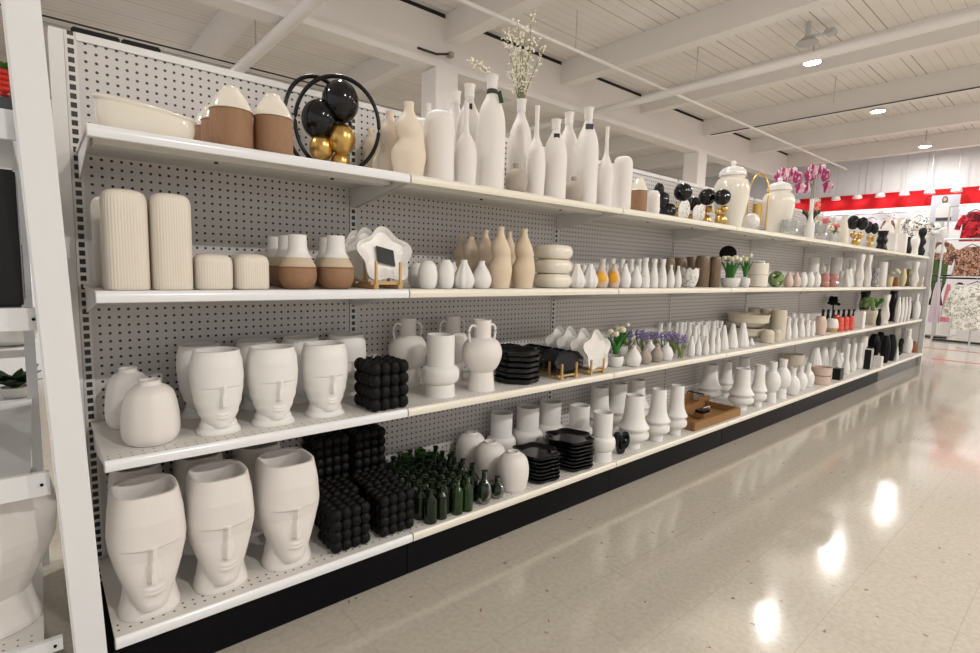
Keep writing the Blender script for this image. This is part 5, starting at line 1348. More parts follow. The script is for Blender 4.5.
  ('black_bowl', 1.6841, -0.1073, 0.6500, 0.0720, 0.0211, -0.04, 1.00, 'glossy black scalloped bowl, second from the bottom of the back stack, third shelf', 'bowl', 'glossy black bowls stacked at the back of the third shelf'),
  ('black_bowl', 1.6772, -0.1073, 0.6719, 0.0724, 0.0211, -0.02, 1.00, 'glossy black scalloped bowl, third from the bottom of the back stack, third shelf', 'bowl', 'glossy black bowls stacked at the back of the third shelf'),
  ('black_bowl', 1.6807, -0.1073, 0.6939, 0.0734, 0.0211, 0.03, 1.00, 'glossy black scalloped bowl, fourth from the bottom of the back stack, third shelf', 'bowl', 'glossy black bowls stacked at the back of the third shelf'),
  ('black_bowl', 1.6841, -0.1073, 0.7158, 0.0736, 0.0211, 0.04, 1.00, 'glossy black scalloped bowl, fifth from the bottom of the back stack, third shelf', 'bowl', 'glossy black bowls stacked at the back of the third shelf'),
  ('black_bowl', 1.6772, -0.1073, 0.7378, 0.0726, 0.0211, -0.01, 1.00, 'glossy black scalloped bowl, sixth from the bottom of the back stack, third shelf', 'bowl', 'glossy black bowls stacked at the back of the third shelf'),
  ('plate_rack', 1.8007, -0.2550, 0.6280, 0.0716, 0.0750, 0.00, 2.16, 'wooden rack with orange-brown dowels holding black plates on third shelf', 'plate stand', None),
  ('black_plate', 1.8192, -0.3890, 0.6505, 0.1055, 0.1113, 0.00, 1.00, 'black scalloped plate in the wooden rack on third shelf, first from the front', 'plate', 'black plates in the rack on the third shelf'),
  ('black_plate', 1.8152, -0.3070, 0.6505, 0.1055, 0.1113, 0.00, 1.00, 'black scalloped plate in the wooden rack on third shelf, second from the front', 'plate', 'black plates in the rack on the third shelf'),
  ('black_plate', 1.8112, -0.2200, 0.6505, 0.1055, 0.1113, 0.00, 1.00, 'black scalloped plate in the wooden rack on third shelf, third from the front', 'plate', 'black plates in the rack on the third shelf'),
  ('black_plate', 1.8072, -0.1430, 0.6505, 0.1055, 0.1113, 0.00, 1.00, 'black scalloped plate in the wooden rack on third shelf, fourth from the front', 'plate', 'black plates in the rack on the third shelf'),
  ('plate_rack', 2.0146, -0.2550, 0.6280, 0.0689, 0.0750, 0.00, 2.25, 'wooden rack holding white marbled plates beside the tulips on third shelf', 'plate stand', None),
  ('leaf_board', 2.0331, -0.3890, 0.6505, 0.1091, 0.1981, 0.00, 1.00, 'wavy white marbled plate in the rack on third shelf, first from the front', 'plate', 'white marbled plates in the rack on the third shelf'),
  ('leaf_board', 2.0291, -0.3070, 0.6505, 0.1091, 0.1981, 0.00, 1.00, 'wavy white marbled plate in the rack on third shelf, second from the front', 'plate', 'white marbled plates in the rack on the third shelf'),
  ('leaf_board', 2.0251, -0.2200, 0.6505, 0.1091, 0.1981, 0.00, 1.00, 'wavy white marbled plate in the rack on third shelf, third from the front', 'plate', 'white marbled plates in the rack on the third shelf'),
  ('leaf_board', 2.0211, -0.1430, 0.6505, 0.1091, 0.1981, 0.00, 1.00, 'wavy white marbled plate in the rack on third shelf, fourth from the front', 'plate', 'white marbled plates in the rack on the third shelf'),
  ('tulip_pot', 2.2719, -0.3268, 0.6280, 0.0645, 0.2237, -0.95, 1.00, 'tulips in a round white pot on the third shelf, beside the marbled plates', 'plant', None),
  ('tulip_pot', 2.6598, -0.0837, 0.6280, 0.0638, 0.2048, -0.96, 1.00, 'tulips in a round white pot on the third shelf, half hidden at the back', 'plant', None),
  ('gourd_vase', 2.3678, -0.3743, 0.6280, 0.0424, 0.1140, 0.00, 1.00, 'white gourd-shaped vase right of the tulip pot on the third shelf', 'vase', None),
  ('gourd_vase', 2.6791, -0.2750, 0.6280, 0.0403, 0.1119, 0.00, 1.00, 'white gourd-shaped vase behind the taupe ones on the third shelf', 'vase', None),
  ('gourd_vase', 2.7083, -0.3689, 0.6280, 0.0389, 0.1068, 0.00, 1.00, 'white gourd-shaped vase left of the front lavender flowers on the third shelf', 'vase', None),
  ('gourd_vase_taupe', 2.4910, -0.3675, 0.6280, 0.0362, 0.0932, 0.00, 1.00, 'taupe gourd-shaped vase next to the white gourd by tulips on the third shelf', 'vase', None),
  ('gourd_vase_taupe', 2.6091, -0.3665, 0.6280, 0.0369, 0.0959, 0.00, 1.00, 'taupe gourd-shaped vase left of the last white gourd on the third shelf', 'vase', None),
  ('gourd_vase_taupe', 2.5834, -0.2328, 0.6280, 0.0399, 0.1043, 0.00, 1.00, 'taupe gourd-shaped vase half hidden behind the white gourd on the third shelf', 'vase', None),
  ('hyacinth', 2.7538, -0.0629, 0.6280, 0.0432, 0.1503, 0.00, 1.00, 'bunch of lavender flowers with green stems, first from the left on third shelf', 'flowers', 'lavender bunches on the third shelf'),
  ('hyacinth', 2.8096, -0.1140, 0.6280, 0.0461, 0.1515, 0.00, 1.00, 'bunch of lavender flowers with green stems, second from the left on third shelf', 'flowers', 'lavender bunches on the third shelf'),
  ('hyacinth', 2.9560, -0.1231, 0.6280, 0.0469, 0.1314, 0.00, 1.00, 'bunch of lavender flowers with green stems, third from the left on third shelf', 'flowers', 'lavender bunches on the third shelf'),
  ('hyacinth', 2.8932, -0.2381, 0.6280, 0.0419, 0.1414, 0.00, 1.00, 'bunch of lavender flowers with green stems, fourth from the left on third shelf', 'flowers', 'lavender bunches on the third shelf'),
  ('hyacinth', 3.2336, -0.0915, 0.6280, 0.0428, 0.1108, 0.00, 1.00, 'bunch of lavender flowers with green stems, fifth from the left on third shelf', 'flowers', 'lavender bunches on the third shelf'),
  ('hyacinth', 3.0141, -0.2405, 0.6280, 0.0396, 0.1284, 0.00, 1.00, 'bunch of lavender flowers with green stems, sixth from the left on third shelf', 'flowers', 'lavender bunches on the third shelf'),
  ('hyacinth', 2.7148, -0.2139, 0.6280, 0.0380, 0.1577, 0.00, 1.00, 'bunch of lavender flowers with green stems, seventh from the left on third shelf', 'flowers', 'lavender bunches on the third shelf'),
  ('hyacinth', 2.8583, -0.3746, 0.6280, 0.0457, 0.1459, 0.00, 1.00, 'bunch of lavender flowers with green stems, eighth from the left on third shelf', 'flowers', 'lavender bunches on the third shelf'),
  ('painted_bud', 2.9933, -0.3680, 0.6280, 0.0265, 0.1258, -1.08, 1.00, 'little white painted bud vase, first from the left on the third shelf', 'vase', 'painted white bud vases on the third shelf'),
  ('painted_bud', 3.0713, -0.3745, 0.6280, 0.0221, 0.1221, -1.09, 1.00, 'little white painted bud vase, second from the left on the third shelf', 'vase', 'painted white bud vases on the third shelf'),
  ('painted_bud', 3.1359, -0.3908, 0.6280, 0.0221, 0.1200, -1.10, 1.00, 'little white painted bud vase, third from the left on the third shelf', 'vase', 'painted white bud vases on the third shelf'),
  ('milk_bottle', 3.2320, -0.3821, 0.6280, 0.0209, 0.1592, 0.00, 1.00, 'tall white painted bud vase left of two by the pleated vases on the third shelf', 'vase', None),
  ('milk_bottle_dot', 3.3092, -0.3806, 0.6280, 0.0211, 0.1616, -1.12, 1.00, 'tall white painted bud vase with orange dot beside pleated vases on the third shelf', 'vase', None),
  ('milk_bottle', 3.2888, -0.1238, 0.6280, 0.0297, 0.1774, 0.00, 1.00, 'pale bottle vase, first from the left, back row of third shelf', 'vase', 'pale bottles in the back row of the third shelf'),
  ('milk_bottle', 3.4030, -0.1219, 0.6280, 0.0302, 0.1722, 0.00, 1.00, 'pale bottle vase, second from the left, back row of third shelf', 'vase', 'pale bottles in the back row of the third shelf'),
  ('milk_bottle', 3.5165, -0.1231, 0.6280, 0.0288, 0.1673, 0.00, 1.00, 'pale bottle vase, third from the left, back row of third shelf', 'vase', 'pale bottles in the back row of the third shelf'),
  ('milk_bottle', 3.6338, -0.1228, 0.6280, 0.0292, 0.1658, 0.00, 1.00, 'pale bottle vase, fourth from the left, back row of third shelf', 'vase', 'pale bottles in the back row of the third shelf'),
  ('milk_bottle', 3.7559, -0.1223, 0.6280, 0.0297, 0.1642, 0.00, 1.00, 'pale bottle vase, fifth from the left, back row of third shelf', 'vase', 'pale bottles in the back row of the third shelf'),
  ('milk_bottle', 3.8680, -0.1255, 0.6280, 0.0263, 0.1598, 0.00, 1.00, 'pale bottle vase, sixth from the left, back row of third shelf', 'vase', 'pale bottles in the back row of the third shelf'),
  ('milk_bottle', 3.2562, -0.2434, 0.6280, 0.0286, 0.1700, 0.00, 1.00, 'pale bottle vase, seventh from the left, back row of third shelf', 'vase', 'pale bottles in the back row of the third shelf'),
  ('milk_bottle', 3.3656, -0.2446, 0.6280, 0.0273, 0.1650, 0.00, 1.00, 'pale bottle vase, eighth from the left, back row of third shelf', 'vase', 'pale bottles in the back row of the third shelf'),
  ('milk_bottle', 3.1635, -0.0409, 0.6280, 0.0282, 0.1751, 0.00, 1.00, 'grey-white bottle vase, first from the left, rearmost row against the pegboard, third shelf', 'vase', 'rearmost bottles on the third shelf'),
  ('milk_bottle', 3.2701, -0.0406, 0.6280, 0.0286, 0.1724, 0.00, 1.00, 'grey-white bottle vase, second from the left, rearmost row against the pegboard, third shelf', 'vase', 'rearmost bottles on the third shelf'),
  ('milk_bottle', 3.3706, -0.0416, 0.6280, 0.0289, 0.1696, 0.00, 1.00, 'grey-white bottle vase, third from the left, rearmost row against the pegboard, third shelf', 'vase', 'rearmost bottles on the third shelf'),
  ('milk_bottle', 3.4800, -0.0420, 0.6280, 0.0293, 0.1666, 0.00, 1.00, 'grey-white bottle vase, fourth from the left, rearmost row against the pegboard, third shelf', 'vase', 'rearmost bottles on the third shelf'),
  ('milk_bottle', 3.5935, -0.0424, 0.6280, 0.0297, 0.1636, 0.00, 1.00, 'grey-white bottle vase, fifth from the left, rearmost row against the pegboard, third shelf', 'vase', 'rearmost bottles on the third shelf'),
  ('milk_bottle', 3.7113, -0.0428, 0.6280, 0.0302, 0.1604, 0.00, 1.00, 'grey-white bottle vase, sixth from the left, rearmost row against the pegboard, third shelf', 'vase', 'rearmost bottles on the third shelf'),
  ('milk_bottle', 3.8338, -0.0432, 0.6280, 0.0306, 0.1572, 0.00, 1.00, 'grey-white bottle vase, seventh from the left, rearmost row against the pegboard, third shelf', 'vase', 'rearmost bottles on the third shelf'),
  ('milk_bottle', 3.9613, -0.0436, 0.6280, 0.0310, 0.1538, 0.00, 1.00, 'grey-white bottle vase, eighth from the left, rearmost row against the pegboard, third shelf', 'vase', 'rearmost bottles on the third shelf'),
  ('tent_vase', 3.4708, -0.3408, 0.6280, 0.0369, 0.1691, 0.00, 1.00, 'white pleated tent-shaped vase first from the painted vases on the third shelf', 'vase', None),
  ('tent_vase', 3.6066, -0.3396, 0.6280, 0.0410, 0.1729, 0.00, 1.00, 'white pleated tent-shaped vase second from the painted vases on the third shelf', 'vase', None),
  ('tent_vase', 3.7591, -0.3428, 0.6280, 0.0470, 0.1732, 0.00, 1.00, 'white pleated tent-shaped vase third, nearest the wide bowls on the third shelf', 'vase', None),
  ('tent_vase', 3.9265, -0.3359, 0.6280, 0.0232, 0.0495, 0.00, 1.00, 'white pleated tent-shaped vase very small, right of the three on the third shelf', 'vase', None),
  ('bowl_wide', 4.1954, -0.1782, 0.6280, 0.1251, 0.0988, 0.00, 1.00, 'wide stone-coloured bowl, lower of two stacked on the third shelf', 'bowl', None),
  ('bowl_wide', 4.1740, -0.1950, 0.7268, 0.1570, 0.1123, 0.00, 1.00, 'wide stone-coloured bowl, upper and wider of two stacked on the third shelf', 'bowl', None),
  ('cyl_stone', 4.4554, -0.3150, 0.6280, 0.0567, 0.2451, 0.00, 1.00, 'stone-coloured cylinder vase, first from the front on the third shelf', 'vase', 'stone-coloured cylinders on the third shelf'),
  ('cyl_stone', 4.5125, -0.2146, 0.6280, 0.0568, 0.2433, 0.00, 1.00, 'stone-coloured cylinder vase, second from the front on the third shelf', 'vase', 'stone-coloured cylinders on the third shelf'),
  ('cyl_stone', 4.5091, -0.0998, 0.6280, 0.0561, 0.2447, 0.00, 1.00, 'stone-coloured cylinder vase, third from the front on the third shelf', 'vase', 'stone-coloured cylinders on the third shelf'),
  ('jar_stone', 4.1718, -0.3516, 0.6280, 0.0479, 0.1031, 0.00, 1.00, 'low ribbed stone-coloured jar beside the wide bowls on the third shelf', 'jar', None),
  ('jar_stone', 4.3411, -0.3492, 0.6280, 0.0364, 0.0961, 0.00, 1.00, 'low ribbed stone-coloured jar before the front cylinder on the third shelf', 'jar', None),
  ('milk_bottle', 4.6027, -0.3383, 0.6280, 0.0275, 0.1732, 0.00, 1.00, 'slim white bottle vase, first from the left in front row right of the cylinders', 'vase', 'slim white bottles on the third shelf'),
  ('milk_bottle', 4.7354, -0.3386, 0.6280, 0.0300, 0.1679, 0.00, 1.00, 'slim white bottle vase, second from the left in front row right of the cylinders', 'vase', 'slim white bottles on the third shelf'),
  ('milk_bottle', 4.8778, -0.3414, 0.6280, 0.0326, 0.1624, 0.00, 1.00, 'slim white bottle vase, third from the left in front row right of the cylinders', 'vase', 'slim white bottles on the third shelf'),
  ('milk_bottle', 5.0089, -0.2230, 0.6280, 0.0318, 0.1915, 0.00, 1.00, 'slim white bottle vase, first from the left in back row right of the cylinders', 'vase', 'slim white bottles on the third shelf'),
  ('milk_bottle', 5.1753, -0.2245, 0.6280, 0.0301, 0.1815, 0.00, 1.00, 'slim white bottle vase, second from the left in back row right of the cylinders', 'vase', 'slim white bottles on the third shelf'),
  ('milk_bottle', 5.3358, -0.2241, 0.6280, 0.0305, 0.1760, 0.00, 1.00, 'slim white bottle vase, third from the left in back row right of the cylinders', 'vase', 'slim white bottles on the third shelf'),
  ('twist_vase', 4.9740, -0.3586, 0.6280, 0.0245, 0.1429, 0.00, 1.00, 'twisted white vase right of the slim bottles on third shelf', 'vase', None),
  ('twist_vase', 5.0644, -0.3684, 0.6280, 0.0247, 0.1312, 0.00, 1.00, 'twisted white vase left of the pink jar on third shelf', 'vase', None),
  ('pink_ribbed', 5.2389, -0.3739, 0.6280, 0.0460, 0.1687, 0.00, 1.00, 'pale pink ribbed jar on the third shelf', 'jar', None),
  ('striped_bowl', 5.6609, -0.3396, 0.6280, 0.0528, 0.1257, 0.00, 1.00, 'white bowl on a wooden foot beside the coral jars on third shelf', 'bowl', None),
  ('bubble_jar_coral', 5.7777, -0.3720, 0.6280, 0.0331, 0.1393, 0.00, 1.00, 'coral red bubble jar, first from the left on third shelf', 'jar', 'coral red bubble jars on the third shelf'),
  ('bubble_jar_coral', 5.9368, -0.3744, 0.6280, 0.0302, 0.1385, 0.00, 1.00, 'coral red bubble jar, second from the left on third shelf', 'jar', 'coral red bubble jars on the third shelf'),
  ('bubble_jar_coral', 6.0927, -0.3761, 0.6280, 0.0282, 0.1379, 0.00, 1.00, 'coral red bubble jar, third from the left on third shelf', 'jar', 'coral red bubble jars on the third shelf'),
  ('bubble_jar_coral', 6.0398, -0.2626, 0.6280, 0.0323, 0.1451, 0.00, 1.00, 'coral red bubble jar, fourth from the left on third shelf', 'jar', 'coral red bubble jars on the third shelf'),
  ('black_slim', 5.8407, -0.1990, 0.6280, 0.0232, 0.1970, 0.00, 1.00, 'slim black vase, first from the left, back row behind the coral jars', 'vase', 'slim black vases behind the coral jars'),
  ('black_slim', 5.9915, -0.1987, 0.6280, 0.0235, 0.1926, 0.00, 1.00, 'slim black vase, second from the left, back row behind the coral jars', 'vase', 'slim black vases behind the coral jars'),
  ('black_slim', 6.1480, -0.1984, 0.6280, 0.0238, 0.1880, 0.00, 1.00, 'slim black vase, third from the left, back row behind the coral jars', 'vase', 'slim black vases behind the coral jars'),
  ('black_slim', 6.3105, -0.1981, 0.6280, 0.0242, 0.1833, 0.00, 1.00, 'slim black vase, fourth from the left, back row behind the coral jars', 'vase', 'slim black vases behind the coral jars'),
  ('black_slim', 6.4794, -0.1978, 0.6280, 0.0245, 0.1783, 0.00, 1.00, 'slim black vase, fifth from the left, back row behind the coral jars', 'vase', 'slim black vases behind the coral jars'),
  ('black_slim', 6.6551, -0.1974, 0.6280, 0.0249, 0.1732, 0.00, 1.00, 'slim black vase, sixth from the left, back row behind the coral jars', 'vase', 'slim black vases behind the coral jars'),
  ('black_slim', 6.8380, -0.1971, 0.6280, 0.0253, 0.1678, 0.00, 1.00, 'slim black vase, seventh from the left, back row behind the coral jars', 'vase', 'slim black vases behind the coral jars'),
  ('shrub_black', 6.4949, -0.0886, 0.6280, 0.0805, 0.3272, 0.00, 1.00, 'dark bushy plant at the back of the third shelf', 'plant', None),
  ('box_white', 6.4204, -0.3616, 0.6280, 0.0423, 0.1766, 0.00, 1.00, 'white square planter beside the planted bowl on third shelf', 'planter', None),
  ('plant_bowl', 7.0911, -0.2747, 0.6280, 0.1269, 0.3191, -1.33, 1.00, 'green succulents and leaves in a stone pot on third shelf', 'plant', None),
  ('hourglass_black', 7.5937, -0.0952, 0.6280, 0.0604, 0.4014, 0.00, 1.00, 'black hourglass vase at the back far along the third shelf', 'vase', None),
  ('black_slim', 6.9820, -0.3978, 0.6280, 0.0245, 0.1849, 0.00, 1.00, 'slim black vase right of the planted bowl on the third shelf', 'vase', None),
  ('black_slim', 8.7292, -0.3293, 0.6280, 0.0229, 0.2373, 0.00, 1.00, 'slim black vase between fluted white vases and round bottle on the third shelf', 'vase', None),
  ('wave_tall_white', 7.2933, -0.3741, 0.6280, 0.0505, 0.3407, 0.00, 1.00, 'tall wavy white vase far along third shelf', 'vase', None),
  ('wave_tall_black', 7.8929, -0.3163, 0.6280, 0.0591, 0.3741, 0.00, 1.00, 'tall wavy black vase far along third shelf', 'vase', None),
  ('rib_white', 7.7677, -0.3963, 0.6280, 0.0280, 0.3072, 0.00, 1.00, 'fluted white vase, first from the left far along third shelf', 'vase', 'fluted white vases on the third shelf'),
  ('rib_white', 7.9337, -0.3984, 0.6280, 0.0255, 0.3050, 0.00, 1.00, 'fluted white vase, second from the left far along third shelf', 'vase', 'fluted white vases on the third shelf'),
  ('rib_white', 8.0953, -0.3991, 0.6280, 0.0247, 0.3029, 0.00, 1.00, 'fluted white vase, third from the left far along third shelf', 'vase', 'fluted white vases on the third shelf'),
  ('rib_white', 8.2724, -0.3988, 0.6280, 0.0251, 0.3004, 0.00, 1.00, 'fluted white vase, fourth from the left far along third shelf', 'vase', 'fluted white vases on the third shelf'),
  ('round_bottle', 8.7912, -0.3743, 0.6280, 0.0518, 0.3317, 0.00, 1.00, 'white long-necked round bottle at the far end of third shelf', 'vase', None),
  ('face_large', 0.0917, -0.3782, 0.1716, 0.0917, 0.3492, 0.00, 1.00, 'large white face planter, first from left in the front row of bottom shelf', 'planter', 'large face planters on the bottom shelf'),
  ('face_large', 0.2761, -0.3726, 0.1716, 0.0908, 0.3486, 0.00, 1.00, 'large white face planter, second from left in the front row of bottom shelf', 'planter', 'large face planters on the bottom shelf'),
  ('face_large', 0.4750, -0.3714, 0.1716, 0.0937, 0.3464, 0.00, 1.00, 'large white face planter, third from left in the front row of bottom shelf', 'planter', 'large face planters on the bottom shelf'),
  ('face_large', 0.1009, -0.1184, 0.1716, 0.0754, 0.3326, 0.00, 1.00, 'large white face planter, first from left in the back row of bottom shelf', 'planter', 'large face planters on the bottom shelf'),
  ('face_large', 0.2767, -0.1144, 0.1716, 0.0794, 0.3303, 0.00, 1.00, 'large white face planter, second from left in the back row of bottom shelf', 'planter', 'large face planters on the bottom shelf'),
  ('face_large', 0.4644, -0.1115, 0.1716, 0.0823, 0.3277, 0.00, 1.00, 'large white face planter, third from left in the back row of bottom shelf', 'planter', 'large face planters on the bottom shelf'),
  ('bubble_cube', 0.6703, -0.3813, 0.1716, 0.0708, 0.1529, 0.00, 1.00, 'black bubble cube vase on bottom shelf, front row left, beside the face planter', 'vase', 'black bubble cubes on the bottom shelf'),
  ('bubble_cube', 0.8499, -0.3809, 0.1716, 0.0708, 0.1529, 0.00, 1.00, 'black bubble cube vase on bottom shelf, front row right, beside the green bottles', 'vase', 'black bubble cubes on the bottom shelf'),
  ('bubble_cube', 0.7003, -0.2369, 0.1716, 0.0708, 0.1529, 0.00, 1.00, 'black bubble cube vase on bottom shelf, middle row left', 'vase', 'black bubble cubes on the bottom shelf'),
  ('bubble_cube', 0.8623, -0.2365, 0.1716, 0.0708, 0.1529, 0.00, 1.00, 'black bubble cube vase on bottom shelf, middle row right', 'vase', 'black bubble cubes on the bottom shelf'),
  ('bubble_cube', 0.7303, -0.0924, 0.1716, 0.0708, 0.1529, 0.00, 1.00, 'black bubble cube vase on bottom shelf, back row left, lower', 'vase', 'black bubble cubes on the bottom shelf'),
  ('bubble_cube', 0.8923, -0.0921, 0.1716, 0.0708, 0.1529, 0.00, 1.00, 'black bubble cube vase on bottom shelf, back row right, lower', 'vase', 'black bubble cubes on the bottom shelf'),
  ('bubble_cube', 0.7303, -0.0924, 0.3245, 0.0708, 0.1529, 0.00, 1.00, 'black bubble cube vase on bottom shelf, back row left, on top', 'vase', 'black bubble cubes on the bottom shelf'),
  ('bubble_cube', 0.8923, -0.0921, 0.3245, 0.0708, 0.1529, 0.00, 1.00, 'black bubble cube vase on bottom shelf, back row right, on top', 'vase', 'black bubble cubes on the bottom shelf'),
  ('green_bottle_dark', 0.9933, -0.4418, 0.1716, 0.0256, 0.1327, 0.00, 1.00, 'green glass bottle in the front row on bottom shelf, first from the left', 'bottle', 'green bottles in the front row'),
  ('green_bottle_dark', 1.0456, -0.4406, 0.1716, 0.0222, 0.1353, 0.00, 1.00, 'green glass bottle in the front row on bottom shelf, second from the left', 'bottle', 'green bottles in the front row'),
  ('green_bottle', 1.1176, -0.4451, 0.1716, 0.0228, 0.1390, 0.00, 1.00, 'green glass bottle in the front row on bottom shelf, third from the left', 'bottle', 'green bottles in the front row'),
  ('green_bottle', 1.1666, -0.4457, 0.1716, 0.0242, 0.1387, 0.00, 1.00, 'green glass bottle in the front row on bottom shelf, fourth from the left', 'bottle', 'green bottles in the front row'),
  ('green_round', 1.2616, -0.4378, 0.1716, 0.0321, 0.1380, 0.00, 1.00, 'round dark green bottle on bottom shelf, left of two in front', 'bottle', None),
  ('green_round', 1.3433, -0.4264, 0.1716, 0.0319, 0.0893, 0.00, 1.00, 'round dark green bottle on bottom shelf, smaller one beside the front white vase', 'bottle', None),
  ('green_round', 1.3095, -0.2957, 0.1716, 0.0308, 0.1159, 0.00, 1.00, 'round dark green bottle on bottom shelf, behind the left front one', 'bottle', None),
  ('green_round', 1.3231, -0.1324, 0.1716, 0.0322, 0.1160, 0.00, 1.00, 'round dark green bottle on bottom shelf, at the very back', 'bottle', None),
  ('green_round', 1.3170, -0.2198, 0.1716, 0.0315, 0.1097, 0.00, 1.00, 'round dark green bottle on bottom shelf, in the middle of the group', 'bottle', None),
  ('green_bottle_dark', 0.9811, -0.3898, 0.1716, 0.0256, 0.1327, 0.00, 1.00, 'dark green glass bottle packed in rows behind the front bottles', 'bottle', 'green bottles packed in rows'),
  ('green_bottle_dark', 1.0343, -0.3873, 0.1716, 0.0256, 0.1327, 0.00, 1.00, 'dark green glass bottle packed in rows behind the front bottles', 'bottle', 'green bottles packed in rows'),
  ('green_bottle_dark', 1.0833, -0.4081, 0.1716, 0.0256, 0.1327, 0.00, 1.00, 'dark green glass bottle packed in rows behind the front bottles', 'bottle', 'green bottles packed in rows'),
  ('green_bottle_dark', 1.1355, -0.3974, 0.1716, 0.0256, 0.1327, 0.00, 1.00, 'dark green glass bottle packed in rows behind the front bottles', 'bottle', 'green bottles packed in rows'),
  ('green_bottle_dark', 1.1887, -0.3989, 0.1716, 0.0256, 0.1327, 0.00, 1.00, 'dark green glass bottle packed in rows behind the front bottles', 'bottle', 'green bottles packed in rows'),
  ('green_bottle_dark', 1.2393, -0.3824, 0.1716, 0.0256, 0.1327, 0.00, 1.00, 'dark green glass bottle packed in rows behind the front bottles', 'bottle', 'green bottles packed in rows'),
  ('green_bottle_dark', 0.9859, -0.3366, 0.1716, 0.0256, 0.1327, 0.00, 1.00, 'dark green glass bottle packed in rows behind the front bottles', 'bottle', 'green bottles packed in rows'),
  ('green_bottle_dark', 1.0392, -0.3343, 0.1716, 0.0256, 0.1327, 0.00, 1.00, 'dark green glass bottle packed in rows behind the front bottles', 'bottle', 'green bottles packed in rows'),
  ('green_bottle_dark', 1.0924, -0.3552, 0.1716, 0.0256, 0.1327, 0.00, 1.00, 'dark green glass bottle packed in rows behind the front bottles', 'bottle', 'green bottles packed in rows'),
  ('green_bottle_dark', 1.1456, -0.3451, 0.1716, 0.0256, 0.1327, 0.00, 1.00, 'dark green glass bottle packed in rows behind the front bottles', 'bottle', 'green bottles packed in rows'),
  ('green_bottle_dark', 1.1997, -0.3468, 0.1716, 0.0256, 0.1327, 0.00, 1.00, 'dark green glass bottle packed in rows behind the front bottles', 'bottle', 'green bottles packed in rows'),
  ('green_bottle_dark', 1.2722, -0.3406, 0.1716, 0.0256, 0.1327, 0.00, 1.00, 'dark green glass bottle packed in rows behind the front bottles', 'bottle', 'green bottles packed in rows'),
  ('green_bottle_dark', 0.9885, -0.2834, 0.1716, 0.0256, 0.1327, 0.00, 1.00, 'dark green glass bottle packed in rows behind the front bottles', 'bottle', 'green bottles packed in rows'),
  ('green_bottle_dark', 1.0418, -0.2811, 0.1716, 0.0256, 0.1327, 0.00, 1.00, 'dark green glass bottle packed in rows behind the front bottles', 'bottle', 'green bottles packed in rows'),
  ('green_bottle_dark', 1.0915, -0.3019, 0.1716, 0.0256, 0.1327, 0.00, 1.00, 'dark green glass bottle packed in rows behind the front bottles', 'bottle', 'green bottles packed in rows'),
  ('green_bottle_dark', 1.1438, -0.2919, 0.1716, 0.0256, 0.1327, 0.00, 1.00, 'dark green glass bottle packed in rows behind the front bottles', 'bottle', 'green bottles packed in rows'),
  ('green_bottle_dark', 1.1971, -0.2936, 0.1716, 0.0256, 0.1327, 0.00, 1.00, 'dark green glass bottle packed in rows behind the front bottles', 'bottle', 'green bottles packed in rows'),
  ('green_bottle_dark', 1.2503, -0.2920, 0.1716, 0.0256, 0.1327, 0.00, 1.00, 'dark green glass bottle packed in rows behind the front bottles', 'bottle', 'green bottles packed in rows'),
  ('green_bottle_dark', 0.9902, -0.2301, 0.1716, 0.0256, 0.1327, 0.00, 1.00, 'dark green glass bottle packed in rows behind the front bottles', 'bottle', 'green bottles packed in rows'),
  ('green_bottle_dark', 1.0434, -0.2278, 0.1716, 0.0256, 0.1327, 0.00, 1.00, 'dark green glass bottle packed in rows behind the front bottles', 'bottle', 'green bottles packed in rows'),
  ('green_bottle_dark', 1.0924, -0.2487, 0.1716, 0.0256, 0.1327, 0.00, 1.00, 'dark green glass bottle packed in rows behind the front bottles', 'bottle', 'green bottles packed in rows'),
  ('green_bottle_dark', 1.1447, -0.2386, 0.1716, 0.0256, 0.1327, 0.00, 1.00, 'dark green glass bottle packed in rows behind the front bottles', 'bottle', 'green bottles packed in rows'),
  ('green_bottle_dark', 1.1980, -0.2403, 0.1716, 0.0256, 0.1327, 0.00, 1.00, 'dark green glass bottle packed in rows behind the front bottles', 'bottle', 'green bottles packed in rows'),
  ('green_bottle_dark', 1.2512, -0.2388, 0.1716, 0.0256, 0.1327, 0.00, 1.00, 'dark green glass bottle packed in rows behind the front bottles', 'bottle', 'green bottles packed in rows'),
  ('green_bottle_dark', 0.9951, -0.1771, 0.1716, 0.0256, 0.1327, 0.00, 1.00, 'dark green glass bottle packed in rows behind the front bottles', 'bottle', 'green bottles packed in rows'),
  ('green_bottle_dark', 1.0492, -0.1749, 0.1716, 0.0256, 0.1327, 0.00, 1.00, 'dark green glass bottle packed in rows behind the front bottles', 'bottle', 'green bottles packed in rows'),
  ('green_bottle_dark', 1.1071, -0.1974, 0.1716, 0.0256, 0.1327, 0.00, 1.00, 'dark green glass bottle packed in rows behind the front bottles', 'bottle', 'green bottles packed in rows'),
  ('green_bottle_dark', 1.1595, -0.1874, 0.1716, 0.0256, 0.1327, 0.00, 1.00, 'dark green glass bottle packed in rows behind the front bottles', 'bottle', 'green bottles packed in rows'),
  ('green_bottle_dark', 1.2127, -0.1890, 0.1716, 0.0256, 0.1327, 0.00, 1.00, 'dark green glass bottle packed in rows behind the front bottles', 'bottle', 'green bottles packed in rows'),
  ('green_bottle_dark', 1.2671, -0.1880, 0.1716, 0.0256, 0.1327, 0.00, 1.00, 'dark green glass bottle packed in rows behind the front bottles', 'bottle', 'green bottles packed in rows'),
  ('green_bottle_dark', 0.9953, -0.1238, 0.1716, 0.0256, 0.1327, 0.00, 1.00, 'dark green glass bottle packed in rows behind the front bottles', 'bottle', 'green bottles packed in rows'),
  ('green_bottle_dark', 1.0484, -0.1195, 0.1716, 0.0256, 0.1327, 0.00, 1.00, 'dark green glass bottle packed in rows behind the front bottles', 'bottle', 'green bottles packed in rows'),
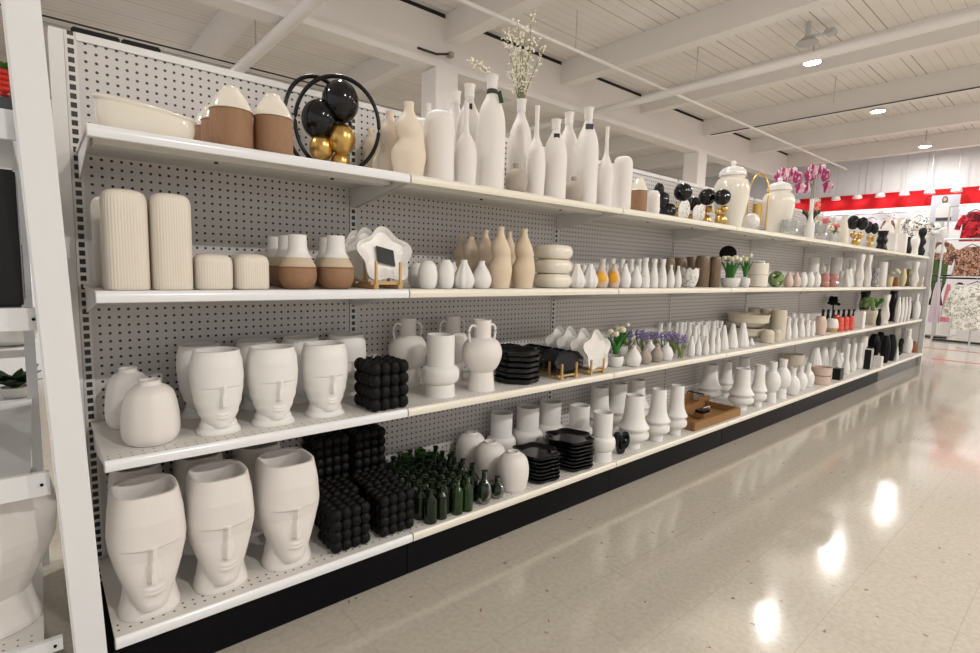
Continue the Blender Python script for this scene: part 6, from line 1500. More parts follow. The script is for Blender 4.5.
  ('green_bottle_dark', 1.0948, -0.1456, 0.1716, 0.0256, 0.1327, 0.00, 1.00, 'dark green glass bottle packed in rows behind the front bottles', 'bottle', 'green bottles packed in rows'),
  ('green_bottle_dark', 1.1471, -0.1356, 0.1716, 0.0256, 0.1327, 0.00, 1.00, 'dark green glass bottle packed in rows behind the front bottles', 'bottle', 'green bottles packed in rows'),
  ('green_bottle_dark', 1.2012, -0.1368, 0.1716, 0.0256, 0.1327, 0.00, 1.00, 'dark green glass bottle packed in rows behind the front bottles', 'bottle', 'green bottles packed in rows'),
  ('green_bottle_dark', 1.2633, -0.1349, 0.1716, 0.0256, 0.1327, 0.00, 1.00, 'dark green glass bottle packed in rows behind the front bottles', 'bottle', 'green bottles packed in rows'),
  ('green_bottle_dark', 0.9957, -0.0706, 0.1716, 0.0256, 0.1327, 0.00, 1.00, 'dark green glass bottle packed in rows behind the front bottles', 'bottle', 'green bottles packed in rows'),
  ('green_bottle_dark', 1.0488, -0.0662, 0.1716, 0.0256, 0.1327, 0.00, 1.00, 'dark green glass bottle packed in rows behind the front bottles', 'bottle', 'green bottles packed in rows'),
  ('green_bottle_dark', 1.1000, -0.0376, 0.1716, 0.0256, 0.1327, 0.00, 1.00, 'dark green glass bottle packed in rows behind the front bottles', 'bottle', 'green bottles packed in rows'),
  ('green_bottle_dark', 1.1533, -0.0376, 0.1716, 0.0256, 0.1327, 0.00, 1.00, 'dark green glass bottle packed in rows behind the front bottles', 'bottle', 'green bottles packed in rows'),
  ('green_bottle_dark', 1.2083, -0.0376, 0.1716, 0.0256, 0.1327, 0.00, 1.00, 'dark green glass bottle packed in rows behind the front bottles', 'bottle', 'green bottles packed in rows'),
  ('green_bottle_dark', 1.2790, -0.0589, 0.1716, 0.0256, 0.1327, 0.00, 1.00, 'dark green glass bottle packed in rows behind the front bottles', 'bottle', 'green bottles packed in rows'),
  ('green_open', 1.0972, -0.0916, 0.1716, 0.0264, 0.1418, 0.00, 1.00, 'green glass tumbler at the back of the bottles, first from the left', 'tumbler', 'green tumblers at the back of the bottom shelf'),
  ('green_open', 1.1740, -0.0881, 0.1716, 0.0270, 0.1429, 0.00, 1.00, 'green glass tumbler at the back of the bottles, second from the left', 'tumbler', 'green tumblers at the back of the bottom shelf'),
  ('green_open', 1.2314, -0.0888, 0.1716, 0.0285, 0.1165, 0.00, 1.00, 'green glass tumbler at the back of the bottles, third from the left', 'tumbler', 'green tumblers at the back of the bottom shelf'),
  ('jug_vase', 1.4669, -0.0901, 0.1716, 0.0731, 0.1766, 0.00, 1.00, 'white round-shouldered vase at the back behind the green bottles on bottom shelf', 'vase', None),
  ('jug_vase', 1.4621, -0.2398, 0.1716, 0.0746, 0.1714, 0.00, 1.00, 'white round-shouldered vase in the middle of three in line on bottom shelf', 'vase', None),
  ('jug_vase', 1.4584, -0.4001, 0.1716, 0.0698, 0.1702, 0.00, 1.00, 'white round-shouldered vase in front beside black dishes on bottom shelf', 'vase', None),
  ('black_dish', 1.6462, -0.3570, 0.1716, 0.1209, 0.0170, 0.00, 1.00, 'glossy black scalloped dish, first from the bottom of the left stack, bottom shelf', 'dish', 'black dishes in the left stack'),
  ('black_dish', 1.6496, -0.3570, 0.1893, 0.1195, 0.0170, -0.04, 1.00, 'glossy black scalloped dish, second from the bottom of the left stack, bottom shelf', 'dish', 'black dishes in the left stack'),
  ('black_dish', 1.6427, -0.3570, 0.2070, 0.1202, 0.0170, -0.02, 1.00, 'glossy black scalloped dish, third from the bottom of the left stack, bottom shelf', 'dish', 'black dishes in the left stack'),
  ('black_dish', 1.6462, -0.3570, 0.2247, 0.1219, 0.0170, 0.03, 1.00, 'glossy black scalloped dish, fourth from the bottom of the left stack, bottom shelf', 'dish', 'black dishes in the left stack'),
  ('black_dish', 1.6496, -0.3570, 0.2424, 0.1222, 0.0170, 0.04, 1.00, 'glossy black scalloped dish, fifth from the bottom of the left stack, bottom shelf', 'dish', 'black dishes in the left stack'),
  ('black_dish', 1.6427, -0.3570, 0.2600, 0.1206, 0.0170, -0.01, 1.00, 'glossy black scalloped dish, sixth from the bottom of the left stack, bottom shelf', 'dish', 'black dishes in the left stack'),
  ('black_dish', 1.6463, -0.3570, 0.2777, 0.1195, 0.0170, -0.04, 1.00, 'glossy black scalloped dish, seventh from the bottom of the left stack, bottom shelf', 'dish', 'black dishes in the left stack'),
  ('black_dish', 1.8868, -0.3507, 0.1716, 0.1276, 0.0177, 0.00, 1.00, 'glossy black scalloped dish, first from the bottom of the right stack, bottom shelf', 'dish', 'black dishes in the right stack'),
  ('black_dish', 1.8902, -0.3507, 0.1900, 0.1261, 0.0177, -0.04, 1.00, 'glossy black scalloped dish, second from the bottom of the right stack, bottom shelf', 'dish', 'black dishes in the right stack'),
  ('black_dish', 1.8833, -0.3507, 0.2084, 0.1268, 0.0177, -0.02, 1.00, 'glossy black scalloped dish, third from the bottom of the right stack, bottom shelf', 'dish', 'black dishes in the right stack'),
  ('black_dish', 1.8868, -0.3507, 0.2268, 0.1286, 0.0177, 0.03, 1.00, 'glossy black scalloped dish, fourth from the bottom of the right stack, bottom shelf', 'dish', 'black dishes in the right stack'),
  ('black_dish', 1.8902, -0.3507, 0.2452, 0.1289, 0.0177, 0.04, 1.00, 'glossy black scalloped dish, fifth from the bottom of the right stack, bottom shelf', 'dish', 'black dishes in the right stack'),
  ('black_dish', 1.8832, -0.3507, 0.2636, 0.1272, 0.0177, -0.01, 1.00, 'glossy black scalloped dish, sixth from the bottom of the right stack, bottom shelf', 'dish', 'black dishes in the right stack'),
  ('black_dish', 1.8869, -0.3507, 0.2820, 0.1260, 0.0177, -0.04, 1.00, 'glossy black scalloped dish, seventh from the bottom of the right stack, bottom shelf', 'dish', 'black dishes in the right stack'),
  ('black_dish', 1.8901, -0.3507, 0.3004, 0.1271, 0.0177, -0.02, 1.00, 'glossy black scalloped dish, eighth from the bottom of the right stack, bottom shelf', 'dish', 'black dishes in the right stack'),
  ('belly_vase', 1.6601, -0.0921, 0.1716, 0.0765, 0.2426, 0.00, 1.00, 'white bellied cylinder vase at the back, first from left on bottom shelf', 'vase', None),
  ('belly_vase', 1.8436, -0.0978, 0.1716, 0.0822, 0.2477, 0.00, 1.00, 'white bellied cylinder vase at the back, second from left on bottom shelf', 'vase', None),
  ('belly_vase', 2.0216, -0.0945, 0.1716, 0.0825, 0.2497, 0.00, 1.00, 'white bellied cylinder vase at the back, third from left on bottom shelf', 'vase', None),
  ('belly_vase', 2.1407, -0.2025, 0.1716, 0.0763, 0.2328, 0.00, 1.00, 'white bellied cylinder vase behind the right black stack on bottom shelf', 'vase', None),
  ('belly_vase', 2.0820, -0.4060, 0.1716, 0.0694, 0.2497, 0.00, 1.00, 'white bellied cylinder vase in front beside the black knot on bottom shelf', 'vase', None),
  ('knot_black', 2.2298, -0.4217, 0.1716, 0.0452, 0.1293, -0.97, 1.00, 'glossy black knot ornament between white vases on bottom shelf', 'ornament', None),
  ('ufo_vase', 2.3821, -0.3894, 0.1716, 0.0868, 0.2948, 0.00, 1.00, 'white tiered vase, first from left in the front row of bottom shelf', 'vase', 'tall tiered vases on the bottom shelf'),
  ('ufo_vase', 2.6018, -0.4038, 0.1716, 0.0716, 0.3034, 0.00, 1.00, 'white tiered vase, second from left in the front row of bottom shelf', 'vase', 'tall tiered vases on the bottom shelf'),
  ('ufo_vase', 2.7932, -0.4100, 0.1716, 0.0651, 0.3029, 0.00, 1.00, 'white tiered vase, third from left in the front row of bottom shelf', 'vase', 'tall tiered vases on the bottom shelf'),
  ('ufo_vase', 2.4252, -0.1159, 0.1716, 0.0880, 0.2833, 0.00, 1.00, 'white tiered vase, first from left in the back row of bottom shelf', 'vase', 'tall tiered vases on the bottom shelf'),
  ('ufo_vase', 2.6092, -0.1195, 0.1716, 0.0844, 0.2842, 0.00, 1.00, 'white tiered vase, second from left in the back row of bottom shelf', 'vase', 'tall tiered vases on the bottom shelf'),
  ('ufo_vase', 2.8062, -0.1201, 0.1716, 0.0838, 0.2844, 0.00, 1.00, 'white tiered vase, third from left in the back row of bottom shelf', 'vase', 'tall tiered vases on the bottom shelf'),
  ('wood_tray', 3.2551, -0.3174, 0.1716, 0.3147, 0.0550, 0.00, 1.00, 'long acacia wood tray at the front of the bottom shelf', 'tray', None),
  ('wood_caddy', 3.2358, -0.3500, 0.1883, 0.0524, 0.0785, 0.00, 1.00, 'small wooden caddy with metal handle, standing on the wood tray', 'caddy', None),
  ('dark_basket', 3.5840, -0.1112, 0.1716, 0.0796, 0.0924, 0.00, 1.00, 'dark wooden basket with black handle behind the wood tray', 'basket', None),
  ('ufo_vase', 3.7558, -0.1257, 0.1716, 0.0908, 0.2912, 0.00, 1.00, 'wide white tiered vase behind the wood tray on bottom shelf', 'vase', None),
  ('ufo_vase', 4.0567, -0.1084, 0.1716, 0.0655, 0.2848, 0.00, 1.00, 'wide white tiered vase at the back, second beyond the tray on bottom shelf', 'vase', None),
  ('ufo_vase', 3.7407, -0.3746, 0.1716, 0.0861, 0.3011, 0.00, 1.00, 'wide white tiered vase in front right of the tray on bottom shelf', 'vase', None),
  ('ufo_vase', 3.9478, -0.4090, 0.1716, 0.0593, 0.3149, 0.00, 1.00, 'wide white tiered vase left of the footed vases on bottom shelf', 'vase', None),
  ('ufo_vase', 4.3876, -0.0996, 0.1716, 0.0707, 0.2831, 0.00, 1.00, 'wide white tiered vase at the back behind the front pair on bottom shelf', 'vase', None),
  ('bottle_base', 4.1782, -0.4099, 0.1716, 0.0616, 0.3165, 0.00, 1.00, 'white footed round vase, left one in front on bottom shelf', 'vase', None),
  ('bottle_base', 4.3875, -0.4031, 0.1716, 0.0654, 0.3165, 0.00, 1.00, 'white footed round vase, right one slightly behind on bottom shelf', 'vase', None),
  ('round_bottle', 4.6028, -0.4049, 0.1716, 0.0608, 0.2264, 0.00, 1.00, 'glossy white round bottle, first from left beside the pale pink bowls', 'vase', 'glossy white round bottles on the bottom shelf'),
  ('round_bottle', 4.8736, -0.3713, 0.1716, 0.0588, 0.2158, 0.00, 1.00, 'glossy white round bottle, second from left beside the pale pink bowls', 'vase', 'glossy white round bottles on the bottom shelf'),
  ('round_bottle', 5.0682, -0.3645, 0.1716, 0.0557, 0.2141, 0.00, 1.00, 'glossy white round bottle, third from left beside the pale pink bowls', 'vase', 'glossy white round bottles on the bottom shelf'),
  ('pink_bowl', 5.3206, -0.3913, 0.1716, 0.0848, 0.0792, 0.00, 1.00, 'pale pink bowl, lower of two stacked on bottom shelf', 'bowl', None),
  ('pink_bowl', 5.3206, -0.3913, 0.2508, 0.0848, 0.0792, 0.00, 1.00, 'pale pink bowl, upper of two stacked on bottom shelf', 'bowl', None),
  ('pot_stone', 5.4048, -0.1249, 0.1716, 0.0869, 0.2306, 0.00, 1.00, 'stone-coloured planter pot behind the round bottles on bottom shelf', 'planter', None),
  ('pleat_white', 5.7226, -0.2009, 0.1716, 0.0693, 0.2866, 0.00, 1.00, 'white pleated vase behind the pink bowls on bottom shelf', 'vase', None),
  ('pleat_white', 6.2577, -0.1144, 0.1716, 0.0544, 0.2414, 0.00, 1.00, 'white pleated vase further back behind pink bowls on bottom shelf', 'vase', None),
  ('black_tray', 5.7106, -0.4160, 0.1716, 0.0478, 0.0358, 0.00, 1.00, 'flat black tray, first from the bottom beside the pink bowls', 'tray', 'flat black trays on the bottom shelf'),
  ('black_tray', 5.7106, -0.4160, 0.2073, 0.0478, 0.0358, 0.00, 1.00, 'flat black tray, second from the bottom beside the pink bowls', 'tray', 'flat black trays on the bottom shelf'),
  ('black_tray', 5.7106, -0.4160, 0.2431, 0.0478, 0.0358, 0.00, 1.00, 'flat black tray, third from the bottom beside the pink bowls', 'tray', 'flat black trays on the bottom shelf'),
  ('clear_bottle', 6.1044, -0.3694, 0.1716, 0.0369, 0.3131, 0.00, 1.00, 'frosted white bottle with bulging foot, first from left on bottom shelf', 'vase', 'frosted bottles on the bottom shelf'),
  ('clear_bottle', 6.3748, -0.3555, 0.1716, 0.0354, 0.2974, 0.00, 1.00, 'frosted white bottle with bulging foot, second from left on bottom shelf', 'vase', 'frosted bottles on the bottom shelf'),
  ('clear_bottle', 6.6251, -0.3484, 0.1716, 0.0363, 0.2843, 0.00, 1.00, 'frosted white bottle with bulging foot, third from left on bottom shelf', 'vase', 'frosted bottles on the bottom shelf'),
  ('twist_vase', 6.2955, -0.2457, 0.1716, 0.0530, 0.1917, 0.00, 1.00, 'white rounded twisted vase behind the black trays on bottom shelf', 'vase', None),
  ('cyl_grey', 6.5446, -0.0969, 0.1716, 0.0407, 0.2746, 0.00, 1.00, 'plain white cylinder vase far along bottom shelf, behind the twisted vase', 'vase', None),
  ('cyl_grey', 6.8958, -0.1284, 0.1716, 0.0390, 0.2952, 0.00, 1.00, 'plain white cylinder vase far along bottom shelf, behind the left frosted bottle', 'vase', None),
  ('cyl_grey', 7.2094, -0.1299, 0.1716, 0.0373, 0.2814, 0.00, 1.00, 'plain white cylinder vase far along bottom shelf, behind the right frosted bottles', 'vase', None),
  ('cyl_grey', 7.2016, -0.2259, 0.1716, 0.0418, 0.3107, 0.00, 1.00, 'plain white cylinder vase far along bottom shelf, behind the striped vase', 'vase', None),
  ('cyl_grey', 8.8230, -0.2057, 0.1716, 0.0420, 0.3194, 0.00, 1.00, 'plain white cylinder vase far along bottom shelf, behind the knobbly black vase', 'vase', None),
  ('cyl_grey', 8.8141, -0.3121, 0.1716, 0.0447, 0.3194, 0.00, 1.00, 'plain white cylinder vase far along bottom shelf, at the far end', 'vase', None),
  ('stripe_vase', 6.6952, -0.4124, 0.1716, 0.0504, 0.2374, 0.00, 1.00, 'black and white striped vase on bottom shelf', 'vase', None),
  ('box_white', 7.0038, -0.4278, 0.1716, 0.0394, 0.1148, 0.00, 1.00, 'white square planter beside the striped vase on bottom shelf', 'planter', None),
  ('rib_black', 7.3915, -0.3966, 0.1716, 0.0465, 0.3188, 0.00, 1.00, 'fluted matte black vase left of two in front on bottom shelf', 'vase', None),
  ('rib_black', 7.6513, -0.3956, 0.1716, 0.0475, 0.3153, 0.00, 1.00, 'fluted matte black vase right of two in front on bottom shelf', 'vase', None),
  ('rib_black', 7.7780, -0.1913, 0.1716, 0.0619, 0.2895, 0.00, 1.00, 'fluted matte black vase behind the white planter on bottom shelf', 'vase', None),
  ('rib_black', 8.3516, -0.1214, 0.1716, 0.0499, 0.2747, 0.00, 1.00, 'fluted matte black vase at the very back on bottom shelf', 'vase', None),
  ('fin_white', 7.6969, -0.4491, 0.1716, 0.0208, 0.1799, 0.00, 1.00, 'small white fin-shaped vase beside the black fluted vases', 'vase', None),
  ('star_black', 8.1368, -0.3901, 0.1716, 0.0517, 0.2529, 0.00, 1.00, 'knobbly glossy black vase far along bottom shelf', 'vase', None),
  ('round_bottle', 8.6762, -0.3555, 0.1716, 0.0544, 0.3089, 0.00, 1.00, 'glossy white long-necked bottle near far end of bottom shelf', 'vase', None),
  ('amber_vase', 8.8341, -0.3916, 0.1716, 0.0352, 0.1516, 0.00, 1.00, 'small amber glass vase at far end of bottom shelf', 'vase', None),
]
for k, x, y, z, R, H, rot, asp, label, cat, grp in PRODUCTS:
    o = put(k, x, y, z, R, H, rot, label, cat, grp)
    if asp != 1: o.scale = (R, R * asp, H)

# ------------------------------------------------------------------ flowers standing in two of the bottles
def find(label): return next(o for o in bpy.data.objects if o.get('label') == label)
b = find('white flared bottle vase holding the tall blossom branches on the top shelf')
put('gypsophila', b.location.x, b.location.y, b.location.z + b.scale.z * .905, .16, .36, 0.3, 'tall branches of small white blossoms standing in a white bottle', 'flowers')
b = find('white flared bottle vase with dark hanging tag, tallest in the row on the top shelf')
put('sprig', b.location.x, b.location.y, b.location.z + b.scale.z * .915, .045, .09, -0.7, 'short blossom sprig leaning left out of the tallest white bottle', 'flowers')
b = find('pink and white orchid plant beside the slim white vase on top shelf')
put('gypsophila', b.location.x + .27, b.location.y + .045, b.location.z + .003, .055, .50, 1.3, 'thin white blossom branch beside the right orchid on top shelf', 'flowers')

# ------------------------------------------------------------------ things on the left rack
put('face_large', -.235, -.27, .2065, .125, .36, -1.15, 'large white face planter on the lowest shelf of the left rack', 'planter')
bx = [(-.158, 1.021, .31, .055, 'tallest'), (-.225, 1.021, .29, .06, 'further left'), (-.150, 1.021, .16, .03, 'lower')]
for x, z, h, w, n in bx[:2]:
    o = obj('black_box', boxm(-w / 2, w / 2, -.10, .10, 0, h, bev=.004), 'black_satin', None, (x, -.30 + (.0 if n == 'tallest' else .0), z)); tag(o, 'upright black box on the left rack, %s' % n, 'box')
o = obj('black_box', boxm(-.02, .02, -.05, .05, 0, .15, bev=.004), 'black_satin', None, (-.150, -.13, 1.021)); tag(o, 'low black box behind the upright ones on the left rack', 'box')
e = empty('red_berry_plant', (-.128, -.30, 1.4535)); random.seed(12)
obj('pot', lathe(bmesh.new(), smooth_profile([(0, 0), (.035, 0), (.045, .09), (.042, .10)]), 20, inner=.01, wall=.005), 'dark_grey_kick_sheen', e)
bm = bmesh.new()
for i in range(14): a = i * 1.1; leaf(bm, (0, 0, .20), (.06 * math.cos(a), .06 * math.sin(a), .27 + .03 * math.sin(i)), .018, .01, .003)
obj('leaves', bm, 'green', e)
bm = bmesh.new()
for i in range(12): ball(bm, (.035 * math.cos(i * 2.1), .035 * math.sin(i * 2.1), .12 + .012 * i * .7), .016, 2)
obj('berries', bm, 'red_fruit', e)
bm = bmesh.new(); tube(bm, [(0, 0, .08), (0, 0, .22)], .006, 6); obj('stem', bm, 'stem', e)
e.scale = (.8, .8, .5); tag(e, 'small plant with green leaves and red berries on left rack', 'plant')
o = obj('bowl', lathe(bmesh.new(), smooth_profile([(0, 0), (.04, 0), (.075, .03), (.088, .075)]), 30, inner=.05, wall=.006), 'gloss_white', None, (-.195, .90, .7665)); tag(o, 'white bowl on the further rack seen at the left edge', 'bowl')
e = empty('potted_plant', (-.195, .90, .5465)); random.seed(14)
obj('pot', lathe(bmesh.new(), smooth_profile([(0, 0), (.035, 0), (.05, .03), (.052, .045)]), 20, inner=.01, wall=.005), 'gloss_white', e)
bm = bmesh.new()
for i in range(34): a = i * 2.4; q = .06 + .07 * random.random(); leaf(bm, (0, 0, .04), (q * math.cos(a), q * math.sin(a), .07 + .06 * random.random()), .022, .008, .002)
obj('leaves', bm, 'green_dark', e)
tag(e, 'dark green leafy plant in white pot seen through left rack', 'plant')

# ------------------------------------------------------------------ pipes, conduits and fittings under the ceiling
def pipe(pts, r, label, m='beam', group=None): return tag(obj('ceiling_pipe', tube(bmesh.new(), pts, r, 12), m), label, 'pipe', group)
pipe([(2.12, -13, 3.72), (2.12, 17, 3.72)], .07, 'thick white pipe hung across the ceiling at upper left')
pipe([(7.35, -13, 3.86), (7.35, 17, 3.86)], .055, 'white pipe crossing under the long girder, centre of ceiling')
pipe([(-5, 2.82, 4.0), (16.3, 2.82, 4.0)], .022, 'thin white sprinkler pipe running along the ceiling above the vases')
pipe([(-5, 7.3, 4.13), (16.3, 7.3, 4.13)], .03, 'grey conduit running along the ceiling behind the pegboard', 'steel_grey')
pipe([(-5, 7.05, 4.145), (4, 7.05, 4.145)], .012, 'thin dark cable below the grey conduit at upper left', 'string')
pipe([(9.4, -.9, 4.15), (11.1, -.5, 4.128), (11.1, 2.4, 4.128), (11.1, 3.9, 4.128)], .011, 'dark cable along the joist beside the nearer lit lamp', 'string')
for x, y, z0, z1, n in ((2.12, 5.2, 3.78, 4.49, 'the thick pipe at upper left'), (7.35, 2.2, 3.90, 4.49, 'the centre pipe'), (5.4, 2.82, 4.02, 4.49, 'the thin sprinkler pipe'), (10.2, 1.3, 4.05, 4.49, 'a ceiling plank near the lamps')):
    tag(obj('hanger_rod', tube(bmesh.new(), [(x, y, z0), (x, y, z1)], .008, 6), 'steel_grey'), 'thin hanger rod above %s' % n, 'rod')
e = empty('ceiling_fixture', (7.85, .92, 4.22))
obj('bracket', boxm(-.03, .03, -.03, .03, .06, .28), 'steel_grey', e); obj('arm', tube(bmesh.new(), [(0, .02, .1), (.12, -.1, .12), (.2, -.18, .15)], .02, 8), 'steel_grey', e)
obj('head', lathe(bmesh.new(), smooth_profile([(0, 0), (.12, 0), (.13, .02), (.05, .09), (0, .1)]), 20), 'alu', e); obj('lens', boxm(.14, .28, -.26, -.14, .12, .19, bev=.01), 'steel_grey', e)
tag(e, 'unlit grey fixture hanging from ceiling planks at upper right', 'fixture')
e = empty('junction_box', (4.3, 4.06, 3.98)); obj('box', boxm(-.035, .035, -.03, .055, -.03, .04, bev=.008), 'taupe', e)
obj('cable', tube(bmesh.new(), [(-.05, 0, 0), (-.25, -.02, -.06), (-.5, .05, -.03)], .015, 6), 'string', e)
tag(e, 'small brown junction box with cable at the column head', 'junction box')

# ------------------------------------------------------------------ clothing department at the far right
def shirt_bm(w, h, sleeves=True, neck=.16):
    """hanging top facing -x: width along y, height along z, hem at 0"""
    bm = bmesh.new(); n = 26; R = []
    for i in range(13):
        t = i / 12; ww = w * (.5 - .06 * math.sin(PI * t)) if t < .85 else w * (.5 - .06 * math.sin(PI * t) - .33 * (t - .85) / .15)
        dd = .10 * (1 - .6 * max(0, t - .6) / .4)
        R.append([bm.verts.new((dd * math.cos(2 * PI * k / n) * (1 + .25 * math.cos(7 * 2 * PI * k / n) * (1 - t)), ww * math.sin(2 * PI * k / n), h * t)) for k in range(n)])
    for a, b in zip(R, R[1:]):
        for k in range(n): bm.faces.new((a[k], a[(k + 1) % n], b[(k + 1) % n], b[k]))
    bm.faces.new(R[0][::-1]); bm.faces.new(R[-1])
    if sleeves:
        for s in (-1, 1): tube(bm, [(0, s * w * .36, h * .88), (0, s * w * .52, h * .72), (-.02, s * w * .62, h * .40)], w * .10, 10, r2=w * .12)
    return bm
def dress_bm(w, h):
    bm = bmesh.new(); n = 40; R = []
    for i in range(15):
        t = i / 14; ww = w * (.5 - .22 * t ** 1.3) if t < .85 else w * (.28 - .1 * (t - .85) / .15)
        R.append([bm.verts.new((.55 * ww * math.cos(2 * PI * k / n) * (1 + .16 * math.cos(9 * 2 * PI * k / n) * (1 - t)), ww * math.sin(2 * PI * k / n) * (1 + .08 * math.cos(9 * 2 * PI * k / n) * (1 - t)), h * t)) for k in range(n)])
    for a, b in zip(R, R[1:]):
        for k in range(n): bm.faces.new((a[k], a[(k + 1) % n], b[(k + 1) % n], b[k]))
    bm.faces.new(R[0][::-1]); bm.faces.new(R[-1]); return bm
def garment(nm, x, y, z, bm, m, label, cat, hook=.0):
    e = empty(nm, (x, y, z)); obj('cloth', bm, m, e)
    if hook:
        zt = max(v[2] for v in e.children[0].bound_box)
        obj('hanger', tube(bmesh.new(), [(0, -.12, zt - .02), (0, 0, zt + .05), (0, .12, zt - .02)], .008, 6), 'black_satin', e)
        obj('hook', tube(bmesh.new(), [(0, 0, zt + .04), (0, 0, zt + .10), (.02, 0, zt + .12)], .005, 6), 'alu', e)
    return tag(e, label, cat)
garment('blouse', 16.22, 1.16, 2.17, shirt_bm(.60, .49), 'floral_dark', 'black and white floral blouse hanging high on the far wall', 'clothing', 1)
garment('trousers', 16.36, 1.2, 1.25, boxm(-.05, .05, -.2, .2, 0, .86, bev=.04), 'black_cloth', 'black trousers hanging below the floral blouse', 'clothing', 1)
garment('blouse', 15.1, .0, 2.0, shirt_bm(.42, .62), 'red_cloth', 'red floral blouse hanging at the right edge', 'clothing', 1)
garment('blouse', 13, -.30, 1.24, shirt_bm(.50, .54), 'leopard', 'brown leopard print top hanging on the rack at right edge', 'clothing', 1)
garment('skirt', 13.0, -.19, .46, dress_bm(.42, .62), 'floral', 'grey and white floral skirt hanging behind the front dress', 'clothing')
garment('dress', 12, -.55, .32, dress_bm(.55, .78), 'floral', 'grey and white floral dress on the front stand at right edge', 'clothing', 1)
garment('dress', 13.5, .21, .31, dress_bm(.17, .80), 'pale_cloth', 'pale lilac dress hanging beside the far shelf end', 'clothing', 1)
garment('dress', 13.5, .04, .34, dress_bm(.14, .74), 'pink_cloth', 'narrow pink dress hanging beside the pale lilac one', 'clothing')
garment('jacket', 13.95, -.06, .78, shirt_bm(.16, .34), 'black_cloth', 'black jacket behind the pink and lilac dresses', 'clothing')
for y, m, w, n in ((2.52, 'pink', .28, 'pale pink'), (2.94, 'black_cloth', .26, 'black'), (2.12, 'pale_cloth', .26, 'pale lilac'), (1.76, 'leopard', .22, 'brown patterned'), (3.34, 'black_cloth', .24, 'dark')):
    nn = {2.52: 'left of the lilac one', 2.94: 'left of the pink one', 2.12: 'right of the pink one', 1.76: 'right of the lilac one', 3.34: 'furthest left'}[y]
    garment('blouse', 16.22, y, 2.17, shirt_bm(w, .49), m, '%s blouse hung on the far wall, %s' % (n, nn), 'clothing', 1)
for y0, y1, z, n in ((.75, 3.8, 2.799, 'upper'), (.85, 1.55, 2.249, 'lower')):
    xr = 16.23 if n == 'upper' else 16.37
    e = empty('garment_rail', (xr, 0, z)); obj('bar', tube(bmesh.new(), [(0, y0, 0), (0, y1, 0)], .012, 8), 'alu', e)
    for y in (y0 + .05, y1 - .05): obj('bracket', tube(bmesh.new(), [(0.006, y, 0), (16.459 - xr, y, 0)], .01, 6), 'alu', e)
    tag(e, 'metal garment rail fixed to the far wall, %s one' % n, 'rail')
e = empty('clothes_rack', (15.1, 0, 0))
obj('bar', tube(bmesh.new(), [(0, -.55, 2.759), (0, .42, 2.759)], .012, 8), 'alu', e)
for y in (-.55, .42): obj('upright', tube(bmesh.new(), [(.0, y, 0), (0, y, 2.77)], .016, 8), 'alu', e)
for y in (-.55, .42): obj('foot', tube(bmesh.new(), [(-.25, y, .012), (.25, y, .012)], .012, 8), 'alu', e)
tag(e, 'tall metal rack carrying the red floral blouse', 'clothes rack')
e = empty('clothes_stand', (12, -.55, 0)); obj('base', lathe(bmesh.new(), [(0, 0), (.16, 0), (.16, .02), (0, .025)], 28), 'steel_grey', e)
obj('post', tube(bmesh.new(), [(.0, .0, .02), (0, 0, .318)], .015, 8), 'alu', e)
tag(e, 'round-based metal stand carrying the floral dress', 'clothes stand')
e = empty('clothes_rack', (13, -.3, 0))
obj('bar', tube(bmesh.new(), [(0, -.74, 1.20), (0, .42, 1.20)], .016, 8), 'black_satin', e); obj('bar', tube(bmesh.new(), [(0, -.74, 1.923), (0, .42, 1.923)], .016, 8), 'alu', e)
for y in (-.74, .42): obj('upright', tube(bmesh.new(), [(0, y, 0), (0, y, 1.95)], .018, 8), 'alu', e)
obj('base_bar', tube(bmesh.new(), [(0, -.74, .018), (0, .42, .018)], .018, 8), 'black_satin', e)
tag(e, 'metal clothes rack with black bar at right edge', 'clothes rack')
e = empty('clothes_rack', (13.5, .15, 0))
obj('bar', tube(bmesh.new(), [(0, -.16, 1.253), (0, .20, 1.253)], .016, 8), 'black_satin', e); obj('upright', tube(bmesh.new(), [(.2, .05, 0), (.2, .05, 1.253), (0, .05, 1.253)], .018, 8), 'alu', e); obj('base', lathe(bmesh.new(), [(0, 0), (.2, 0), (.2, .03), (0, .03)], 24), 'black_satin', e, (.2, .05, 0))
tag(e, 'small clothes rack with dresses behind the far shelf end', 'clothes rack')
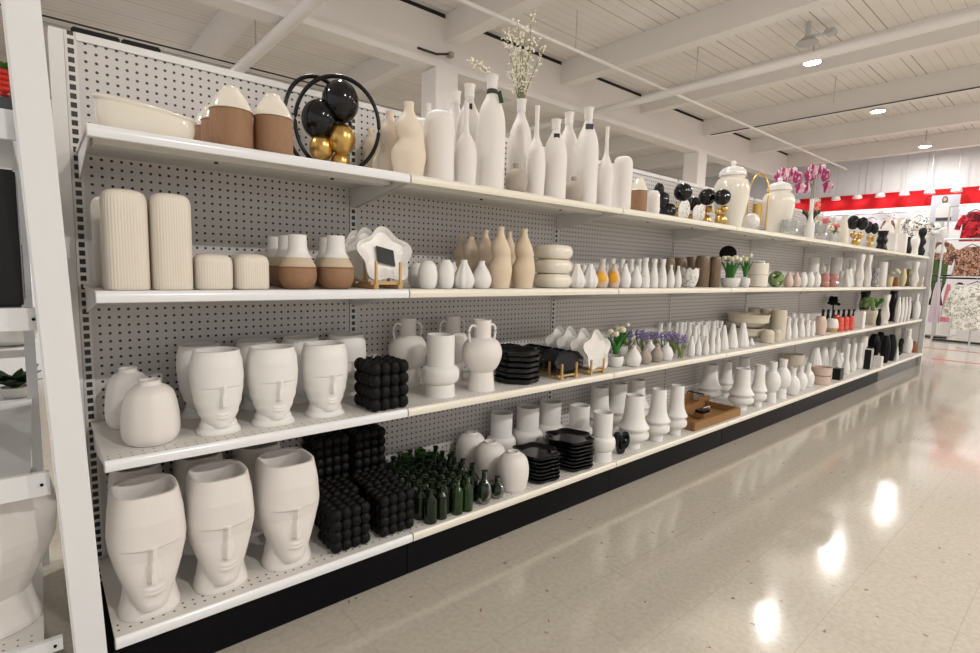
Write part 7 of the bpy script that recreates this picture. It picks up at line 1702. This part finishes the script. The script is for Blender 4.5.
# mannequin on a plinth
e = empty('mannequin', (14.5, .38, .60))
bm = bmesh.new()
lathe(bm, smooth_profile([(0, 1.10), (.115, 1.12), (.125, 1.22), (.10, 1.30), (.055, 1.36), (.042, 1.40), (.045, 1.43), (.062, 1.47), (.078, 1.53), (.075, 1.60), (.05, 1.65), (0, 1.665)]), 24)
for s in (-1, 1): tube(bm, [(0, s * .12, 1.31), (0, s * .17, 1.1), (-.03, s * .17, .88), (-.05, s * .16, .80)], .035, 8, r2=.022)
obj('body', bm, 'mann', e)
bm = bmesh.new()
lathe(bm, smooth_profile([(.145, .98), (.15, 1.05), (.145, 1.15), (.15, 1.25), (.11, 1.335), (.07, 1.36)]), 24)
for s in (-1, 1): tube(bm, [(0, s * .11, 1.30), (0, s * .18, 1.18), (0, s * .19, 1.08)], .05, 10)
for v in bm.verts: v.co.x *= .75
obj('top', bm, 'leopard', e)
bm = bmesh.new()
for s in (-1, 1): tube(bm, [(0, s * .062, 1.02), (0, s * .07, .55), (0, s * .068, .02)], .078, 14, r2=.06)
obj('trousers', bm, 'green_cloth', e)
tag(e, 'white mannequin in leopard top and green trousers', 'mannequin')
tag(obj('plinth', boxm(-.35, .35, -.35, .35, 0, .60, bev=.01), 'steel', None, (14.5, .38, 0)), 'white plinth under the mannequin', 'plinth')
# poster with a person in white, printed shapes slightly raised on the board
e = empty('poster', (15.5, .58, 2.46))
obj('board', boxm(0, .02, -.25, .25, 0, .60), 'poster', e)
def flat(pts, x): return prism(bmesh.new(), pts, x, x + .002, 'yz')
def ell(cy, cz, ry, rz, n=24): return [(cy + ry * math.cos(2 * PI * i / n), cz + rz * math.sin(2 * PI * i / n)) for i in range(n)]
obj('printed_hair', flat(ell(.01, .49, .052, .085), -.003), 'hair_print', e)
obj('printed_face', flat(ell(.01, .50, .030, .044), -.006), 'skin_print', e)
obj('printed_shirt', flat([(-.15, .12), (-.14, .30), (-.07, .40), (0, .43), (.08, .40), (.15, .30), (.16, .12), (.08, .10), (-.08, .10)], -.004), 'mann', e)
obj('printed_trousers', flat([(-.14, .03), (-.13, .10), (.13, .10), (.14, .03)], -.0045), 'dark_grey_kick_sheen', e)
obj('post', boxm(.021, .04, -.02, .02, -2.46, .5), 'alu', e)
tag(e, 'pale poster of a person in a white shirt below red band', 'poster')
# low dark fixtures on the floor beyond the far end of the shelves
